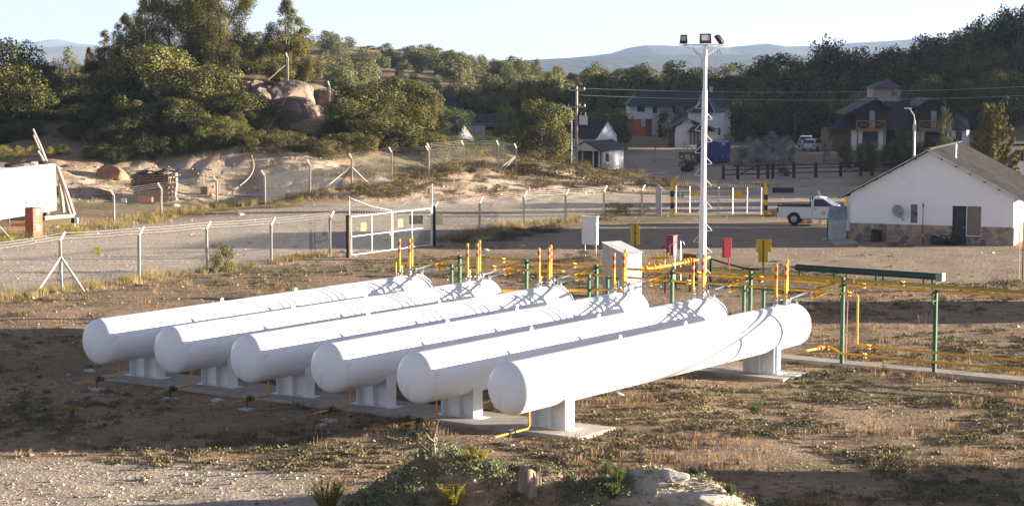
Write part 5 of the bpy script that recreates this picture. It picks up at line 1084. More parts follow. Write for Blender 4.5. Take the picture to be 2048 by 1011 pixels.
for x0, x1, y0, y1, yy, mt in ((1274, 1289, 211, 223, -.04, 'glass'), (1284, 1289, 240, 250, .04, 'glasspale'), (1367, 1383, 213, 232, .96, 'teal'), (1306, 1314, 213, 226, .96, 'glass'), (1345, 1352, 213, 226, .96, 'glass'), (1318, 1324, 248, 276, .96, 'glass')):
    win(t, (bx(x0) + bx(x1)) / 2, bz(y1), bx(x1) - bx(x0), bz(y0) - bz(y1), mt, yy, 'white')
MB().span((bx(1355), .7, bz(236)), (bx(1400), 1.0, bz(233))).build('balcony_rail', M['wood'], t)
# small white house in front, with corner tower
Yc = 246.0; pc = F_PX / Yc
def cx(px): return (px - 1400) / pc
def cz(py): return CAM_H + (Y_HOR - py) / F_PX * Yc
X0 = (1400 - 1024) / F_PX * Yc
t = thing('tower_house', 'white house with dark hipped corner tower behind the blue tarpaulin load', 'house', (X0, Yc, 0), 0)
tb = 5.0
MB().span((cx(1390), tb, cz(300)), (cx(1434), tb + 5, cz(226))).build('tower_wall', M['lap'], t)
MB().prism([(cx(1434) + .003, tb + .0, cz(300)), (cx(1464), tb + 4.6, cz(300)), (cx(1464), tb + 4.6, cz(226)), (cx(1434) + .003, tb, cz(226))], (-.15, .1, 0)).build('tower_side_wall', M['white'], t)
e = cz(227); MB().add([(cx(1384), tb - .5, e), (cx(1436), tb - .5, e), (cx(1468), tb + 4.6, e), (cx(1468), tb + 5.6, e), (cx(1384), tb + 5.6, e), (cx(1428), tb + 2.4, cz(200))], [(0, 1, 5), (1, 2, 5), (2, 3, 5), (3, 4, 5), (4, 0, 5), (0, 4, 3, 2, 1)]).build('tower_roof', M['roofdark'], t)
MB().bar((cx(1428), tb + 2.4, cz(200)), (cx(1436), tb - .5, e), .1, .08).build('hip_flashing', M['galv'], t)
win(t, cx(1425), cz(243), cx(1431) - cx(1418), cz(229) - cz(243), 'glasspale', tb - .04)
o = MB().span((0, 0, 0), (.8, .04, .9)).build('window', M['glass'], t); o.location = (cx(1448), tb + 2.05, cz(274)); o.rotation_euler = (0, 0, math.atan2(4.6, cx(1464) - cx(1434)))
w0, w1 = cx(1350), cx(1390)
MB().span((w0, 0, cz(299)), (w1, 6, cz(255))).build('wall', M['lap'], t); MB().prism([(w0, 0, cz(255)), (cx(1398), 0, cz(255)), (cx(1373), 0, cz(240))], (0, .15, 0)).build('gable', M['lap'], t)
MB().span((w1, .5, cz(299)), (cx(1434), 5.0, cz(262))).build('wall', M['lap'], t)
MB().span((cx(1341), .6, cz(292)), (w0 - .003, 4, cz(262))).build('porch', M['timber'], t)
mb = MB()
for a, b in (((cx(1336), cz(259)), (cx(1373), cz(238))), ((cx(1440), cz(261)), (cx(1373), cz(238)))):
    mb.prism([(a[0], -.5, a[1]), (b[0], -.5, b[1]), (b[0], -.5, b[1] + .12), (a[0], -.5, a[1] + .12)], (0, 6.5, 0))
mb.build('roof', M['roofgrey'], t)
MB().add([(cx(1374), -1.4, cz(262)), (cx(1412), -1.4, cz(262)), (cx(1412), .5, cz(262)), (cx(1374), .5, cz(262)), (cx(1386), .2, cz(250)), (cx(1402), .2, cz(250))], [(0, 1, 5, 4), (1, 2, 5), (3, 0, 4), (2, 3, 4, 5), (0, 3, 2, 1)]).build('bay_roof', M['roofgrey'], t)
MB().span((cx(1377), -1.0, cz(299)), (cx(1408), .0 - .003, cz(288))).build('bay_wall', M['lap'], t)
for x in (1379, 1387, 1394, 1402, 1407): MB().span((cx(x) - .1, -1.0, cz(288) + .003), (cx(x) + .1, -.8, cz(262) - .01)).build('bay_post', M['timber'], t)
MB().span((cx(1380), -.9, cz(287)), (cx(1406), -.86, cz(263))).build('bay_window', M['glasspale'], t)
# blue load
p = gp(1430, 327); t = thing('blue_tarp_load', 'big block wrapped in blue tarpaulin with pale top', 'covered load', p, 0)
mb = MB(); vs = []; fs = []
base = [(-1.75, 1.2), (.15, -.7), (1.78, 1.9), (-.1, 3.2)]
n = 12; ring = []
for i in range(4):
    a = Vector(base[i]); b = Vector(base[(i + 1) % 4])
    for k in range(n): ring.append(a.lerp(b, k / n))
m = len(ring)
for j, z in enumerate((-.1, .5, 1.1, 1.7, 2.1)):
    for i, q in enumerate(ring):
        r_ = .06 * math.sin(i * 1.9 + j * 1.3) + .05 * math.sin(i * .7 + j * 2.6); c = Vector((0, 1.4)); d = (q - c).normalized(); vs.append((q.x + d.x * r_, q.y + d.y * r_, z + (.12 * math.sin(i * .26) + .1 if j == 4 else 0)))
for j in range(4):
    for i in range(m): fs.append((j * m + i, j * m + (i + 1) % m, (j + 1) * m + (i + 1) % m, (j + 1) * m + i))
mb.add(vs, fs).build('tarpaulin', M['bluetarp'], t, smooth=True)
MB().add([(v[0] * .99, v[1] * .99 + .01, v[2] - .01) for v in vs[-m:]], [tuple(range(m))]).build('top_sheet', mat('pale_top_sheet', (.25, .27, .32), .7, var=.2), t)
# chalet
Yh = 236.0; ph = F_PX / Yh
def hx(px): return (px - 1800) / ph
def hzz(py): return CAM_H + (Y_HOR - py) / F_PX * Yh
X0 = (1800 - 1024) / F_PX * Yh; M['balcony'] = mat('ochre_timber_rail', (.34, .17, .05), .7, var=.2)
t = thing('timber_chalet', 'dark timber chalet with two gables, balconies and blue roofs', 'house', (X0, Yh, 0), R(0))
gb_ = hzz(300)
MB().span((hx(1660), 1.0, gb_), (hx(1703), 7, hzz(259))).build('garage_wall', M['timber'], t)
MB().span((hx(1704), 0, gb_), (hx(1770), 7, hzz(259))).build('lower_wall', M['wall_white'], t)
MB().span((hx(1770) + .003, 1.5, gb_), (hx(1835) - .003, 8, hzz(250))).build('middle_wall', M['darkwood'], t)
MB().span((hx(1835), 0, gb_), (hx(1898), 7, hzz(258))).build('lower_wall', M['wall_white'], t)
MB().span((hx(1898) + .003, -1.5, gb_), (hx(1926), 6, hzz(257))).build('side_wall', M['wall_white'], t)
MB().prism([(hx(1926) + .003, -1.5, gb_), (hx(1950), 3, gb_), (hx(1950), 3, hzz(257)), (hx(1926) + .003, -1.5, hzz(257))], (-.1, .1, 0)).build('sunny_wall', M['wall_white'], t)
for g0, g1_, ap, rgt, nm in ((1712, 1776, 1750, 1795, 'left'), (1836, 1900, 1858, 1935, 'right')):
    MB().span((hx(g0), .3, hzz(259) + .003), (hx(g1_), 7, hzz(225))).build('upper_wall', M['darkwood'], t)
    MB().prism([(hx(g0), .3, hzz(225) + .003), (hx(g1_), .3, hzz(225) + .003), (hx(g1_) - .3, .3, hzz(215)), (hx(ap), .3, hzz(199)), (hx(g0) + .3, .3, hzz(217))], (0, .15, 0)).build('gable', M['darkwood'], t)
    for a, b in (((g0 - 26 if nm == 'left' else g0 - 8), 229 if nm == 'left' else 214), (rgt - 14, 221)):
        MB().prism([(hx(a), -.8, hzz(b)), (hx(ap), -.8, hzz(197)), (hx(ap), -.8, hzz(195)), (hx(a), -.8, hzz(b - 2))], (0, 7.5, 0)).build('gable_roof', M['roofdark'], t)
    bal = bpy.data.objects.new('balcony', None); COL.objects.link(bal); bal.parent = t
    x0, x1 = hx(g0 - 3), hx(g0 + 53); y = -1.3
    MB().span((x0, y, hzz(259)), (x1, .29, hzz(257))).build('balcony_floor', M['balcony'], bal)
    mb = MB(); zt_, zb_ = hzz(240), hzz(256)
    mb.bar((x0, y, zt_), (x1, y, zt_), .09, .1).bar((x0, y, zb_), (x1, y, zb_), .09, .1)
    for x in (x0, (x0 + x1) / 2 - .01, (x0 + x1) / 2 + .1, x1): mb.bar((x, y, zb_), (x, y, zt_), .1, .1)
    for a, b in ((x0, (x0 + x1) / 2), ((x0 + x1) / 2, x1)): mb.bar((a, y, zb_), (b, y, zt_), .06, .06).bar((a, y + .03, zt_), (b, y + .03, zb_), .06, .06)
    mb.build('railing', M['balcony'], bal)
    for x in (x0 + .1, x1 - .1): MB().bar((x, y, gb_), (x, y, hzz(259)), .14, .14).build('porch_post', M['timber'], t)
    wx = hx(1744 if nm == 'left' else 1867); win(t, wx, hzz(255), .62, hzz(221) - hzz(255), 'glasspale', .26, 'darkwood', 'balcony_door')
    mb = MB(); xw = hx(g0 + 28); mb.span((xw - .9, -.03, gb_ + .2), (xw + .9, -.005, hzz(262))); mb.build('ground_window', M['glass'], t)
def roofq(q, nm='roof_slope'): MB().prism([(hx(a), y, hzz(b)) for a, y, b in q], (0, 0, .12)).build(nm, M['roofdark'], t)
roofq([(1652, -.6, 260), (1712, -.6, 258), (1722, 3.5, 228), (1700, 3.5, 232)]); roofq([(1768, -.6, 260), (1836, -.6, 260), (1838, 5, 208), (1782, 5, 206)]); roofq([(1892, -2.2, 258), (1932, -2.2, 258), (1946, 3, 240), (1920, 3, 230)]); roofq([(1850, -3.5, 281), (1900, -3.5, 281), (1898, -.05, 268), (1850, -.05, 268)])
tw = bpy.data.objects.new('lookout_tower', None); COL.objects.link(tw); tw.parent = t
MB().span((hx(1768), 8, hzz(215)), (hx(1822), 12, hzz(178))).build('tower_wall', M['wood'], tw); e = hzz(178)
MB().add([(hx(1762), 7.3, e), (hx(1830), 7.3, e), (hx(1830), 12.7, e), (hx(1762), 12.7, e), (hx(1804), 10, hzz(160))], [(0, 1, 4), (1, 2, 4), (2, 3, 4), (3, 0, 4), (0, 3, 2, 1)]).build('tower_roof', M['roofdark'], tw)
mb = MB().bar((hx(1826), 8, hzz(205)), (hx(1822), 8, hzz(178)), .08, .08).bar((hx(1816), 8, hzz(205)), (hx(1830), 8, hzz(180)), .06, .06).bar((hx(1816), 7.9, hzz(190)), (hx(1830), 7.9, hzz(190)), .08, .08); mb.build('stair_rail', M['wood'], tw)
MB().span((hx(1806), 7.96, hzz(194)), (hx(1818), 7.99, hzz(180))).build('tower_window', M['glass'], tw)
MB().span((hx(1905), -1.56, hzz(279)), (hx(1917), -1.51, hzz(260))).build('window', M['timber'], t)
# building at right edge
X = (2050 - 1024) / F_PX * 150; t = thing('barred_window_shed', 'pale shed with barred window at the right edge behind the white house', 'shed', (X, 150, 0)); MB().span((-.9, 0, 0), (3, 4, 4.3)).build('wall', M['wall_white'], t)
MB().span((-1.2, -.4, 4.303), (3.4, 4.4, 4.45)).build('roof', M['roofsheet'], t); w_ = MB().span((-.75, -.02, 3.2), (1.2, -.004, 4.0)).build('window', M['glass'], t)
for k in range(7): MB().cyl((-.65 + k * .28, -.06, 3.15), (-.65 + k * .28, -.06, 4.05), .025, n=6).build('window_bar', M['wood'], w_)
# dark ranch fence with gates in front of the houses
def ranch(pxs, Y, lab, rails=(.45, .85, 1.15), pw=.24, hh=1.25, gates=()):
    P = [at(px, Y + (px - 1440) * .02) for px in pxs]; t = thing('timber_fence', lab, 'fence', P[0], 0, 'dark timber fences before the houses'); o = P[0]
    for p in P: MB().box(p - o + Vector((0, 0, hh / 2)), (pw, .3, hh + .2)).build('fence_post', M['darkwood'], t)
    for i in range(len(P) - 1):
        mb = MB()
        for z in rails: mb.bar(P[i] - o + Vector((pw / 2, 0, z)), P[i + 1] - o + Vector((-pw / 2, 0, z)), .05, .1)
        if i in gates: mb.bar(P[i] - o + Vector((pw / 2, -.06, rails[0])), P[i + 1] - o + Vector((-pw / 2, -.06, rails[-1])), .05, .08)
        mb.build('gate' if i in gates else 'rail', M['darkwood'], t)
ranch([1447, 1476, 1517, 1536, 1546, 1588, 1632, 1682, 1722, 1745, 1800, 1850], 180, 'dark timber fence with gates between the drive and the yard', gates=(1, 7, 8))
for i, (px, py, h, lab) in enumerate(((1255, 333, .9, 'thin white stake right of the porch hut'), (1310, 325, 1.5, 'thin pale stake on the shaded dirt area'), (1278, 345, 1.0, 'short grey stake below the shaded dirt area'), (1322, 345, .9, 'leaning grey stake near the right shrubs'), (1368, 305, 1.3, 'thin stake before the white tower house'))):
    p = gp(px, py); tag(MB().bar(p - Vector((0, 0, .1)), p + Vector((.03, 0, h)), .09, .09).build('wooden_stake', M['wood'], None), lab, 'stake', 'stakes around the yard')
for i, (px, py, ln, rz, lab) in enumerate(((1079, 345, 2.3, .3, 'pale plank lying on the shrubby bank'), (1330, 322, 3, -.2, 'heap of grey boards left of the blue load, upper one'), (1350, 332, 2.4, .4, 'grey board lying below the board heap'), (1300, 350, 3, .1, 'dark pole lying on the ground behind the shrubs'))):
    p = gp(px, py) + Vector((0, 0, .15)); v = Vector((math.cos(rz), math.sin(rz), .06)) * ln / 2; tag(MB().bar(p - v, p + v, .22, .07).build('fallen_plank', M['dead'] if i == 0 else M['wood'], None), lab, 'plank', 'planks lying about')
p = gp(1375, 318); t = thing('old_cart', 'reddish old farm cart with arched frame near the blue load', 'cart', p); MB().span((-.9, -.5, .5), (.8, .5, .7)).build('bed', M['timber'], t)
for x in (-.6, .6):
    for y in (-.5, .5): MB().tube([(x + .24 * math.cos(a), y, .24 + .24 * math.sin(a)) for a in np.linspace(0, 6.283, 17)], .035, 6).build('wheel', M['black'], t)
MB().tube([(.4 * math.cos(a) + .2, 0, .7 + .5 * math.sin(a)) for a in np.linspace(0, math.pi, 11)], .04, 6).build('hoop', M['pink'], t)
# unseen flat roofed blocks added past the right edge to cast shade strips
def off_shade_block(x, y, w, l, h, lab):
    t = thing('unseen_shade_block', lab, 'building', (x, y, g1(x, y)), 0); MB().span((0, 0, -.3), (w, l, h)).build('wall', M['wall_white'], t); MB().span((-.3, -.3, h + .003), (w + .3, l + .3, h + .14)).build('roof', M['sheet'], t); MB().span((-.03, l * .4, 0), (-.003, l * .4 + 1, 2)).build('door', M['darkwood'], t)
off_shade_block(21, 43.5, 6, 12.2, 2.1, 'unseen block added beyond the lower right corner to cast shade'); off_shade_block(32, 85.6, 8, 6.6, 2.5, 'unseen block added beyond the right edge to cast shade past the pipes')
# ------------------------------------------------------------------ vegetation
def cards(C, N, S, rng, asp=1.0, bend=.0):
    n = len(C); N = N / (np.linalg.norm(N, axis=1)[:, None] + 1e-9)
    a = rng.normal(size=(n, 3)); T = np.cross(N, a); T /= np.linalg.norm(T, axis=1)[:, None] + 1e-9; B = np.cross(N, T)
    s = S[:, None] * .5; T = T * s; B = B * s * asp
    V = np.stack([C - T, C - B, C + T, C + B], 1).reshape(-1, 3)     # diamond leaves
    Q = np.arange(n * 4).reshape(n, 4); return V, Q
def crown(env, nclump, nleaf, csize, lsize, seed, asp=.7, inner=.25, jit=.7, zstretch=1.0, low=.0):
    "env(h, theta) -> radius; unit tall crown"
    r = np.random.default_rng(seed); cc = []; cr = []
    while len(cc) < nclump:
        h = r.uniform(low, 1); th = r.uniform(0, 2 * np.pi); R_ = env(h, th)
        if R_ <= 0.01: continue
        if r.uniform() > (R_ / .5) ** .8 + .15: continue
        q = r.uniform(.35, 1) ** .5; s = csize * r.uniform(.6, 1.3) * min(1, .45 + R_ * 1.4)
        rr = max(0, R_ * q - s * .35); cc.append((rr * np.cos(th), rr * np.sin(th), h * (1 - s * .6))); cr.append(s)
    cc = np.array(cc); cr = np.array(cr); tone = r.uniform(0, 1, nclump)
    w = cr ** 2; idx = r.choice(nclump, nleaf, p=w / w.sum())
    d = r.normal(size=(nleaf, 3)); d /= np.linalg.norm(d, axis=1)[:, None]; rad = np.where(r.uniform(size=nleaf) < inner, r.uniform(.2, .9, nleaf), r.uniform(.8, 1.12, nleaf))
    P = cc[idx] + d * (rad * cr[idx])[:, None] * np.array([1, 1, zstretch])
    N = d + r.normal(size=(nleaf, 3)) * jit + np.array([0, 0, .25])
    V, Q = cards(P, N, lsize * r.uniform(.6, 1.4, nleaf), r, asp)
    tn = np.clip(.7 * tone[idx] + .3 * r.uniform(0, 1, nleaf), 0, 1)
    return V, Q, np.repeat(tn, 4), cc
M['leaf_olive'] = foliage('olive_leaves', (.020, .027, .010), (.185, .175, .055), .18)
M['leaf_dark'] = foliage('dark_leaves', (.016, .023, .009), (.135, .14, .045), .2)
M['leaf_conifer'] = foliage('conifer_sprays', (.011, .016, .005), (.150, .130, .032), .06)
M['leaf_fresh'] = foliage('fresh_green_leaves', (.050, .085, .025), (.18, .22, .075), .3)
M['leaf_silver'] = foliage('silver_leaves', (.12, .14, .14), (.34, .36, .36), .25)
M['leaf_brown'] = foliage('dry_shrub_leaves', (.045, .040, .018), (.24, .19, .085), .2)
M['leaf_yellow'] = foliage('yellow_shrub_leaves', (.13, .13, .02), (.42, .36, .07), .3)
M['leaf_hill'] = foliage('hill_leaves', (.030, .038, .016), (.20, .20, .085), .2)
def lump(th, s): return 1 + .18 * np.sin(2 * th + s) + .12 * np.sin(5 * th + 2 * s)
def env_round(s):
    return lambda h, th: .5 * max(0, 1 - abs((h - .5) / .52) ** 2.4) ** .5 * lump(th, s + 3 * h)
def env_con(s):
    return lambda h, th: .5 * min(1, (h + .05) * 5) * (1 - h) ** .8 * (1 + .22 * np.sin(3 * th + s + 9 * h) + .1 * np.sin(7 * th + 23 * h))
def env_dome(s): return lambda h, th: .5 * max(0, 1 - h ** 2.2) ** .5 * lump(th, s + h)
PROTO = {}
def tree_proto(key, env, ncl, nl, cs, ls, leafm, seed, trunk=.0, low=.0, tr=.022, limbs=7, asp=.7, zs=1.0, jit=.7, inner=.25, extra=None):
    V, Q, tn, cc = crown(env, ncl, nl, cs, ls, seed, asp, inner, jit, zs, low)
    V = V.copy(); V[:, 2] = V[:, 2] * (1 - trunk) + trunk
    t = bpy.data.objects.new(key, None); COL.objects.link(t)
    o = np_mesh('crown', V, Q, M[leafm], t, dict(tone=tn))
    rg = random.Random(seed); mb = MB()
    top = .8; p = [(0, 0, -.06), (.01, 0, .1), (rg.uniform(-.02, .02), rg.uniform(-.02, .02), .4), (rg.uniform(-.03, .03), 0, top)]
    mb.tube(p, [tr * 1.3, tr, tr * .7, tr * .2], 7)
    cs_ = cc[rg.sample(range(len(cc)), min(limbs, len(cc)))]
    for c in cs_:
        z = max(.08, c[2] * (1 - trunk) + trunk); z0 = max(.05, z - .22 - abs(c[0]) * .5); mb.tube([(0, 0, z0), (c[0] * .45, c[1] * .45, z0 + (z - z0) * .6), (c[0] * .9, c[1] * .9, z)], [tr * .5, tr * .3, tr * .12], 5)
    mb.build('trunk', M['silverbark'], t)
    t['src'] = 1; PROTO[key] = t; return t
for i in range(4): tree_proto('bt%d' % i, env_round(i * 1.7), 60, 22000, .15, .026, 'leaf_olive', 30 + i, .06, low=.0, jit=.38, inner=.2)
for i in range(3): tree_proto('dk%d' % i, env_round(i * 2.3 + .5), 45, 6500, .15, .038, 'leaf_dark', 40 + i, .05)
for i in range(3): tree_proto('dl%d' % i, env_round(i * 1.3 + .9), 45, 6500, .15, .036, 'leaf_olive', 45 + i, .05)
for i in range(3): tree_proto('cn%d' % i, env_con(i * 2.1), 170, 42000, .085, .016, 'leaf_conifer', 50 + i, .05, tr=.018, zs=.8, asp=.55, jit=.32, inner=.3)
tree_proto('cy0', lambda h, th: .5 * min(1, (h + .02) * 6) * max(0, 1 - h ** 2.6) ** .5 * (1 + .32 * np.sin(3 * th + 11 * h)), 200, 60000, .10, .014, 'leaf_conifer', 55, .10, tr=.02, zs=.8, asp=.55, jit=.32, inner=.3)
tree_proto('cy1', lambda h, th: .5 * min(1, (h + .02) * 6) * max(0, 1 - h ** 2.2) ** .5 * (1 + .32 * np.sin(2 * th + 9 * h + 1)), 200, 60000, .10, .014, 'leaf_conifer', 56, .10, tr=.02, zs=.8, asp=.55, jit=.32, inner=.3)
for i in range(2): tree_proto('fr%d' % i, env_round(i * 1.9 + .2), 50, 9000, .13, .030, 'leaf_fresh', 60 + i, .03, asp=.45)
for i in range(2): tree_proto('sv%d' % i, env_dome(i * 1.9 + .2), 50, 5000, .12, .045, 'leaf_silver', 64 + i, .03, asp=.45)
for i in range(4): tree_proto('hl%d' % i, env_round(i * 1.1 + .7), 24, 2600, .20, .06, 'leaf_hill', 70 + i, .02, limbs=3)
for i in range(4): tree_proto('sb%d' % i, env_dome(i * 1.4), 34, 2600, .17, .050, 'leaf_brown', 80 + i, .02, tr=.012, asp=.5)
for i in range(3): tree_proto('sg%d' % i, env_dome(i * 1.4 + .3), 34, 3200, .16, .048, 'leaf_olive', 85 + i, .02, tr=.012)
for i in range(3): tree_proto('ye%d' % i, env_dome(i * 1.4 + .6), 26, 2200, .17, .055, 'leaf_yellow', 90 + i, .02, tr=.01, asp=.3)
# open young pine: whorls of upswept needle branches
def pine_proto(key, seed, n_wh=9, dens=150, leafm='leaf_conifer', spread=.36):
    r = np.random.default_rng(seed); C = []; N = []; S = []; mb = MB(); mb.tube([(0, 0, -.05), (.0, .0, .5), (.005, 0, 1)], [.016, .011, .003], 6)
    for k in range(n_wh):
        h = .12 + .8 * k / n_wh; L = spread * (1 - h) ** .8 + .05; nb = r.integers(5, 8)
        for j in range(nb):
            th = 2 * np.pi * j / nb + r.uniform(-.4, .4); e = r.uniform(.25, .6) + h * .5; d = np.array([np.cos(th), np.sin(th), e]); L_ = L * r.uniform(.7, 1.2)
            mb.tube([(0, 0, h), tuple(np.array([0, 0, h]) + d * L_)], [.005, .002], 4)
            m = int(dens * L_ / spread) + 15; q = r.uniform(.15, 1.1, m) ** .7
            P = np.array([0, 0, h]) + d * (L_ * q)[:, None] + r.normal(size=(m, 3)) * .022 * (1.2 - q[:, None] * .6); C.append(P); N.append(r.normal(size=(m, 3))); S.append(r.uniform(.02, .05, m))
    C = np.concatenate(C); N = np.concatenate(N); S = np.concatenate(S); V, Q = cards(C, N, S, r, .3)
    t = bpy.data.objects.new(key, None); COL.objects.link(t); np_mesh('crown', V, Q, M[leafm], t, dict(tone=np.repeat(r.uniform(.2, 1, len(C)), 4))); mb.build('trunk', M['silverbark'], t); PROTO[key] = t
pine_proto('pn0', 3, 10, 420); pine_proto('pn1', 4, 9, 90, 'leaf_dark', .26)
for k, t in PROTO.items():
    t.hide_render = True
def plant(key, name, lab, cat, X, Y, h, w, group=None, z=None, sink=.0, wy=None):
    src = PROTO[key]
    if key not in USED: USED.add(key); t = src; t.hide_render = False; t.name = name
    else: t = copy_tree(src); t.name = name
    if 'src' in t: del t['src']
    t.location = (X, Y, (g1(X, Y) if z is None else z) - sink); t.scale = (w, wy or w, h); t.rotation_euler = (0, 0, rnd.uniform(0, 6.28)); tag(t, lab, cat, group); 
    if not group and 'group' in t: del t['group']
    return t
USED = set()
def T(keys, name, lab, cat, px, Y, top, wpx, group=None, sink=.1, zb=None):
    key = keys if isinstance(keys, str) and keys in PROTO else rnd.choice([k for k in PROTO if k.startswith(keys)])
    X = (px - 1024) / F_PX * Y; z0 = g1(X, Y) if zb is None else zb; zt = CAM_H + (Y_HOR - top) / F_PX * Y
    h = max(.4, zt - z0 + sink); return plant(key, name, lab, cat, X, Y, h, wpx / F_PX * Y * 1.08, group, z0, sink)
# --- knoll on the left
G1 = 'conifers on the left knoll'; G2 = 'leafy trees on the left knoll'
for a in (('cy0', 345, 193, -45, 150, 'left of the two tallest conifers rising past the top edge'), ('cy1', 440, 190, -60, 150, 'right of the two tallest conifers, with bare trunks showing above the boulders'), ('cy0', 395, 196, -50, 130, 'dark conifer squeezed between the two tallest conifers'),
          ('cn0', 293, 206, -12, 95, 'slim dark conifer left of the tallest conifers'), ('cn1', 255, 207, 18, 115, 'dark conifer, second from the left in the group with pointed tops'), ('cn2', 215, 208, 55, 110, 'dark conifer on the left slope of the group'), ('cn1', 182, 214, 88, 60, 'small dark conifer farthest left in the conifer group'),
          ('cn0', 575, 190, -10, 145, 'single pointed conifer standing behind the braced concrete post'), ('cn2', 500, 203, 62, 70, 'small conifer right of the tallest conifer')):
    T(a[0], 'conifer', a[5], 'conifer', a[1], a[2], a[3], a[4], G1, zb=(tp(440, 165, 190).z if a[1] == 440 else None))
for a in (('bt0', 305, 178, 90, 200, 'largest leafy tree in the middle of the left knoll'), ('bt1', 235, 176, 150, 150, 'leafy tree left of the largest leafy tree'), ('bt2', 400, 176, 128, 170, 'leafy tree below the tallest conifers'), ('bt3', 470, 175, 170, 140, 'leafy tree left of the brown rock dome'),
          ('bt1', 350, 170, 195, 120, 'low leafy tree in front, above the sandy bank'), ('bt2', 205, 173, 205, 110, 'small leafy tree above the reddish boulder'), ('bt0', 488, 171, 222, 70, 'small leafy tree at the foot of the rock'), ('bt3', 430, 168, 225, 95, 'low leafy bush tree above the bright bank'), ('bt2', 290, 172, 200, 110, 'low leafy tree below the largest leafy tree'), ('bt0', 385, 169, 240, 80, 'small round leafy tree between the two low leafy trees'), ('dl0', 250, 168, 235, 80, 'low leafy bush left of the low leafy tree'),
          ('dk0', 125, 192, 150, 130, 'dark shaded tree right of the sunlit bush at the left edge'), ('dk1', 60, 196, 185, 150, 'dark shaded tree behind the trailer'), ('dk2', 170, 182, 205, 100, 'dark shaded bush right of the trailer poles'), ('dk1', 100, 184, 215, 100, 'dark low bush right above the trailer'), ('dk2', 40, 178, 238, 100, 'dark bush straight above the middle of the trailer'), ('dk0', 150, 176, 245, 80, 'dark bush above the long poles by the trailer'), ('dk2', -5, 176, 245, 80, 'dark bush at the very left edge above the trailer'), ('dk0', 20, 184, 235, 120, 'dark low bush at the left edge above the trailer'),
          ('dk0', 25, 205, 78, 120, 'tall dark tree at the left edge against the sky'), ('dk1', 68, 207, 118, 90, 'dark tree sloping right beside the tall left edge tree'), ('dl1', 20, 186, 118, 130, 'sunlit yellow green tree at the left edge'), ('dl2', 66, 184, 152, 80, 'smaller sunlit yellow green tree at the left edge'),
          ('bt0', 735, 177, 168, 160, 'sunlit leafy tree right of the rock outcrop'), ('bt1', 805, 181, 155, 140, 'sunlit leafy tree in the centre left thicket'), ('bt2', 695, 173, 195, 110, 'leafy tree in shade right of the rock'), ('bt3', 845, 186, 190, 90, 'leafy tree at the right side of the centre left thicket'), ('dl0', 765, 171, 225, 130, 'low bush in front of the centre left thicket'), ('dk2', 668, 172, 240, 60, 'dark low bush below the small rock'), ('dk1', 590, 172, 258, 80, 'dark low bush below the broad dark rock face'), ('dl1', 700, 167, 262, 110, 'low bush above the sandy slope'), ('dl2', 820, 172, 250, 100, 'low bush left of the fresh green bush'),
          ('bt2', 1083, 184, 198, 118, 'big round bush left of the power pole')):
    T(a[0], 'leafy_tree', a[5], 'tree', a[1], a[2], a[3], a[4], G2)
for a in (('fr0', 885, 192, 208, 100, 'pale green willow behind the fresh green bush'), ('fr1', 880, 178, 262, 84, 'fresh green bush before the bright white gable'), ('fr0', 1012, 205, 205, 60, 'pale green willow between shack and round bush'), ('fr1', 985, 190, 262, 70, 'green bush right of the bright white gable'), ('fr0', 1190, 215, 225, 60, 'pale green shrub behind the white workshop gable')):
    T(a[0], 'green_bush', a[5], 'bush', a[1], a[2], a[3], a[4], 'fresh green bushes near the white gable')
for a in ((139, 330, 96, 36, 'dome shaped dark tree alone before the far mountains'), (112, 335, 118, 22, 'small dark tree left of the dome shaped tree'), (160, 320, 128, 40, 'low pale bush below the dome shaped tree'), (190, 300, 135, 40, 'low pale bush left of the conifer group')):
    T('hl', 'distant_tree', a[4], 'tree', a[0], a[1], a[2], a[3], 'distant trees behind the left knoll')
# --- wooded hill in the middle distance
tops = [(470, 70), (520, 62), (560, 72), (620, 56), (660, 62), (700, 76), (745, 88), (800, 100), (830, 108), (865, 96), (900, 108), (950, 122), (1000, 124), (1050, 136), (1100, 146), (1150, 160)]
hg = 'bushy trees scattered over the middle hill'; hlab = 'small bushy tree on the sunlit slope of the middle hill'
for px, tpy in tops:
    Y = 480; T('hl', 'hillside_tree', 'small bushy tree on the crest of the middle hill', 'tree', px + rnd.uniform(-8, 8), Y + rnd.uniform(-5, 12), tpy + rnd.uniform(-4, 4), rnd.uniform(38, 62), 'bushy trees along the crest of the middle hill', .4)
n = 0
while n < 285:
    Y = rnd.uniform(315, 480); px = rnd.uniform(480, 1330); X = (px - 1024) / F_PX * Y
    dens = .75 + .35 * math.sin(X * .11 + Y * .05)
    if rnd.random() > dens: continue
    h = rnd.choice([rnd.uniform(1.4, 2.6), rnd.uniform(2.4, 5.0)]); plant(rnd.choice(['hl0', 'hl1', 'hl2', 'hl3']), 'hillside_tree', hlab, 'tree', X, Y, h, h * rnd.uniform(.8, 1.3), hg, sink=.3); n += 1
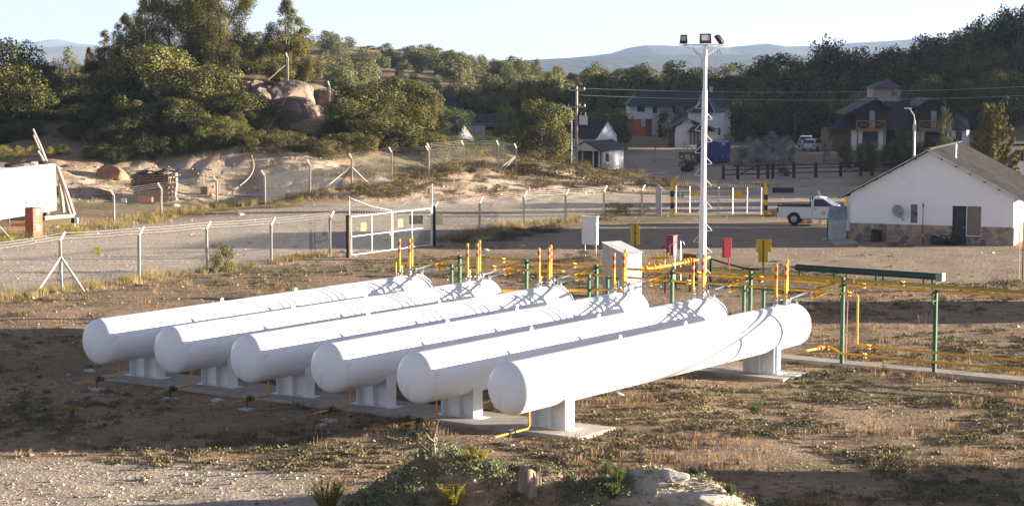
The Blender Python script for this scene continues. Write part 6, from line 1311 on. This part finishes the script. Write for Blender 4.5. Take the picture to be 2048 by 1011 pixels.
# --- woods behind the houses
wood = [(1000, 168), (1060, 158), (1120, 158), (1180, 165), (1215, 148), (1245, 133), (1290, 152), (1330, 140), (1365, 120), (1410, 132), (1450, 124), (1500, 130), (1540, 112), (1580, 105), (1635, 72), (1665, 92), (1710, 92), (1760, 98), (1800, 90), (1850, 72), (1895, 64), (1925, 72), (1950, 40), (1990, 12), (2030, 20), (2070, 5), (2120, 20)]
wl = 'dark leafy tree of the woods behind the houses'; wgp = 'trees of the woods behind the houses'
for px, tpy in wood:
    T(rnd.choice(['dl', 'dk', 'dl']), 'woodland_tree', 'tall leafy tree in the back row of the woods against the far hills', 'tree', px, 330 + rnd.uniform(-8, 8) - (60 if px > 1600 else 0) * .5, tpy, rnd.uniform(85, 125), 'trees of the back row of the woods', .5)
wn2 = 0
for row, (Y0, dtop, wd) in enumerate(((318, 28, 105), (308, 62, 100))):
    for px in np.arange(985, 2120, 52):
        tpy = np.interp(px, [a for a, b in wood], [b for a, b in wood]) + dtop + rnd.uniform(-14, 14)
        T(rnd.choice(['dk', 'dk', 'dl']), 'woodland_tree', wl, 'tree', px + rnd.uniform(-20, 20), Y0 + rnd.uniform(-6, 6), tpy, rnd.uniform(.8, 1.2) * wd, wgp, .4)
for px in np.arange(1500, 2110, 48):      # nearer rows right of the big house
    for Y0, tpy in ((275, 150), (258, 195)):
        T(rnd.choice(['dk', 'dk', 'dk', 'dl']), 'woodland_tree', wl, 'tree', px + rnd.uniform(-16, 16), Y0 + rnd.uniform(-5, 5), tpy - (px - 1500) * .09 + rnd.uniform(-14, 14), rnd.uniform(80, 115), wgp, .4)
for px in np.arange(860, 1215, 42):
    T(rnd.choice(['dk', 'dl', 'dl']), 'thicket_tree', 'olive green tree of the thicket between hill and houses', 'tree', px + rnd.uniform(-12, 12), 268 + rnd.uniform(-8, 14), 172 + rnd.uniform(-14, 14) + max(0, px - 1050) * .08, rnd.uniform(70, 105), 'trees of the thicket in the centre', .4)
for px in np.arange(1165, 1238, 30):
    T('dk', 'thicket_tree', 'dark tree left of the big house', 'tree', px, 250 + rnd.uniform(-8, 8), 205 + rnd.uniform(-12, 8), 62, 'dark trees left of the big house', .4)
for k in range(46):      # woods continuing past the right edge; they shade the houses
    X = rnd.uniform(72, 135); Y = rnd.uniform(192, 335)
    if X / Y < .262: X = Y * .27 + rnd.uniform(0, 40)
    plant(rnd.choice(['dk0', 'dk1', 'dk2', 'dl0']), 'woodland_tree', 'leafy tree in the woods past the right edge', 'tree', X, Y, rnd.uniform(11, 16), rnd.uniform(8, 11), 'woods past the right edge')
for k in range(16):
    plant(rnd.choice(['dk0', 'dk1', 'dk2']), 'woodland_tree', 'low leafy tree of the row past the right edge', 'tree', rnd.uniform(66, 80), 164 + k * 1.9, rnd.uniform(7, 8.6), rnd.uniform(6, 8), 'low row of trees past the right edge')
for a in (('sv0', 1505, 203, 272, 60, 'leftmost silvery bush beside the drive'), ('sv1', 1540, 204, 262, 62, 'tallest silvery bush beside the drive'), ('sv0', 1572, 206, 268, 44, 'rightmost silvery bush beside the drive'), ('sv1', 1522, 198, 288, 60, 'low silvery bush in front of the taller ones'), ('sv0', 1658, 208, 276, 22, 'small silvery bush right of the silver car')):
    T(a[0], 'silver_bush', a[5], 'bush', a[1], a[2], a[3], a[4], 'silvery bushes by the drive')
T('pn0', 'young_pine', 'bushy young pine behind the ridge of the white house', 'pine', 1985, 146, 206, 130)
T('pn1', 'young_pine', 'thin dark conifer standing before the chalet balcony', 'pine', 1888, 172, 203, 70)
T('dl1', 'small_tree', 'small sunlit tree left of the street lamp', 'tree', 1806, 205, 247, 44)
T('dk1', 'small_tree', 'small dark tree in front of the big house', 'tree', 1345, 262, 216, 52)
T('dl0', 'small_tree', 'rounded tree with sunlit top right of the big house', 'tree', 1527, 262, 184, 60)
T('dl2', 'small_tree', 'tree right of the rounded tree beside the big house', 'tree', 1578, 262, 200, 55)
for k, px in enumerate(range(1690, 1870, 22)): T('dk', 'garden_bush', 'dark bush of the shaded hedge before the chalet', 'bush', px, 196 + rnd.uniform(-6, 6), 283 + rnd.uniform(-8, 10), rnd.uniform(34, 50), 'dark hedge bushes before the chalet')
T('sg0', 'fence_shrub', 'round green shrub growing against the near fence', 'shrub', 441, gp(441, 542).y, 482, 46)
T('dk1', 'low_shrub', 'dark low shrub near the blue tarpaulin load', 'shrub', 1375, 195, 318, 34); T('sg1', 'low_shrub', 'small shrub by the dark fence posts', 'shrub', 1568, 186, 330, 26)
# --- shrubs on the bank
def shrub_on(keys, px, py, hpx, wpx, lab, group, name='dry_shrub', lo=44):
    p = gp(px, py, lo); k = F_PX / p.y; key = rnd.choice([q for q in PROTO if q.startswith(keys)])
    return plant(key, name, lab, 'shrub', p.x, p.y, hpx / k, wpx / k, group, p.z, .05)
for (px, py, h, w) in [(690, 350, 26, 60), (730, 352, 24, 60), (640, 350, 18, 40), (1000, 385, 16, 40), (1150, 388, 16, 50), (830, 385, 26, 70), (890, 345, 26, 70), (1050, 345, 24, 60), (1200, 372, 22, 60), (1225, 382, 20, 50), (745, 395, 28, 90), (800, 392, 30, 90), (850, 360, 30, 70), (770, 345, 26, 60), (1080, 352, 30, 90), (1140, 358, 34, 90), (1180, 372, 36, 100), (1245, 366, 28, 80), (1300, 372, 24, 70), (1040, 340, 26, 70), (1010, 335, 26, 60), (950, 345, 30, 80), (900, 350, 34, 80), (930, 320, 34, 80), (985, 318, 28, 70), (870, 325, 36, 70), (840, 312, 30, 60), (1215, 350, 26, 60), (1270, 355, 20, 60), (1120, 335, 26, 70), (1160, 340, 24, 60), (1060, 325, 24, 60), (720, 380, 22, 60), (690, 318, 26, 50), (655, 315, 36, 60), (640, 305, 30, 50), (880, 375, 20, 50), (960, 368, 18, 40), (1020, 360, 20, 50), (1090, 375, 22, 50), (1335, 372, 20, 40), (600, 300, 24, 50), (560, 298, 30, 60), (805, 370, 20, 50), (900, 300, 30, 60), (960, 300, 26, 60)]:
    shrub_on('sb', px, py, h, w, 'low dry olive brown shrub on the bank behind the road', 'dry shrubs on the bank', lo=120)
for (px, py, h, w) in [(210, 320, 34, 50), (240, 322, 36, 50), (290, 318, 40, 60), (330, 312, 40, 60), (365, 308, 36, 50), (400, 300, 30, 50), (440, 296, 34, 60), (480, 292, 30, 50), (520, 290, 34, 60), (180, 318, 28, 44), (550, 285, 30, 50), (120, 312, 24, 40)]:
    shrub_on('sg', px, py, h, w, 'dense green shrub on the upper edge of the sandy bank', 'green shrubs along the top of the bank', 'bank_shrub', 150)
for k in range(70):
    px = rnd.uniform(150, 880); shrub_on(rnd.choice(['sg', 'sb', 'sg']), px, 262 + rnd.uniform(0, 46) + (10 if px > 600 else 0), rnd.uniform(22, 40), rnd.uniform(36, 64), 'green brown shrub among the trees on the slope of the left knoll', 'shrubs on the slope of the left knoll', 'slope_shrub', 150)
for (px, py, h, w) in [(10, 318, 28, 40), (38, 318, 26, 36), (62, 315, 24, 34), (100, 318, 26, 30)]:
    shrub_on('ye', px, py, h, w, 'yellow green shrub in the sun behind the trailer', 'yellow shrubs behind the trailer', 'yellow_shrub', 150)
for (px, py, h, w) in [(20, 482, 28, 70), (120, 470, 26, 50), (165, 470, 20, 40), (240, 452, 18, 40), (350, 432, 16, 40), (408, 425, 14, 40), (450, 420, 16, 40), (300, 440, 16, 34), (560, 415, 16, 40), (595, 412, 18, 36), (10, 592, 30, 60), (290, 548, 20, 40), (500, 535, 16, 40), (600, 520, 14, 40), (1075, 420, 0, 0)]:
    if h: shrub_on('ye', px, py, h, w, 'low yellow green shrub beside the fences on the left', 'yellow green shrubs along the fences', 'yellow_shrub', 60)
for (px, py, h, w) in [(1030, 470, 16, 90), (1090, 462, 18, 80), (1250, 430, 26, 50), (1230, 425, 22, 60), (1290, 428, 22, 40), (1010, 480, 14, 60), (930, 485, 18, 50), (1170, 520, 22, 90), (1120, 535, 20, 80), (1210, 440, 16, 60), (1560, 430, 16, 50), (1610, 445, 16, 40), (1545, 432, 14, 30), (1800, 492, 10, 60), (640, 395, 16, 40), (370, 470, 0, 0)]:
    if h: shrub_on('sb', px, py, h, w, 'low dry shrub on the flat ground along the right fence', 'dry shrubs along the right fence', 'dry_shrub', 70)
# --- foreground plants
def stalk_plant(X, Y, h, w, n, leafm, lab, name='broom_plant', seed=1, group=None):
    r = np.random.default_rng(seed); C = []; N = []; S = []; z = g1(X, Y); t = thing(name, lab, 'plant', (X, Y, z), 0, group); mb = MB()
    for k in range(n):
        th = r.uniform(0, 6.28); le = r.uniform(.0, .5) * w; tip = np.array([np.cos(th) * (w * .5 * r.uniform(.4, 1)), np.sin(th) * w * .5, h * r.uniform(.6, 1.05)]); b = np.array([np.cos(th) * w * .12, np.sin(th) * w * .12, -.02])
        mid = b * .4 + tip * .6 + np.array([0, 0, h * .06]) - (tip - b) * .12 * np.array([1, 1, 0]); mb.tube([tuple(b), tuple(mid), tuple(tip)], [.006, .005, .003], 4)
        m = 34; q = r.uniform(.25, 1.03, m); P = np.where(q[:, None] < .6, b + (mid - b) * (q[:, None] / .6), mid + (tip - mid) * ((q[:, None] - .6) / .4)) + r.normal(size=(m, 3)) * .012; C.append(P); N.append(r.normal(size=(m, 3))); S.append(r.uniform(.02, .05, m))
    C = np.concatenate(C); V, Q = cards(C, np.concatenate(N), np.concatenate(S), r, .4); np_mesh('leaves', V, Q, M[leafm], t, dict(tone=np.repeat(r.uniform(.1, 1, len(C)), 4))); mb.build('stems', M[leafm], t); return t
for px, py, h, w, n, m_, lab, sd in ((655, 1022, .72, 1.15, 90, 'leaf_yellow', 'bright yellow green broom at the bottom left of the mound', 1), (905, 1020, .55, .8, 60, 'leaf_yellow', 'yellow green broom at the bottom edge before the mound', 2), (950, 935, .32, .8, 50, 'leaf_yellow', 'low bright green plant between the two mounds', 3), (1235, 980, .5, .4, 30, 'leaf_fresh', 'upright green weed left of the pale mound', 4), (1215, 945, .3, .4, 26, 'leaf_fresh', 'small green weed behind the dark mound', 5), (1225, 1000, .35, .4, 30, 'leaf_fresh', 'green weed at the bottom edge left of the pale mound', 6), (1460, 1000, .32, .3, 30, 'leaf_fresh', 'little green plant on the pale mound', 7), (1385, 950, .18, .2, 20, 'leaf_fresh', 'tiny plant on top of the pale mound', 8), (815, 862, .5, .3, 16, 'leaf_dark', 'small dark weed before the fifth tank saddle', 9), (145, 832, .4, .25, 12, 'leaf_yellow', 'thin pale weed standing in the shade on the left', 10), (1510, 825, .3, .5, 30, 'leaf_fresh', 'small bright green tuft right of the near saddle', 11)):
    p = gp(px, py, 40); n = int(n * 1.6); stalk_plant(p.x, p.y, h, w, n, m_, lab, seed=sd, group='green foreground plants')
# stump
c = gp(1060, 990, 40); t = thing('tree_stump', 'split grey weathered tree stump standing upright in the mound', 'stump', (c.x, c.y, c.z - .25))
r = random.Random(3); vs = []; fs = []; n = 26; m = 9
for j in range(m):
    q = j / (m - 1)
    for k in range(n):
        a = 2 * math.pi * k / n; rr = (.24 + .05 * math.sin(3 * a) + .05 * math.sin(7 * a + 1) + .03 * math.sin(13 * a)) * (1.15 - .3 * q) + r.uniform(-.008, .008); vs.append((rr * math.cos(a), rr * .6 * math.sin(a), q * (.80 + .12 * math.sin(3 * a + .6) + .07 * math.sin(9 * a))))
for j in range(m - 1):
    for k in range(n): fs.append((j * n + k, j * n + (k + 1) % n, (j + 1) * n + (k + 1) % n, (j + 1) * n + k))
fs.append(tuple((m - 1) * n + k for k in range(n))); MB().add(vs, fs).build('stump_body', M['stump'], t); MB().bar((-.2, -.1, .1), (-.5, -.1, -.1), .08, .06).bar((.15, -.1, .05), (.45, -.15, -.15), .09, .07).build('root', M['dead'], t)
def branchy(px, py, h, lab, seed, n=9):
    p = gp(px, py, 40); r = random.Random(seed); mb = MB(); mb.tube([(0, 0, -.05), (r.uniform(-.05, .05), 0, h * .5), (r.uniform(-.1, .1), 0, h)], [.022, .014, .004], 5)
    for k in range(n): z = h * r.uniform(.1, .8); a = r.uniform(0, 6.28); l = h * r.uniform(.2, .5); mb.tube([(0, 0, z), (math.cos(a) * l * .5, math.sin(a) * l * .5, z + l * .3), (math.cos(a) * l, math.sin(a) * l, z + l * .8)], [.009, .006, .002], 4)
    o = mb.build('dead_twig', M['dead'], None); o.location = p; tag(o, lab, 'twig', 'dead twigs in the foreground')
branchy(872, 925, .95, 'bare dead sapling standing behind the left mound', 1, 12); branchy(790, 985, .4, 'small dead twig on the left mound', 2); branchy(1155, 975, .3, 'pale dead branch lying on the dark mound', 3)
# --- ground cover (cushion plants, dry tufts, stones): nobody could count it
def inpoly(poly, x, y): return seg_poly(poly, x, y)
def scatter(n, px0, px1, py0, py1, seed, keep):
    r = np.random.default_rng(seed); k = n * 3
    Y = np.exp(r.uniform(np.log(41.0), np.log(200.0), k * 3)); Y = Y[(Y > CAM_H * F_PX / (py1 - Y_HOR) * .97) & (Y < CAM_H * F_PX / (py0 - Y_HOR))]
    X = (r.uniform(px0, px1, len(Y)) - 1024) / F_PX * Y; s = keep(X, Y) > r.uniform(size=len(Y)); return X[s][:n], Y[s][:n]
def nzv(x, y, s, sd): return fbm(x, y, s, sd, 3)
def tankfree(x, y):
    s = (x - OX) * UX + (y - OY) * UY; w = (x - OX) * UY - (y - OY) * UX
    return ~(((s > 1.5) & (s < 3.65) & (w > -18.4) & (w < 1.6)) | ((s > 14.5) & (s < 16.6) & (w > -18.4) & (w < 1.4)) | ((s > 18.85) & (s < 19.8) & (w > -22) & (w < 18)))
HS = seg_poly
def keep_plants(x, y):
    d = sstep(-.35, .55, nzv(x, y, 2.2, 22) + .6 * nzv(x, y, .8, 23)); d *= np.where(y < 84, 1.0, .8)
    for P in (ROAD, YARD, FORE, ROAD2): d *= np.where(HS(P, x, y) < -.4, .04, 1)
    hw = np.array([tuple(HP(-1, -1, 0))[:2], tuple(HP(HW + 1, -1, 0))[:2], tuple(HP(HW + 1, 11, 0))[:2], tuple(HP(-1, 11, 0))[:2]])
    d *= HS(hw, x, y) > 0
    left = (x < -6 - (y - 60) * .1) & (y > 66) & (y < 92); d *= np.where(left, .45, 1)
    right = (x > -1) & (y > 58); d = np.where(right, np.minimum(1, d * 1.6), d)
    return d * tankfree(x, y)
X, Y = scatter(4600, -60, 2110, 470, 1011, 5, keep_plants)
def cushions(X, Y, name, mat_, seed, rad, hfac, nl, ls, lab, flat=.4):
    r = np.random.default_rng(seed); Z = gz(X, Y); n = len(X); Rr = rad * np.exp(r.normal(size=n) * .45); k = nl
    d = r.normal(size=(n, k, 3)); d /= np.linalg.norm(d, axis=2)[:, :, None]; d[:, :, 2] = np.abs(d[:, :, 2]); q = r.uniform(.45, 1.1, (n, k, 1))
    el = r.uniform(.6, 1.5, (n, 1)); P = d * q * Rr[:, None, None] * np.array([1, 1, hfac]); P[:, :, 0] *= el; P = P + np.stack([X, Y, Z], 1)[:, None, :]
    P = P.reshape(-1, 3); N = (d + r.normal(size=d.shape) * .6).reshape(-1, 3); V, Q = cards(P, N, np.repeat(np.clip(Rr * .3, .03, .09), k) * ls * r.uniform(.6, 1.4, n * k), r, .7)
    tn = np.clip(np.repeat(r.uniform(0, 1, n), k) * .6 + r.uniform(0, .45, n * k), 0, 1); tag(np_mesh(name, V, Q, mat_, None, dict(tone=np.repeat(tn, 4))), lab, 'ground cover', kind='stuff')
M['cushion'] = foliage('cushion_plants', (.045, .040, .022), (.21, .175, .095), .12)
M['dry'] = foliage('dry_stalks', (.14, .085, .045), (.44, .30, .17), .2)
M['straw'] = foliage('straw', (.14, .11, .045), (.46, .36, .15), .25)
cushions(X, Y, 'cushion_plants', M['cushion'], 6, .18, .36, 66, .8, 'small grey green cushion plants covering the brown soil')
X, Y = scatter(6500, 600, 1600, 860, 1060, 15, lambda x, y: (sum(np.exp(-((x - cx) / (sx * 1.25)) ** 2 - ((y - cy) / (sy * 1.25)) ** 2) for cx, cy, h, sx, sy in MOUNDS) > .2) * np.where(x > 2.9, .05, sstep(-.5, .2, nzv(x, y, .7, 31))))
M['cushion2'] = foliage('grey_green_cushions', (.055, .065, .035), (.21, .23, .13), .15)
cushions(X, Y, 'mound_plants', M['cushion2'], 16, .14, .65, 70, .8, 'grey green low plants covering the dark mounds')
def tufts(X, Y, name, mat_, seed, h, nb, wdt, lab, spread=.5, head=False):
    r = np.random.default_rng(seed); n = len(X); Z = gz(X, Y); H = h * np.exp(r.normal(size=n) * .35); b = np.stack([X, Y, Z], 1)
    th = r.uniform(0, 6.28, (n, nb)); le = r.uniform(0, spread, (n, nb)); hh = H[:, None] * r.uniform(.5, 1.1, (n, nb)); s0 = r.normal(size=(n, nb, 2)) * H[:, None, None] * .35
    base = np.repeat(b[:, None, :], nb, 1); base[:, :, :2] += s0; tip = base + np.stack([np.cos(th) * le * hh, np.sin(th) * le * hh, hh], 2)
    wv = np.stack([np.cos(th + 1.57), np.sin(th + 1.57), np.zeros_like(th)], 2) * (wdt * r.uniform(.6, 1.4, (n, nb)))[:, :, None]
    if head: mid = base * .35 + tip * .65; V = np.stack([base, mid - wv, tip, mid + wv], 2)
    else: mid = base * .55 + tip * .45; V = np.stack([base - wv, base + wv, mid + wv * .7, tip], 2)
    V = V.reshape(-1, 3); Q = np.arange(len(V)).reshape(-1, 4); tn = np.clip(np.repeat(r.uniform(0, 1, n), nb) * .6 + r.uniform(0, .4, n * nb), 0, 1)
    tag(np_mesh(name, V, Q, mat_, None, dict(tone=np.repeat(tn, 4))), lab, 'dry grass', kind='stuff')
def keep_dry(x, y):
    d = sstep(.1, .7, nzv(x, y, 2.6, 41) + .5 * nzv(x, y, .9, 42))
    for P in (ROAD, YARD, FORE): d *= np.where(HS(P, x, y) < -.3, .03, 1)
    d = np.where((x > -4) & (y < 90), d * 1.3, d * .45); return d * tankfree(x, y)
X, Y = scatter(1500, -60, 2110, 540, 1000, 7, keep_dry); tufts(X, Y, 'dry_stalk_tufts', M['dry'], 8, .22, 22, .007, 'reddish brown dry stalks standing among the low plants', .35, True)
def along(poly, n, sd, spread):
    r = np.random.default_rng(sd); P = np.array([tuple(p)[:2] for p in poly]); L = np.linalg.norm(P[1:] - P[:-1], axis=1); c = np.concatenate([[0], np.cumsum(L)]); q = r.uniform(0, c[-1], n); i = np.clip(np.searchsorted(c, q) - 1, 0, len(L) - 1); f = (q - c[i]) / L[i]; p = P[i] + (P[i + 1] - P[i]) * f[:, None]
    return p[:, 0] + r.normal(size=n) * spread, p[:, 1] + r.normal(size=n) * spread
fx = [along(LNEAR, 260, 1, .4), along(RNEAR, 300, 2, .6), along([gp(-40, 482)] + [gp(228, 450)] + P2, 520, 3, 1.3), along([gp(1350, 372), gp(1530, 372)], 200, 4, .6)]
fX = np.concatenate([a for a, b in fx]); fY = np.concatenate([b for a, b in fx]); fk = nzv(fX, fY, 2.0, 77) > -.35; tufts(fX[fk], fY[fk], 'straw_grass', M['straw'], 9, .34, 26, .010, 'yellow straw grass growing along the fence lines', .4)
def pebbles(X, Y, name, mat_, seed, s, lab):
    r = np.random.default_rng(seed); n = len(X); Z = gz(X, Y); o = np.array([(1, 0, 0), (0, 1, 0), (-1, 0, 0), (0, -1, 0), (0, 0, 1), (0, 0, -.5)], float); S = s * np.exp(r.normal(size=n) * .5)
    V = o[None] * r.uniform(.6, 1.3, (n, 6, 3)) * S[:, None, None]; V[:, :, 2] *= .7; a = r.uniform(0, 6.28, n)[:, None]; x = V[:, :, 0] * np.cos(a) - V[:, :, 1] * np.sin(a); y = V[:, :, 0] * np.sin(a) + V[:, :, 1] * np.cos(a)
    V = np.stack([x + X[:, None], y + Y[:, None], V[:, :, 2] + Z[:, None] + S[:, None] * .2], 2).reshape(-1, 3)
    F = np.array([(0, 1, 4), (1, 2, 4), (2, 3, 4), (3, 0, 4), (1, 0, 5), (2, 1, 5), (3, 2, 5), (0, 3, 5)]); Q = (np.arange(n)[:, None, None] * 6 + F[None]).reshape(-1, 3); tag(np_mesh(name, V, Q, mat_, None), lab, 'stones', kind='stuff')
X, Y = scatter(9000, -60, 2110, 380, 1011, 12, lambda x, y: np.where((HS(ROAD, x, y) < .5) | (HS(FORE, x, y) < .5), .9, .35) * tankfree(x, y)); pebbles(X, Y, 'loose_stones', M['stone'], 13, .024, 'loose grey stones strewn over road and soil')
M['clod'] = mat('soil_clods', (.20, .14, .10), .95, var=.3, scale=3)
X, Y = scatter(14000, -60, 2110, 540, 1011, 17, lambda x, y: tankfree(x, y) * np.where(HS(FORE, x, y) < 0, .2, .9)); pebbles(X, Y, 'soil_clods', M['clod'], 18, .024, 'small brown clods of soil all over the yard')
M['rubble'] = mat('sandy_rubble', (.40, .31, .22), .95, var=.35, scale=2)
X, Y = scatter(3200, 60, 1380, 300, 420, 27, lambda x, y: np.where(HS(SAND, x, y) < .6, .95, 0)); pebbles(X, Y, 'bank_rubble', M['rubble'], 28, .06, 'sandy rubble lying on the cut bank and the dirt slope')
fk = nzv(X, Y, 1.5, 51) > .15; tufts(X[fk][:900], Y[fk][:900], 'bank_grass', M['dry'], 29, .3, 18, .010, 'dry grass growing on the cut bank and dirt slope', .4)
X, Y = scatter(1500, 640, 1560, 900, 1060, 35, lambda x, y: sum(np.exp(-((x - cx) / (sx * 1.25)) ** 2 - ((y - cy) / (sy * 1.25)) ** 2) for cx, cy, h, sx, sy in MOUNDS) > .25); pebbles(X, Y, 'mound_rubble', M['rubble'], 36, .03, 'crumbled stone and soil on the foreground mounds')
for i, (px, py, s) in enumerate(((647, 849, .16), (435, 800, .2), (1045, 492, .2), (970, 500, .2), (180, 740, .18), (110, 455, .3), (480, 430, .25), (350, 415, .3), (690, 505, .25), (1650, 478, .2), (1235, 790, .2), (1985, 505, .12), (575, 385, .3))):
    p = gp(px, py); o = rock_mesh('field_stone', (s * 1.3, s, s * .6), 60 + i, 'stone', None, p, sub=3); tag(o, 'pale field stone ' + ['left of the fifth tank front', 'in the tank shade on the left', 'on the soil before the right fence', 'by the right foot of the white gate', 'in the deep shade at far left', 'below the brick pillar meters', 'at the edge of the gravel road', 'by the plank stack', 'at the left foot of the white gate', 'on the shaded track by the hut', 'under the nearest tank', 'on the bare yard at far right', 'at the foot of the cut bank'][i], 'stone', 'pale stones lying about')
for k in list(PROTO):
    if k not in USED:
        t = PROTO[k]
        for c in list(t.children): bpy.data.objects.remove(c)
        bpy.data.objects.remove(t)
    elif 'src' in PROTO[k]: del PROTO[k]['src']
# ------------------------------------------------------------------ haze: one closed box of thin air around the place
hz = MB().span((-5200, -150, -70), (5200, 10500, 110)).build('haze', bpy.data.materials.new('haze_air'))
hm = hz.data.materials[0]; hm.use_nodes = True; hn = hm.node_tree
hn.nodes.remove(hn.nodes['Principled BSDF'])
pv = hn.nodes.new('ShaderNodeVolumePrincipled'); pv.inputs['Color'].default_value = (.50, .68, 1.0, 1); pv.inputs['Density'].default_value = 0.000085; pv.inputs['Anisotropy'].default_value = .3
hn.links.new(pv.outputs[0], hn.nodes['Material Output'].inputs['Volume'])
tag(hz, kind='stuff')
hz.visible_shadow = True
